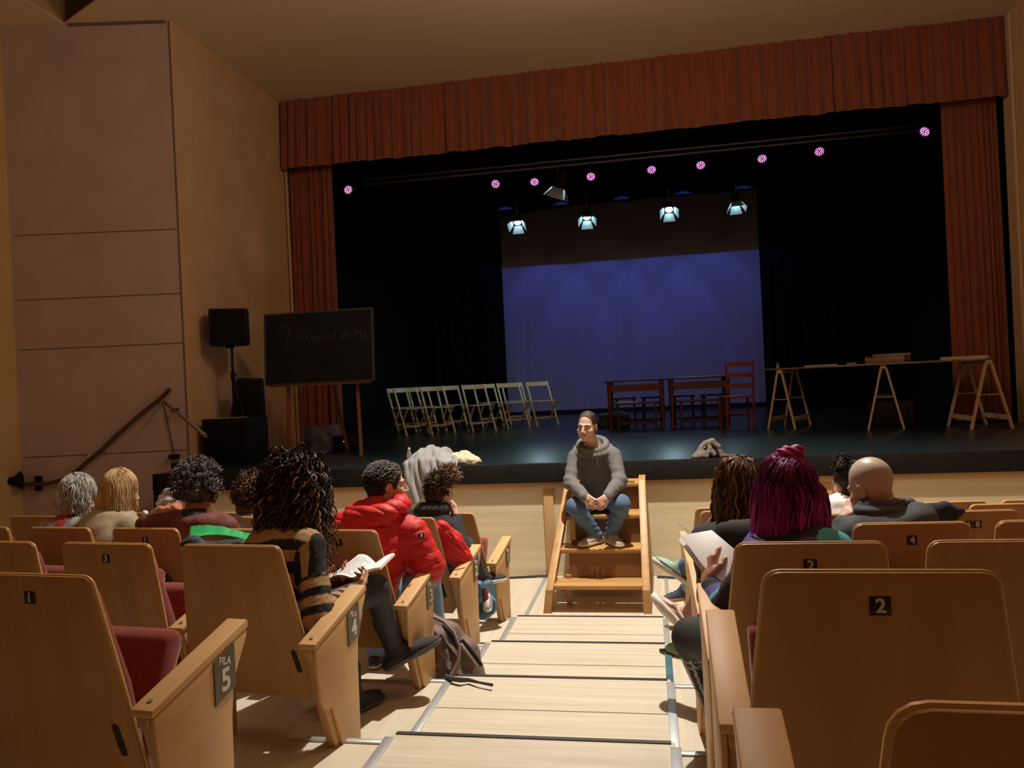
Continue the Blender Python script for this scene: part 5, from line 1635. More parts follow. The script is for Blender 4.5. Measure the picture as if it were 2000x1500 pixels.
ro = scalp_pts(J['head'], p.R, 620, 0.98, -0.7, 0.45, 5, (.080, .100, .092))
strands('hair_curls', m_hairattr, p.t, p.org, ro[:600], curl_path(0.37, 0.010, 100, 0.20, 0.45, 46, 0.35, hc + V(0, -0.01, -0.02)), r=0.0036, seed=2, cols=[V(.010, .007, .006), V(.014, .009, .007), V(.030, .017, .010), V(.10, .05, .022), V(.20, .11, .045)])
ro2 = scalp_pts(J['head'], p.R, 170, 1.05, -0.75, 0.3, 9, (.092, .108, .100))
ro2 = [r for r in ro2 if r[2][2] < 0.45 or abs(r[2][0]) > 0.5][:26]
strands('highlight_curls', m_gold, p.t, p.org, ro2, curl_path(0.35, 0.012, 95, 0.22, 0.5, 44, 0.3, hc + V(0, -0.01, -0.02)), r=0.0040, seed=12)
# the open book
bc = at(690, 1112, 3.40)
t = thing('open_book', 'open paperback book held by the woman in the striped sweater', 'book', bc)
A, B, Cc, D = [at(*q) - bc for q in ((640, 1130, 3.36), (700, 1083, 3.52), (736, 1100, 3.50), (690, 1128, 3.36))]
def leaf(u, v): return A * (1 - u) * (1 - v) + B * (1 - u) * v + Cc * u * v + D * u * (1 - v) + V(0, 0, 0.016 * math.sin(PI * min(1, u * 1.1)))
MB().grid(leaf, 12, 6, 0.010).build('left_pages', m_paper, t)
E2, F2 = at(772, 1079, 3.52) - bc, at(706, 1115, 3.36) - bc
def leaf2(u, v): return D * (1 - u) * (1 - v) + Cc * (1 - u) * v + E2 * u * v + F2 * u * (1 - v) + V(0, 0, 0.010 * math.sin(PI * u))
E2 = at(770, 1080, 3.46) - bc; F2 = at(742, 1108, 3.32) - bc
MB().grid(leaf2, 12, 6, 0.012).build('right_pages', m_paper, t)
mb = MB()
for i in range(11):
    v = 0.12 + 0.075 * i
    a = leaf(0.12, v); b = leaf(0.88 - 0.1 * (i % 3 == 2), v)
    mb.bar(a + V(0, 0, 0.0035), b + V(0, 0, 0.0035) , 0.0016, 0.001)
pts = []
mb = MB()
for i in range(17):
    v = 0.10 + 0.048 * i
    mb.tube([leaf(u, v) + V(0, 0, 0.0006) for u in np.linspace(0.12, 0.86 - 0.2 * (i % 5 == 3), 10)], 0.0006, 4)
mb.build('printed_lines', mat('grey_print', (0.48, 0.48, 0.50), 0.8), t)
MB().tube([D * 0.98 + V(-0.10, 0, -0.004), D + V(0.0, 0, -0.002)], 0.004, 6).build('pencil', mat('brown_pencil', (0.22, 0.09, 0.04), 0.5), t)
# green lined jacket beside her
c = at(425, 1045, 3.55)
t = thing('green_lined_jacket', 'dark jacket with bright green lining draped over the seat left of the striped sweater', 'jacket', c)
m_green = mat('bright_green_lining', (0.02, 0.36, 0.10), 0.45, (0.03, 0.46, 0.14), 8, bump=0.25, bscale=30)
def gl(u, v):
    a = at(366 + 110 * u, 1052 - 8 * math.sin(PI * u), 3.52); b = at(372 + 118 * u, 1040 - 14 * math.sin(PI * min(1, u * 0.8 + 0.25)), 3.66)
    return a * (1 - v) + b * v + V(0, 0, 0.0015 * math.sin(u * 17 + 2 * math.sin(u * 9)) * v - 0.02 * math.sin(PI * v) + 0.0012 * math.sin(u * 41 + 3 * math.sin(u * 7)) * v * v + 0.004 * math.sin(u * 5 + 1) * v) - c
MB().grid(gl, 40, 8, 0.006).build('green_lining', m_green, t)
S = SDF(0.008, 0.03)
S.cap(at(366, 1062, 3.50), at(385, 1062, 3.50), .032, .032).cap(at(385, 1072, 3.49), at(470, 1072, 3.50), .040, .045).cap(at(372, 1050, 3.58), at(380, 1060, 3.5), .02, .025)
S.build('jacket_cloth', mat('dark_blue_grey_jacket', (0.020, 0.023, 0.032), 0.8, (0.06, 0.075, 0.085), 30, bump=0.3, bscale=60), t, c, disp=lambda P: 0.007 * nz(P, 55, 5) + 0.004 * nz(P, 120, 6))
MB().tube([at(366 + 110 * u, 1054 + 6 * math.sin(PI * u), 3.50) - c for u in np.linspace(0, 1, 20)], 0.006, 6).build('lining_hem', mat('pale_green_hem', (0.12, 0.42, 0.14), 0.6), t)

# ------------------------------------------------------------------ 3. person in the red puffer jacket
J = seated(757, 947, 3.98, None, ZT[3], seat_c=V(-1.555, 3.62, 0), hipz=0.79, turn=-0.25, sw=0.19, sit=0.19)
J['shR'] = at(806, 1040, 3.90); J['shL'] = at(668, 1030, 3.95); J['neck'] = at(738, 990, 3.92)
J['elR'] = at(836, 1106, 3.90); J['wrR'] = at(800, 1100, 4.15)
J['elL'] = at(660, 1110, 4.1); J['wrL'] = at(740, 1120, 4.3)
J['knR'] = at(836, 1118, 4.30); J['anR'] = V(J['knR'][0] + 0.03, 4.36, ZT[3] + 0.09)
p = Person('person with short greying hair in a red puffer jacket, face in profile', J, m_skin, (-1.55, 3.8, ZT[3]))
p.R = face_frame((0.86, 0.50, -0.06), (0, 0, 1), 0.02)
p.body(0.0055, 0.96, None, True, p.lipfn(p.R, J['head'], 0.96), [m_skin, m_lip])
face_parts(p.t, p.org, J['head'], p.R, 0.96)
m_gh = hair_mat('dark_greying_hair', (0.016, 0.012, 0.010), (0.055, 0.045, 0.038))
hr = cap_hair(p, m_gh, 0.96, 0.030, thick=0.014, tuft=0.004, seed=4)
m_gh2 = hair_mat('silver_grey_hair', (0.22, 0.20, 0.18), (0.36, 0.34, 0.31))
L_ = lambda x, y, z: J['head'] + p.R @ (V(x, y, z) * 0.96)
def tuftpath(root, i, rg):
    p0, d, dl = root
    v = nrm(d * 0.16 + p.R @ V(0.1, -0.55, -0.10 - 0.5 * max(0, -dl[2])) + rg.normal(size=3) * 0.13)
    pts = [p0 + v * s_ + d * 0.003 * math.sin(s_ / 0.03 * PI) for s_ in np.linspace(0, 0.022 + 0.012 * rg.rand(), 5)]
    return np.array(pts)
r3 = [r for r in scalp_pts(J['head'], p.R, 3600, 0.95, -0.72, 0.86, 3, (.085, .105, .096)) if not (r[2][2] < 0.05 and r[2][1] > -0.15)]
strands('hair_tufts', m_hairattr, p.t, p.org, [r for r in r3 if r[2][1] < 0.42], tuftpath, r=0.0017, nside=3, seed=3, cols=[V(.02, .015, .012), V(.045, .036, .03), V(.11, .095, .08)])
strands('grey_fringe', m_gh2, p.t, p.org, [r for r in r3 if r[2][1] >= 0.25 and r[2][2] > 0.3][:420], tuftpath, r=0.0017, seed=5)
m_puff = mat('red_puffer_nylon', (0.52, 0.018, 0.020), 0.55, (0.60, 0.026, 0.027), 14, bump=0.5, bscale=38, spec=0.3)
def quilt(P):
    sh, el, wr = J['shR'], J['elR'], J['wrR']
    def seg(a, b):
        d = b - a; L = np.linalg.norm(d); t = np.clip(((P - a) @ d) / L ** 2, -0.4, 1.2)
        return t * L, np.linalg.norm(P - a - np.clip(t, 0, 1)[:, None] * d, axis=1)
    t1, d1 = seg(sh, el); t2, d2 = seg(el, wr)
    u = np.where(d1 <= d2, t1, np.linalg.norm(el - sh) + t2)
    near = np.exp(-(np.minimum(d1, d2) / 0.085) ** 4)
    a1 = np.abs(np.sin((u + 0.008 * nz(P, 12, 5)) * PI / 0.062))
    bz = P[:, 2] + 0.012 * nz(P, 6, 2) - 0.10 * np.abs(P[:, 0] - J['neck'][0])
    a2 = np.abs(np.sin(bz * PI / 0.062))
    q = near * a1 ** 0.45 + (1 - near) * a2 ** 0.45
    return 0.009 * (q - 0.6) + 0.0035 * nz(P, 42, 7) + 0.0025 * nz(P, 95, 8)
coat(p, 'puffer_jacket', m_puff, 0.034, 1.0, quilt, None, True, 0.005, lambda S: S.cap(J['elR'], J['wrR'], .066, .055, 0.03).cap(J['shR'] + V(0, 0, -0.02), J['elR'], .080, .076, 0.04).ell((J['pel'] + J['neck']) / 2 + V(0.02, -0.02, -0.02), (.19, .15, .22)))
S = SDF(0.0055, 0.03)
n_ = J['neck']
for a in np.linspace(-2.3, 2.3, 11):
    b = a + 0.46
    f = lambda q: n_ + V(0.125 * math.sin(q), -0.115 * math.cos(q) - 0.01, -0.01 - 0.020 * math.cos(q) + 0.015 * math.sin(q))
    S.cap(f(a), f(min(b, 2.3)), 0.046, None, 0.03)
S.ell(n_ + V(0, -0.11, -0.045), (0.12, 0.055, 0.055))
S.cap(n_ + V(0.0, 0.0, 0.06), n_ + V(0.01, 0.03, 0.12), .066, .064, 0.015, -1)
S.build('jacket_hood', m_puff, p.t, p.org, disp=lambda P: 0.009 * (np.abs(np.sin(P @ V(26, 30, 44) + nz(P, 9, 3))) ** 0.6 - 0.6) + 0.005 * nz(P, 55, 5))
MB().tube([n_ + V(0.085 * math.sin(a), -0.075 * math.cos(a) + 0.015, 0.030) - p.org for a in np.linspace(-2.0, 2.6, 16)], 0.009, 8).build('inner_collar', mat('dark_navy_collar', (0.03, 0.032, 0.05), 0.85), p.t)
bd = nrm(EYE - at(823, 1046, 3.83))
MB().lathe([(0.017, 0), (0.015, 0.003), (0.0, 0.0035)], at(823, 1046, 3.80) - p.org, bd + V(0.4, 0, 0), 14).build('sleeve_badge', m_black, p.t)
MB().box(at(823, 1046, 3.79) - p.org, (0.010, 0.006, 0.016)).build('badge_mark', m_white, p.t)
trousers(p, mat('light_blue_denim', (0.14, 0.24, 0.36), 0.8, (0.20, 0.31, 0.44), 18, bump=0.1, bscale=400), 0.012, 'jeans')
simple_shoes(p, m_blackwood)

# ------------------------------------------------------------------ 4. woman in black with a curly bun
J = seated(860, 957, 4.95, None, ZT[2], seat_c=V(-1.545, 4.57, 0), hipz=0.66, turn=-0.15, sw=0.165, sit=0.20)
J['shR'] = at(872, 1030, 4.86); J['shL'] = at(805, 1012, 4.95); J['neck'] = at(846, 992, 4.90)
J['elR'] = at(902, 1072, 4.86); J['wrR'] = at(889, 1008, 4.98)
J['knR'] = at(912, 1068, 5.20); J['anR'] = at(938, 1122, 5.36); J['ftR'] = RT * 0.92 + UP * 0.06 + FW * 0.35; J['upR'] = UP * 0.9 - RT * 0.1 + FW * 0.1
p = Person('woman in black with a curly bun resting her head on her hand', J, m_skin, (-1.5, 4.7, ZT[2]))
p.R = face_frame((0.42, 0.88, -0.15), (0.10, 0, 1))
def hands4(S): add_hand(S, J['wrR'], at(884, 980, 5.02) - J['wrR'], V(-0.7, 0.3, 0.1), -1, (0.5, 0.9, 0.7), 0.92, 0.03)
p.body(0.006, 0.94, hands4, False)
face_parts(p.t, p.org, J['head'], p.R, 0.94)
m_bc = hair_mat('dark_curls_brown_tips', (0.016, 0.010, 0.008), (0.06, 0.035, 0.022))
m_bt = hair_mat('light_brown_bun_curls', (0.10, 0.055, 0.03), (0.26, 0.16, 0.09))
hc = J['head'] + p.R @ V(0, -0.012, 0.03)
S = SDF(0.007, 0.02)
S.ell(J['head'] + p.R @ V(0, -0.02, 0.035), (0.076, 0.094, 0.080), p.R).ell(J['head'] + p.R @ V(0, -0.06, -0.03), (0.075, 0.055, 0.07), p.R)
S.ell(J['head'] + p.R @ V(0, 0.11, -0.03), (.12, .09, .12), p.R, 0.006, -1)
for q in (-1, 1): S.ell(J['head'] + p.R @ V(q * .085, 0.0, -.025), (.03, .03, .04), p.R, 0.006, -1)
S.build('hair', m_bc, p.t, p.org, disp=lambda P: 0.007 * nz(P, 85, 3, 9) + 0.004 * nz(P, 180, 5))
ro = [r for r in scalp_pts(J['head'], p.R, 260, 0.92, -0.6, 0.1, 5, (.082, .100, .090))]
strands('hair_curls', m_bc, p.t, p.org, ro, curl_path(0.035, 0.006, 200, 0.1, 0.3, 10, 0.4), r=0.0038, seed=4)
bun = at(877, 927, 4.97)
S = SDF(0.007, 0.02); S.ell(bun, (0.060, 0.055, 0.055)); S.build('hair_bun', m_bt, p.t, p.org, disp=lambda P: 0.010 * nz(P, 95, 8, 9))
rg_ = np.random.RandomState(3)
rb = []
for i in range(150):
    d = nrm(rg_.normal(size=3)); rb.append((bun + d * 0.050, d, d))
strands('bun_curls', m_bt, p.t, p.org, rb, curl_path(0.045, 0.008, 210, 0.12, 0.4, 10, 0.4), r=0.004, seed=6)
MB().ell(J['head'] + p.R @ V(0.083, -0.005, -0.05) - p.org, 0.006).build('earring', m_white, p.t)
m_bk = mat('black_jersey', (0.014, 0.014, 0.017), 0.9, (0.024, 0.024, 0.028), 20, bump=0.1, bscale=300)
S = SDF(0.007, 0.04)
coat(p, 'black_hoodie', m_bk, 0.020, 0.95, None, None, True, 0.007, lambda S: (S.chain([J['neck'] + V(0.085 * math.sin(a), -0.075 * math.cos(a) - 0.01, -0.005) for a in np.linspace(-2.6, 2.6, 12)], 0.034, 0.02)), 0.03)
trousers(p, mat('dark_navy_leggings', (0.022, 0.024, 0.045), 0.8), 0.004, 'leggings')
m_bshoe = mat('black_canvas_shoe', (0.022, 0.022, 0.024), 0.75)
shoe(p.t, p.org, J['anR'], J['ftR'], J['upR'], m_bshoe, m_white, 0.25, 0.075, 0.042)
shoe(p.t, p.org, J['anL'], J['ftL'], (0, 0, 1), m_bshoe, m_white, 0.25, 0.075, 0.042)
# red jacket draped on her seat
c = at(895, 1070, 4.62)
S = SDF(0.007, 0.04)
for a, b, r1, r2 in (((862, 1032, 4.62), (882, 1060, 4.66), .05, .06), ((882, 1060, 4.66), (905, 1088, 4.70), .07, .05), ((872, 1075, 4.66), (902, 1095, 4.70), .07, .05), ((905, 1088, 4.70), (912, 1092, 4.76), .035, .02)): S.cap(at(*a), at(*b), r1, r2)
t = thing('red_jacket', 'red quilted jacket draped between the seats behind the woman in black', 'jacket', c)
S.build('jacket_cloth', m_puff, t, c, disp=lambda P: 0.010 * (np.abs(np.sin(P @ V(40, 20, 60) + nz(P, 9, 3))) ** 0.6 - 0.6) + 0.005 * nz(P, 45, 5))
MB().tube([at(x, y, 4.60) - c for x, y in ((862, 1034), (880, 1040), (898, 1062), (912, 1086))], 0.006, 6).build('jacket_seam', m_puff, t)

# ------------------------------------------------------------------ 5. person with greying afro curls in a maroon jacket
J = seated(388, 955, 4.0, None, ZT[3], seat_c=V(-2.66, 3.72, 0), hipz=0.78, turn=0.0, sw=0.19, sit=0.18)
J['bow'] = 0.03
p = Person('person with a round greying curly mop of hair in a maroon jacket', J, m_skin2, (-2.65, 3.9, ZT[3]))
p.R = face_frame((0.25, 0.92, -0.25))
p.body(0.0075, 0.96, None, True)
hc = J['head'] + V(0, -0.01, 0.02)
m_sp = hair_mat('salt_and_pepper_curls', (0.030, 0.028, 0.028), (0.15, 0.145, 0.145))
m_sp2 = hair_mat('light_grey_curls', (0.19, 0.18, 0.18), (0.34, 0.33, 0.33))
S = SDF(0.008, 0.03); S.ell(J['head'] + V(0, -0.025, 0.02), (0.106, 0.106, 0.108)); S.ell(J['head'] + p.R @ V(0, 0.16, -0.06), (.09, .09, .12), p.R, 0.01, -1)
S.build('hair', m_sp, p.t, p.org, disp=lambda P: 0.012 * nz(P, 75, 3, 9) + 0.005 * nz(P, 170, 5))
ro = scalp_pts(J['head'], p.R, 640, 1.0, -0.75, 0.45, 6, (.098, .102, .100))
strands('hair_curls', m_sp, p.t, p.org, ro[:470], curl_path(0.05, 0.009, 230, 0.06, 0.4, 12, 0.4), r=0.0036, seed=4)
strands('grey_curls', m_sp2, p.t, p.org, ro[470:], curl_path(0.05, 0.009, 230, 0.06, 0.45, 12, 0.4), r=0.0036, seed=8)
m_mar = mat('maroon_padded_cloth', (0.115, 0.026, 0.024), 0.75, (0.15, 0.036, 0.032), 12, bump=0.2, bscale=60)
coat(p, 'maroon_jacket', m_mar, 0.028, 1.0, lambda P: 0.010 * nz(P, 20, 3) + 0.004 * nz(P, 60, 4), None, True, 0.008, lambda S: S.chain([J['neck'] + V(0.13 * math.sin(a), -0.10 * math.cos(a), -0.02) for a in np.linspace(-2.4, 2.4, 12)], 0.045, 0.03).cap(J['shL'] + V(-0.10, 0.0, 0.02), J['shL'] + V(0.0, -0.03, 0.01), .06, .07))
S = SDF(0.008, 0.03); S.ell(J['neck'] + V(0, -0.03, 0.0), (.10, .10, .06)); S.build('black_collar', m_bk, p.t, p.org, disp=lambda P: 0.006 * nz(P, 40, 3))
trousers(p, m_denim, 0.012); simple_shoes(p, m_bshoe)
# bags beside that person
c = at(328, 985, 4.25)
S = SDF(0.007, 0.03); S.ell(c, (0.075, 0.06, 0.055)).ell(c + V(0.02, 0, 0.05), (0.045, 0.04, 0.05))
tag(S.build('plastic_bag', mat('grey_white_plastic', (0.34, 0.33, 0.34), 0.35, (0.50, 0.49, 0.50), 25, bump=0.6, bscale=40), disp=lambda P: 0.014 * nz(P, 60, 4) + 0.006 * nz(P, 130, 5)), 'crumpled grey plastic bag beside the person with greying curls', 'bag')
c2_ = at(326, 996, 4.2)
S = SDF(0.007, 0.03); S.cap(c2_ + V(-0.07, 0, -0.02), c2_ + V(0.06, 0, 0.01), 0.035)
tag(S.build('peach_cloth', mat('peach_cloth', (0.48, 0.16, 0.09), 0.8, (0.56, 0.22, 0.13), 20), disp=lambda P: 0.012 * nz(P, 75, 4) + 0.006 * nz(P, 140, 9)), 'peach coloured cloth under the crumpled grey plastic bag', 'cloth')
c3_ = at(284, 1000, 4.2)
S = SDF(0.007, 0.03); S.ell(c3_ + V(0, 0, -0.02), (0.024, 0.02, 0.03))
tag(S.build('paper_tissue', m_paper, disp=lambda P: 0.010 * nz(P, 120, 4)), 'crumpled white tissue left of the maroon jacket', 'tissue')

# ------------------------------------------------------------------ 6. blonde woman in a beige coat
J = seated(234, 957, 4.1, None, ZT[3], seat_c=V(-3.22, 3.78, 0), hipz=0.78, turn=-0.3, sw=0.18, sit=0.16)
J['bow'] = 0.03
p = Person('blonde woman with straight bobbed hair in a beige coat, face turned right', J, m_skin, (-3.2, 3.95, ZT[3]))
p.R = face_frame((0.80, 0.52, -0.30))
p.body(0.0065, 0.95, None, True, p.lipfn(p.R, J['head'], 0.95), [m_skin, m_lip])
face_parts(p.t, p.org, J['head'], p.R, 0.95)
m_bl = hair_mat('straight_blonde_hair', (0.48, 0.31, 0.145), (0.70, 0.51, 0.29))
S = SDF(0.007, 0.02)
S.ell(J['head'] + p.R @ V(0, -0.012, 0.038), (0.080, 0.100, 0.088), p.R).ell(J['head'] + p.R @ V(0, -0.045, -0.05), (0.082, 0.068, 0.11), p.R)
S.ell(J['head'] + p.R @ V(0, 0.115, -0.05), (.075, .075, .10), p.R, 0.008, -1)
S.build('hair', m_bl, p.t, p.org, disp=lambda P: 0.004 * nz(P, 60, 3, 9))
hcb = J['head'] + p.R @ V(0, -0.012, 0.03)
def straight(root, i, rg, L0=0.23):
    p0, d, dl = root
    q = p0.copy(); v = nrm(d * 0.12 + V(0, 0, -0.25)); pts = [q.copy()]
    L = L0 * (0.8 + 0.35 * rg.rand())
    if dl[1] > 0.40: L *= 0.40
    for j in range(12):
        q = q + v * L / 12; v = nrm(v * 0.62 + V(0, 0, -1) * 0.38)
        e_ = q - hcb; dist = np.linalg.norm(e_ / V(.088, .102, .102))
        if dist < 1: q = hcb + e_ / dist
        pts.append(q + rg.normal(size=3) * 0.001)
    return np.array(pts)
def tops(root, i, rg): return straight((hcb + (root[0] - hcb), root[1], root[2]), i, rg)
ro = [r for r in scalp_pts(J['head'], p.R, 900, 0.96, -0.35, 0.95, 6, (.082, .103, .092)) if r[2][1] < 0.30 or r[2][2] > 0.55]
strands('hair_locks', m_bl, p.t, p.org, ro, straight, r=0.0032, seed=4)
m_beigec = mat('beige_coat_cloth', (0.36, 0.30, 0.20), 0.85, (0.42, 0.35, 0.24), 10, bump=0.15, bscale=80)
coat(p, 'beige_coat', m_beigec, 0.026, 1.0, lambda P: 0.008 * nz(P, 20, 3) + 0.004 * nz(P, 60, 4), None, True, 0.008, lambda S: S.chain([J['neck'] + V(0.105 * math.sin(a), -0.085 * math.cos(a), 0.0) for a in np.linspace(-2.2, 2.2, 12)], 0.035, 0.02))
MB().tube([at(x, y, 4.0) - p.org for x, y in ((228, 1002), (242, 1012), (258, 1022), (272, 1032))], 0.020, 8).build('dark_lapel', m_bk, p.t)
trousers(p, m_blackwood, 0.012); simple_shoes(p, m_bshoe)

# ------------------------------------------------------------------ 7. grey haired woman with a floral shawl
J = seated(150, 968, 4.18, None, ZT[3], seat_c=V(-3.62, 3.84, 0), hipz=0.76, turn=-0.3, sw=0.18, sit=0.16)
p = Person('woman with wavy silver hair and a flowered red and grey top at the far left', J, m_skin, (-3.6, 4.0, ZT[3]))
p.R = face_frame((0.70, 0.55, -0.45))
p.body(0.0075, 0.95, None, True)
m_sil = hair_mat('silver_white_waves', (0.36, 0.37, 0.37), (0.60, 0.61, 0.60))
S = SDF(0.007, 0.02); S.ell(J['head'] + p.R @ V(0, -0.015, 0.038), (0.084, 0.102, 0.090), p.R).ell(J['head'] + p.R @ V(0, -0.05, -0.03), (0.080, 0.066, 0.085), p.R); S.ell(J['head'] + p.R @ V(0, 0.12, -0.05), (.08, .08, .10), p.R, 0.008, -1)
S.build('hair', m_sil, p.t, p.org, disp=lambda P: 0.008 * nz(P, 55, 3, 9) + 0.003 * nz(P, 150, 2))
hcg = J['head'] + p.R @ V(0, -0.012, 0.03)
ro = scalp_pts(J['head'], p.R, 420, 0.97, -0.5, 0.6, 6, (.084, .103, .092))
strands('hair_waves', m_sil, p.t, p.org, ro, curl_path(0.10, 0.005, 90, 0.30, 0.12, 12, 0.3, hcg), r=0.0042, seed=4)
fl_c = [V(0.36, 0.03, 0.035), V(0.20, 0.20, 0.20), V(0.05, 0.055, 0.08), V(0.42, 0.36, 0.28)]
def floral(P):
    a = nz(P + V(0.1, 0, 0), 52, 31); b = nz(P, 66, 47)
    C = np.tile(fl_c[1], (len(P), 1))
    C[a > 0.15] = fl_c[0]; C[(b > 0.25)] = fl_c[2]; C[(a < -0.35)] = fl_c[3]
    return C
m_flo = mat('flowered_fabric', (0.3, 0.2, 0.2), 0.85, scale=30, bump=0.1, bscale=100, attr=True)
coat(p, 'flowered_top', m_flo, 0.026, 1.0, None, floral, True, 0.007)
MB().grid(lambda u, v: at(104 + 34 * u, 972 + 28 * u + 16 * v - 6 * math.sin(PI * v), 4.12 - 0.03 * v) - p.org, 10, 6, 0.008).build('collar_flap', mat('cream_orange_print', (0.60, 0.52, 0.40), 0.8, (0.55, 0.20, 0.08), 18), p.t)
trousers(p, m_blackwood, 0.012); simple_shoes(p, m_bshoe)

# ------------------------------------------------------------------ 8. brown curls behind the striped woman
J = seated(493, 968, 4.85, None, ZT[2], seat_c=V(-2.70, 4.60, 0), hipz=0.64, turn=-0.1, sw=0.175, sit=0.16)
p = Person('person with short brown curls in a lavender top, half hidden by the striped sweater woman', J, m_skin, (-2.7, 4.75, ZT[2]))
p.R = face_frame((0.2, 0.95, -0.2))
p.body(0.0075, 0.95, None, True)
m_br = hair_mat('brown_curls', (0.045, 0.022, 0.014), (0.16, 0.085, 0.05))
S = SDF(0.008, 0.02); S.ell(J['head'] + V(0, -0.02, 0.03), (0.094, 0.10, 0.102)); S.ell(J['head'] + V(-0.01, -0.05, -0.09), (0.085, 0.06, 0.07)); S.ell(J['head'] + p.R @ V(0, 0.14, -0.05), (.09, .09, .11), p.R, 0.01, -1)
S.build('hair', m_br, p.t, p.org, disp=lambda P: 0.011 * nz(P, 75, 3, 9))
ro = scalp_pts(J['head'], p.R, 330, 1.0, -0.8, 0.45, 6, (.090, .098, .096))
strands('hair_curls', m_br, p.t, p.org, ro, curl_path(0.06, 0.009, 190, 0.15, 0.3, 14, 0.4), r=0.0040, seed=4)
coat(p, 'lavender_top', mat('pale_lavender_cloth', (0.34, 0.32, 0.40), 0.85, (0.40, 0.38, 0.46), 12), 0.024, 1.0, None, None, True, 0.008)
trousers(p, m_denim, 0.012); simple_shoes(p, m_bshoe)
# ------------------------------------------------------------------ 9. magenta haired person
J = seated(1538, 962, 2.62, None, ZT[5] - 0.03, seat_c=V(0.414, 2.26, 0), hipz=0.99, turn=0.25, sw=0.165, sit=0.18)
J['elL'] = at(1414, 1196, 2.62); J['wrL'] = at(1383, 1138, 2.72); J['shL'] = at(1494, 1092, 2.52); J['shR'] = at(1612, 1078, 2.50)
J['knL'] = at(1352, 1246, 2.95); J['anL'] = V(0.20, 3.02, ZT[5] + 0.08); J['ftL'] = V(0, 1, 0)
J['hpL'] = J['pel'] + V(-0.10, 0.05, 0.02)
p = Person('person with magenta hair in a bun and a black, purple and turquoise hoodie holding papers', J, m_skin2, (0.41, 2.45, ZT[5]))
p.R = face_frame((-0.42, 0.82, -0.38))
def hands9(S): add_hand(S, J['wrL'], at(1385, 1102, 2.76) - J['wrL'], RT * 0.75 + FW * 0.3, -1, (0.45, 0.6, 0.4), 0.98, 0.04)
p.body(0.0055, 0.95, hands9, True)
face_parts(p.t, p.org, J['head'], p.R, 0.95)
m_mag = hair_mat('magenta_hair', (0.30, 0.014, 0.15), (0.50, 0.045, 0.27), 0.4)
m_magd = hair_mat('dark_plum_hair', (0.028, 0.003, 0.020), (0.09, 0.010, 0.055), 0.4)
m_magl = hair_mat('pink_violet_hair', (0.42, 0.045, 0.26), (0.56, 0.10, 0.38), 0.38)
H = J['head']; hc = H + p.R @ V(0, -0.012, 0.03)
S = SDF(0.007, 0.025)
S.ell(H + p.R @ V(0, -0.015, 0.040), (0.080, 0.100, 0.086), p.R).ell(H + V(0.005, -0.05, -0.05), (0.082, 0.062, 0.10)).ell(H + V(0.0, -0.045, -0.12), (0.065, 0.05, 0.06))
S.build('hair', m_magd, p.t, p.org, disp=lambda P: 0.004 * nz(P, 50, 3, 9) + 0.002 * nz(P, 160, 3))
bunc = at(1543, 886, 2.60)
S = SDF(0.005, 0.012)
S.ell(bunc, (0.038, 0.030, 0.025)).cap(bunc + V(-0.026, 0, -0.004), bunc + V(0.026, 0, 0.006), 0.020)
S.build('hair_bun', m_mag, p.t, p.org, disp=lambda P: 0.003 * np.sin(P @ V(160, 60, 260)) + 0.002 * nz(P, 120, 3))
def to_bun(root, i, rg):
    p0, d, dl = root
    b = bunc + V(0, 0, -0.02); n = 12; pts = []
    for j in range(n + 1):
        u = j / n
        q = p0 * (1 - u) + b * u
        e_ = q - hc; L = np.linalg.norm(e_ / V(.094, .110, .100))
        q = hc + e_ / max(L, 1e-6) * max(1.0, min(L, 1.05)) if L < 1.05 else q
        pts.append(q + rg.normal(size=3) * 0.0012)
    return np.array(pts)
ro = scalp_pts(H, p.R, 1300, 0.97, -0.6, 0.7, 6, (.084, .102, .092))
up_ = [r for r in ro if (r[0] - H)[2] > 0.035][:420]
dn_ = [r for r in ro if (r[0] - H)[2] <= 0.055]
strands('pulled_up_hair', m_hairattr, p.t, p.org, up_, to_bun, r=0.0030, seed=4, cols=[V(.09, .005, .07), V(.25, .014, .19), V(.42, .035, .30)])
def wavy(L0, sal=0):
    def f(root, i, rg):
        p0, d, dl = root
        cid = int((math.atan2(dl[0], -dl[1]) + PI) * 3.4) * 17 + int((dl[2] + 1) * 2.5) + sal
        cg = np.random.RandomState(cid)
        ph = cg.rand() * 6.28; am = 0.06 + 0.13 * cg.rand(); L = L0 * (0.70 + 0.55 * cg.rand()) * (0.92 + 0.16 * rg.rand()); off = cg.normal(size=3) * 0.30
        q = p0.copy(); v = nrm(d * 0.22 + V(0, 0, -0.35) + off * 0.4); pts = [q.copy()]; n = 16
        x, y, _ = frame(d)
        for j in range(n):
            q = q + v * L / n; v = nrm(v * 0.74 + V(0, 0, -1) * 0.26 + x * am * math.sin(ph + j * 0.55) + d * 0.03 * math.sin(ph + j * 0.4))
            e_ = q - hc; k_ = 0.93 + 0.10 * (cid % 5) / 4
            dist = np.linalg.norm(e_ / (V(.094, .106, .112) * k_))
            if dist < 1: q = hc + e_ / dist
            pts.append(q + rg.normal(size=3) * 0.0008)
        return np.array(pts)
    return f
strands('loose_hair', m_hairattr, p.t, p.org, dn_[:520], wavy(0.22), r=0.0030, seed=5, cols=[V(.14, .008, .11), V(.20, .012, .16), V(.27, .022, .22), V(.40, .06, .36)])
strands('dark_hair_roots', m_magd, p.t, p.org, dn_[520:690], wavy(0.19, 7), r=0.0032, seed=9)
rl = [r for r in scalp_pts(H, p.R, 420, 1.0, -0.7, 0.4, 16, (.088, .105, .094)) if (r[0] - H)[2] < 0.02]
strands('light_hair_ends', m_magl, p.t, p.org, rl[:110], wavy(0.24, 3), r=0.0028, seed=15)
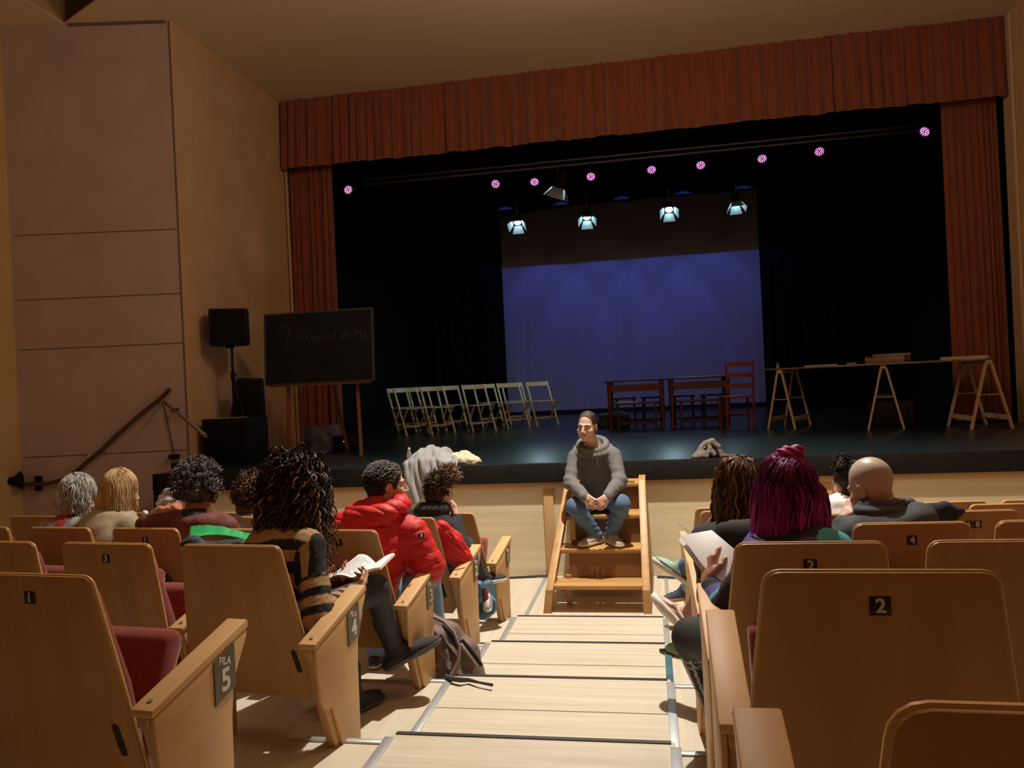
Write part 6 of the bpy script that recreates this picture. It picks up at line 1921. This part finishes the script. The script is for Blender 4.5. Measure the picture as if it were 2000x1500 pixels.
MB().tube([bunc + V(0.030 * math.cos(a), 0.024 * math.sin(a), -0.021) - p.org for a in np.linspace(0, 2 * PI, 18)], 0.006, 6).build('hair_tie', m_bk, p.t)
pc = [V(0.018, 0.018, 0.022), V(0.10, 0.08, 0.30), V(0.10, 0.52, 0.62)]
def camo(P):
    C = np.tile(pc[0], (len(P), 1))
    a = nz(P, 17, 61); b = nz(P, 15, 77)
    right = P[:, 0] > J['neck'][0] + 0.05
    arm = np.linalg.norm(P - J['wrL'], axis=1)
    C[(b > 0.30)] = pc[1]
    C[right & (a < 0.05)] = pc[1]
    for q, r_ in ((at(1650, 1052, 2.46), 0.065), (at(1640, 1024, 2.5), 0.04), (at(1668, 1040, 2.5), 0.04)):
        C[np.linalg.norm((P - q) * V(1, 0.5, 1.3), axis=1) < r_ * (1 + 0.4 * nz(P, 40, 5))] = pc[2]
    ua = (P - J['wrL']) @ nrm(J['elL'] - J['wrL'])
    onarm = (np.linalg.norm(np.cross(P - J['wrL'], nrm(J['elL'] - J['wrL'])), axis=1) < 0.09) & (ua < 0.2) & (P[:, 0] < J['shL'][0] - 0.04)
    C[onarm & (ua < 0.045)] = pc[0] * 1.4
    C[onarm & (ua > 0.045)] = pc[1]; C[onarm & (ua > 0.09) & (ua < 0.108)] = pc[2]; C[onarm & (ua > 0.115)] = pc[0]
    return C
m_camo = mat('black_purple_turquoise_fleece', (0.1, 0.1, 0.1), 0.9, scale=20, bump=0.12, bscale=300, attr=True)
coat(p, 'patterned_hoodie', m_camo, 0.022, 1.0, lambda P: 0.008 * nz(P, 20, 3) + 0.003 * nz(P, 60, 4), camo, True, 0.006,
     lambda S: S.chain([J['neck'] + V(0.125 * math.sin(a), -0.10 * math.cos(a), -0.025 + 0.02 * math.sin(a * 2)) for a in np.linspace(-2.5, 2.5, 14)], 0.045, 0.03), 0.03)
def whitestr(P):
    C = np.tile(V(0.016, 0.016, 0.018), (len(P), 1))
    k, a = J['knL'], J['anL']
    d = nrm(a - k); u = (P - k) @ d
    x, y, _ = frame(d)
    ang_ = np.arctan2((P - k) @ y, (P - k) @ x)
    on = (np.linalg.norm(P - k - u[:, None] * d, axis=1) < 0.09) & (u > 0.05)
    C[on & (np.sin(ang_ * 11) > 0.72)] = V(0.55, 0.53, 0.50)
    C[on & (u < 0.10) & (np.sin(u * 260 + 3 * np.sin(ang_ * 3)) > 0.75)] = V(0.4, 0.38, 0.36)
    return C
trousers(p, mat('striped_track_trousers', (0.02, 0.02, 0.02), 0.8, scale=20, attr=True), 0.012, 'track_trousers', None, whitestr)
simple_shoes(p, m_bshoe)
# the sheaf of paper
c = at(1385, 1090, 2.72)
t = thing('paper_sheets', 'sheaf of white paper held up in the aisle by the magenta haired person', 'paper', c)
for i, (dx, dy, dY) in enumerate(((0, 0, 0), (-3, 4, 0.012), (-5, 8, 0.022), (2, 2, -0.006))):
    a_, b_, c_, d_ = [at(x + dx, y + dy, Y + dY) - c for x, y, Y in ((1330, 1046, 2.86), (1390, 1036, 2.88), (1434, 1072, 2.74), (1415, 1152, 2.66))]
    e_ = at(1358 + dx, 1105 + dy, 2.74 + dY) - c
    def sh(u, v, a_=a_, b_=b_, c_=c_, d_=d_, e_=e_):
        q0 = a_ * (1 - u) + b_ * u; q1 = d_ + (c_ - d_) * u
        return q0 * (1 - v) + q1 * v - UP * 0.010 * math.sin(PI * v) * (1 - u) - FW * 0.012 * math.sin(PI * v)
    MB().grid(sh, 8, 12, 0.0016).build('sheet', m_paper, t)

# ------------------------------------------------------------------ 10. brown wavy hair
J = seated(1442, 953, 3.35, None, ZT[4] - 0.02, seat_c=V(0.40, 3.02, 0), hipz=0.86, turn=0.15, sw=0.16, sit=0.18)
J['knL'] = at(1380, 1170, 3.42); J['anL'] = at(1350, 1200, 3.62); J['elL'] = J['shL'] + V(0.03, 0.12, -0.22); J['wrL'] = J['elL'] + V(0.12, 0.20, 0.0); J['ftL'] = -RT * 0.46 + UP * 0.44 + FW * 0.76; J['upL'] = RT * 0.62 + UP * 0.64
p = Person('woman with long wavy brown hair sitting in front of the magenta haired person', J, m_skin, (0.4, 3.15, ZT[4]))
p.R = face_frame((-0.25, 0.95, -0.12))
p.body(0.0075, 0.95, None, False)
m_wb = hair_mat('wavy_brown_hair', (0.050, 0.026, 0.015), (0.15, 0.085, 0.05))
m_wb2 = hair_mat('golden_brown_locks', (0.13, 0.065, 0.028), (0.25, 0.14, 0.07))
H = J['head']; hc = H + p.R @ V(0, -0.012, 0.03)
S = SDF(0.008, 0.025); S.ell(H + p.R @ V(0, -0.015, 0.04), (0.088, 0.106, 0.094), p.R).ell(H + V(0, -0.06, -0.10), (0.10, 0.06, 0.15)); S.ell(H + V(-0.02, -0.07, -0.20), (0.09, 0.05, 0.06))
S.build('hair', m_wb, p.t, p.org, disp=lambda P: 0.008 * nz(P, 45, 3, 9) + 0.003 * nz(P, 140, 3))
ro = scalp_pts(H, p.R, 330, 1.0, -0.6, 0.5, 6, (.088, .106, .096))
strands('hair_waves', m_hairattr, p.t, p.org, ro[:250], curl_path(0.32, 0.006, 70, 0.32, 0.12, 24, 0.25, hc), r=0.0042, seed=4, cols=[V(.08, .042, .022), V(.06, .03, .017), V(.05, .025, .014), V(.09, .045, .02)])
strands('light_locks', m_wb2, p.t, p.org, ro[250:330], curl_path(0.31, 0.007, 75, 0.32, 0.2, 24, 0.25, hc), r=0.0042, seed=7)
coat(p, 'dark_top', m_bk, 0.024, 0.95, None, None, True, 0.008)
trousers(p, mat('dusty_pink_trousers', (0.30, 0.12, 0.09), 0.85), 0.008, 'trousers')
m_pink = mat('pale_pink_suede', (0.60, 0.36, 0.28), 0.8, (0.66, 0.42, 0.33), 20)
m_wsole = mat('white_rubber', (0.74, 0.72, 0.68), 0.5)
o = shoe(p.t, p.org, J['anL'], J['ftL'], J['upL'], m_pink, m_wsole, 0.27, 0.092, 0.052, 'pink_sneaker', m_wsole, 0.0, 0.040)
d_ = nrm(J['ftL']); u_ = nrm(J['upL'] - d_ * (J['upL'] @ d_)); q_ = np.cross(d_, u_)
b_ = J['anL'] - u_ * 0.08
for s_ in (-1, 1):
    MB().tube([b_ + d_ * x + u_ * z + q_ * s_ * (0.046 - 0.06 * max(0, x - 0.06)) - p.org for x, z in ((-0.02, 0.045), (0.03, 0.050), (0.06, 0.062), (0.085, 0.045), (0.13, 0.035))], 0.006, 6).build('side_stripe', m_wsole, o)
shoe(p.t, p.org, J['anR'], J['ftR'], (0, 0, 1), m_pink, m_wsole, 0.26, 0.08, 0.045, 'pink_sneaker', m_wsole)
# black coat hung over the back of that seat
c = at(1460, 1046, 2.97)
t = thing('black_coat', 'black coat hung over the seat back beside the magenta hair', 'coat', c)
S = SDF(0.008, 0.03)
for a, b, r1, r2 in (((1412, 1034, 2.985), (1520, 1026, 2.98), .03, .03), ((1415, 1045, 2.97), (1510, 1042, 2.96), .035, .035), ((1418, 1065, 2.955), (1512, 1062, 2.95), .035, .035), ((1418, 1085, 2.96), (1505, 1085, 2.96), .03, .03), ((1430, 1030, 3.03), (1510, 1028, 3.04), .03, .03)): S.cap(at(*a), at(*b), r1, r2)
S.build('coat_cloth', m_bk, t, c, disp=lambda P: 0.006 * nz(P, 30, 3))

# ------------------------------------------------------------------ 11. bald man
J = seated(1702, 951, 3.40, None, ZT[4] - 0.02, seat_c=V(0.925, 3.06, 0), hipz=0.85, turn=0.30, sw=0.195, sit=0.18)
J['neck'] = at(1732, 1000, 3.36); J['shL'] = at(1682, 1046, 3.34); J['shR'] = at(1800, 1022, 3.28)
J['elL'] = at(1640, 1072, 3.38); J['wrL'] = at(1651, 1013, 3.42)
J['bow'] = 0.03
p = Person('bald man in a dark grey jacket with his hand at his face', J, m_skin, (0.93, 3.2, ZT[4]))
p.R = face_frame((-0.50, 0.80, -0.34), (-0.16, 0.1, 1))
def hands11(S): add_hand(S, J['wrL'], at(1668, 980, 3.46) - J['wrL'], RT * 0.75 + FW * 0.3, -1, (0.6, 0.9, 0.6), 1.0, 0.02)
H = J['head']
def scalpfn(P):
    q = (P - H) @ p.R
    return ((q[:, 2] > 0.0 - 0.02 * (q[:, 1] < 0)) & (q[:, 1] < 0.065 + 0.2 * (q[:, 2] - 0.05)) & (np.abs(q[:, 0]) < 0.079) & (np.linalg.norm(q, axis=1) < 0.14)).astype(int)
p.body(0.005, 1.0, hands11, True, scalpfn, [m_skin, m_scalp])
face_parts(p.t, p.org, J['head'], p.R, 1.0)
m_jk = mat('dark_slate_jacket', (0.045, 0.050, 0.062), 0.85, (0.06, 0.066, 0.08), 16, bump=0.1, bscale=300)
coat(p, 'jacket', m_jk, 0.022, 1.0, lambda P: 0.010 * nz(P, 24, 3) + 0.005 * nz(P, 60, 4), None, True, 0.006, None, 0.03)
S = SDF(0.005, 0.012)
nk2 = J['neck']
S.chain([nk2 + V(0.090 * math.sin(a), -0.078 * math.cos(a), 0.036 + 0.006 * math.cos(a)) for a in np.linspace(-2.5, 2.5, 40)], 0.016, 0.012)
S.chain([nk2 + V(0.108 * math.sin(a), -0.098 * math.cos(a), 0.010 + 0.006 * math.cos(a)) for a in np.linspace(-2.5, 2.5, 40)], 0.016, 0.012)
S.build('jacket_collar', m_jk, p.t, p.org)
trousers(p, m_denim, 0.012); simple_shoes(p, m_bshoe)

# ------------------------------------------------------------------ 12. dark bun and white top
J = seated(1660, 945, 4.20, None, ZT[3], seat_c=V(0.96, 3.86, 0), hipz=0.77, turn=0.0, sw=0.165, sit=0.16)
J['shL'] = at(1634, 992, 4.18); J['neck'] = at(1660, 982, 4.16)
p = Person('person with a dark messy bun in a white top, partly hidden by the bald man', J, m_skin, (0.96, 4.0, ZT[3]))
p.R = face_frame((-0.2, 0.95, -0.2))
p.body(0.0075, 0.93, None, True)
m_dk = hair_mat('dark_messy_hair', (0.014, 0.010, 0.009), (0.05, 0.036, 0.03))
H = J['head']
S = SDF(0.008, 0.02); S.ell(H + p.R @ V(0, -0.02, 0.04), (0.079, 0.096, 0.085), p.R); S.ell(H + V(0, -0.06, -0.06), (0.06, 0.05, 0.07)); S.ell(H + p.R @ V(0, 0.12, -0.04), (.10, .08, .11), p.R, 0.008, -1)
S.build('hair', m_dk, p.t, p.org, disp=lambda P: 0.006 * nz(P, 70, 3, 9))
bunc = at(1648, 908, 4.17)
rb = []
rg_ = np.random.RandomState(8)
for i in range(130):
    d = nrm(rg_.normal(size=3)); rb.append((bunc + d * 0.030, d, d))
S = SDF(0.007, 0.02); S.ell(bunc, 0.040); S.build('hair_bun', m_dk, p.t, p.org, disp=lambda P: 0.008 * nz(P, 90, 3, 9))
strands('bun_curls', m_dk, p.t, p.org, rb, curl_path(0.032, 0.006, 220, 0.08, 0.3, 9, 0.4), r=0.0032, seed=6)
coat(p, 'white_top', mat('white_cotton', (0.62, 0.60, 0.62), 0.8, (0.70, 0.68, 0.70), 12, bump=0.1, bscale=60), 0.028, 0.95, None, None, True, 0.007, lambda S: S.chain([J['neck'] + V(0.09 * math.sin(a), -0.08 * math.cos(a), -0.005) for a in np.linspace(-2.5, 2.5, 10)], 0.03, 0.02))
trousers(p, m_denim, 0.012); simple_shoes(p, m_bshoe)
# dark jacket hung beside the bald man
c = at(1850, 992, 3.86)
S = SDF(0.008, 0.03)
for a, b, r1, r2 in (((1818, 990, 3.87), (1846, 989, 3.87), .020, .024), ((1846, 989, 3.87), (1882, 997, 3.87), .022, .008), ((1824, 999, 3.86), (1872, 1001, 3.86), .022, .016), ((1824, 1010, 3.86), (1860, 1010, 3.86), .022, .02)): S.cap(at(*a), at(*b), r1, r2)
tag(S.build('dark_jacket', mat('dark_navy_cloth', (0.020, 0.022, 0.032), 0.9, (0.03, 0.033, 0.045), 14), disp=lambda P: 0.006 * nz(P, 35, 3)), 'dark navy jacket hung over a seat back right of the bald man', 'jacket')

# ------------------------------------------------------------------ 13. the aisle neighbour whose green shoe sticks out
J = seated(1456, 962, 4.12, None, ZT[3], seat_c=V(0.44, 3.83, 0), hipz=0.77, turn=0.1, sw=0.165, sit=0.17)
J['knL'] = V(0.27, 4.42, 0.86); J['anL'] = at(1341, 1106, 4.62); J['ftL'] = -RT * 0.62 + UP * 0.34 + FW * 0.70; J['upL'] = UP * 0.85 + RT * 0.38; J['elL'] = J['shL'] + V(0.03, 0.12, -0.22); J['wrL'] = J['elL'] + V(0.12, 0.20, 0.0)
J['anR'] = V(0.20, 4.50, ZT[3] + 0.085); J['ftR'] = V(-0.75, 0.55, 0); J['knR'] = V(0.42, 4.40, 0.72)
p = Person('person in jeans and green shoes mostly hidden behind the paper sheets and brown hair', J, m_skin, (0.42, 3.98, ZT[3]))
p.R = face_frame((-0.2, 0.95, -0.2))
p.body(0.0085, 0.92, None, False)
cap_hair(p, h1, 0.92, 0.03)
coat(p, 'dark_top', m_bk, 0.02, 0.92, None, None, True, 0.009)
trousers(p, m_denim, 0.014, 'jeans')
m_gs = mat('sea_green_shoe', (0.20, 0.36, 0.29), 0.7, (0.27, 0.44, 0.36), 10)
m_nv = mat('navy_shoe', (0.030, 0.040, 0.085), 0.7, (0.06, 0.075, 0.14), 12)
m_cream = mat('cream_rubber', (0.58, 0.52, 0.40), 0.6)
o = shoe(p.t, p.org, J['anL'], J['ftL'], J['upL'], m_gs, m_cream, 0.28, 0.092, 0.052, 'green_shoe', m_cream, 0.0, 0.034)
d_ = nrm(J['ftL']); u_ = nrm(J['upL'] - d_ * (J['upL'] @ d_)); q_ = np.cross(d_, u_); b_ = J['anL'] - u_ * 0.08
mb = MB()
for s_ in (-1, 1):
    mb.tube([b_ + d_ * x + u_ * 0.024 + q_ * s_ * w_ - p.org for x, w_ in ((-0.085, 0.02), (-0.05, 0.040), (0.05, 0.042), (0.12, 0.046), (0.17, 0.036), (0.20, 0.012))], 0.011, 8)
mb.build('toe_guard', mat('dark_slate_rubber', (0.05, 0.055, 0.07), 0.7), o)
shoe(p.t, p.org, J['anR'], J['ftR'], (0, 0, 1), m_gs, m_cream, 0.28, 0.085, 0.048, 'green_shoe')
# ------------------------------------------------------------------ 14. the second row neighbour with navy sneakers
J = seated(1440, 966, 4.98, None, ZT[2], seat_c=V(0.46, 4.70, 0), hipz=0.66, turn=0.1, sw=0.16, sit=0.17)
J['elL'] = J['shL'] + V(0.03, 0.12, -0.22); J['wrL'] = J['elL'] + V(0.12, 0.20, 0.0)
J['knL'] = V(0.30, 5.22, 0.66); J['anL'] = at(1343, 1148, 5.40); J['ftL'] = -RT * 0.72 - UP * 0.22 + FW * 0.45; J['upL'] = UP
J['knR'] = V(0.46, 5.22, 0.62); J['anR'] = V(0.36, 5.32, 0.10); J['ftR'] = V(-0.3, 0.9, 0)
p = Person('person in pale jeans and navy sneakers hidden in the second row behind the paper sheets', J, m_skin, (0.46, 4.85, ZT[2]))
p.R = face_frame((-0.2, 0.95, -0.2))
p.body(0.009, 0.90, None, False)
cap_hair(p, h1, 0.90, 0.03, res=0.006)
coat(p, 'dark_top', m_bk, 0.02, 0.90, None, None, True, 0.009)
trousers(p, mat('light_blue_denim', (0.14, 0.24, 0.36), 0.8), 0.010, 'jeans')
m_gum = mat('gum_rubber', (0.42, 0.20, 0.07), 0.6)
for q in 'LR': shoe(p.t, p.org, J['an' + q], J['ft' + q], (0, 0, 1), m_nv, m_gum, 0.26, 0.08, 0.046, 'navy_sneaker', m_wsole)
# white leaflet poking up by that seat
t = MB().grid(lambda u, v: at(1322 + 38 * u, 1020 + 26 * u + (2 + 10 * u) * v, 4.3 + 0.05 * v), 8, 3, 0.002).build('paper_leaflet', m_paper)
tag(t, 'thin white leaflet sticking out into the aisle above the sheaf of paper', 'paper')

# ------------------------------------------------------------------ bags on the floor by the left seats
# brown backpack leaning on the row three side panel
m_pack = mat('mauve_brown_nylon', (0.155, 0.095, 0.085), 0.65, (0.19, 0.12, 0.108), 14, bump=0.2, bscale=70)
m_packd = mat('dark_inner_cloth', (0.014, 0.014, 0.022), 0.8)
m_strapg = mat('grey_webbing', (0.10, 0.095, 0.085), 0.8, (0.22, 0.21, 0.19), 60)
zb = ZT[3]
q0 = V(-1.035, 3.99, zb)
t = thing('backpack', 'brown backpack leaning in the aisle against the row three seat panel', 'backpack', q0)
S = SDF(0.006, 0.03)
B_ = lambda x, y, Y: at(x, y, Y)
S.chain([B_(842, 1206, 4.02), B_(852, 1245, 3.98), B_(868, 1300, 3.94), B_(880, 1330, 3.93)], [.022, .05, .08, .085])
S.chain([B_(846, 1206, 4.03), B_(880, 1235, 4.03), B_(908, 1275, 4.02), B_(922, 1325, 4.00)], [.022, .05, .07, .075])
S.chain([B_(870, 1240, 4.06), B_(900, 1290, 4.05), B_(905, 1330, 4.02)], [.04, .08, .085])
S.chain([B_(842, 1240, 4.0), B_(846, 1300, 3.97), B_(852, 1335, 3.95)], [.02, .05, .06])
S.chain([B_(866, 1222, 3.93), B_(890, 1250, 3.90), B_(902, 1285, 3.88)], [.012, .024, .016], 0.010, -1)
S.build('pack_body', m_pack, t, q0, disp=lambda P: 0.006 * nz(P, 26, 3) + 0.003 * nz(P, 70, 5))
MB().tube([B_(x, y, Y) - q0 for x, y, Y in ((864, 1220, 3.96), (880, 1236, 3.95), (893, 1256, 3.935), (899, 1276, 3.93))], [0.006, 0.020, 0.022, 0.006], 8).build('open_pocket', mat('deep_blue_lining', (0.012, 0.014, 0.06), 0.7), t)
MB().tube([B_(x, y, Y) - q0 for x, y, Y in ((842, 1203, 3.97), (866, 1214, 3.95), (886, 1234, 3.92), (897, 1262, 3.90), (896, 1290, 3.87), (884, 1314, 3.84), (878, 1322, 3.83))], 0.009, 8).build('shoulder_strap', mat('pale_mauve_piping', (0.26, 0.19, 0.165), 0.7), t)
MB().tube([B_(x, y, Y) - q0 for x, y, Y in ((901, 1257, 3.905), (912, 1272, 3.91), (924, 1288, 3.915), (934, 1300, 3.92))], 0.006, 6).build('light_zip', mat('cream_tape', (0.66, 0.60, 0.46), 0.6), t)
MB().tube([B_(x, y, Y) - q0 for x, y, Y in ((902, 1250, 3.92), (916, 1266, 3.92), (930, 1284, 3.925), (940, 1300, 3.93))], 0.010, 6).build('dark_strap', m_packd, t)
MB().tube([B_(x, y, Y) - q0 for x, y, Y in ((871, 1268, 3.87), (874, 1283, 3.86), (872, 1296, 3.85), (878, 1308, 3.84))], 0.010, 6).build('grey_tag', m_strapg, t)
MB().tube([B_(x, y, Y) - q0 for x, y, Y in ((870, 1322, 3.80), (884, 1326, 3.74), (900, 1328, 3.72), (916, 1328, 3.74), (936, 1333, 3.70), (962, 1338, 3.67))], [0.014, 0.012, 0.013, 0.010, 0.006, 0.008], 6).build('waist_strap', mat('dark_brown_webbing', (0.055, 0.045, 0.04), 0.8), t)
# teal bag with blue straps at row two
c = V(-1.13, 5.02, ZT[2])
t = thing('teal_bag', 'small teal bag with blue straps and a metal flask by the row two panel', 'bag', c)
S = SDF(0.006, 0.025)
S.chain([B_(936, 1146, 5.04), B_(942, 1178, 5.02), B_(945, 1194, 5.0)], [.042, .060, .058]).chain([B_(953, 1145, 5.10), B_(955, 1186, 5.06)], [.045, .055])
S.build('bag_body', mat('dark_teal_nylon', (0.045, 0.095, 0.125), 0.6, (0.06, 0.12, 0.15), 12), t, c, disp=lambda P: 0.005 * nz(P, 40, 3))
m_bst = mat('bright_blue_strap', (0.07, 0.22, 0.50), 0.6)
MB().tube([B_(x, y, Y) - c for x, y, Y in ((931, 1136, 4.96), (937, 1142, 4.95), (940, 1155, 4.95), (936, 1168, 4.95))], 0.012, 8).build('strap', m_bst, t)
MB().tube([B_(x, y, Y) - c for x, y, Y in ((958, 1165, 4.99), (966, 1174, 4.98), (967, 1188, 4.98), (962, 1198, 4.98))], 0.012, 8).build('strap', m_bst, t)
MB().tube([B_(945, 1148, 4.96) - c, B_(949, 1170, 4.95) - c, B_(953, 1186, 4.94) - c], [0.018, 0.024, 0.02], 10).build('maroon_pocket', mat('maroon_cloth', (0.16, 0.022, 0.03), 0.8), t)
MB().lathe([(0.0, 0), (0.028, 0.006), (0.034, 0.03), (0.034, 0.10), (0.02, 0.12)], B_(952, 1192, 4.91) - c, FW * 0.7 + UP * 0.6, 16).build('flask', mat('brushed_metal', (0.55, 0.54, 0.52), 0.35, metal=0.6), t)
MB().ell(B_(952, 1191, 4.905) - c, (0.016, 0.010, 0.016)).build('flask_lid', m_white, t)
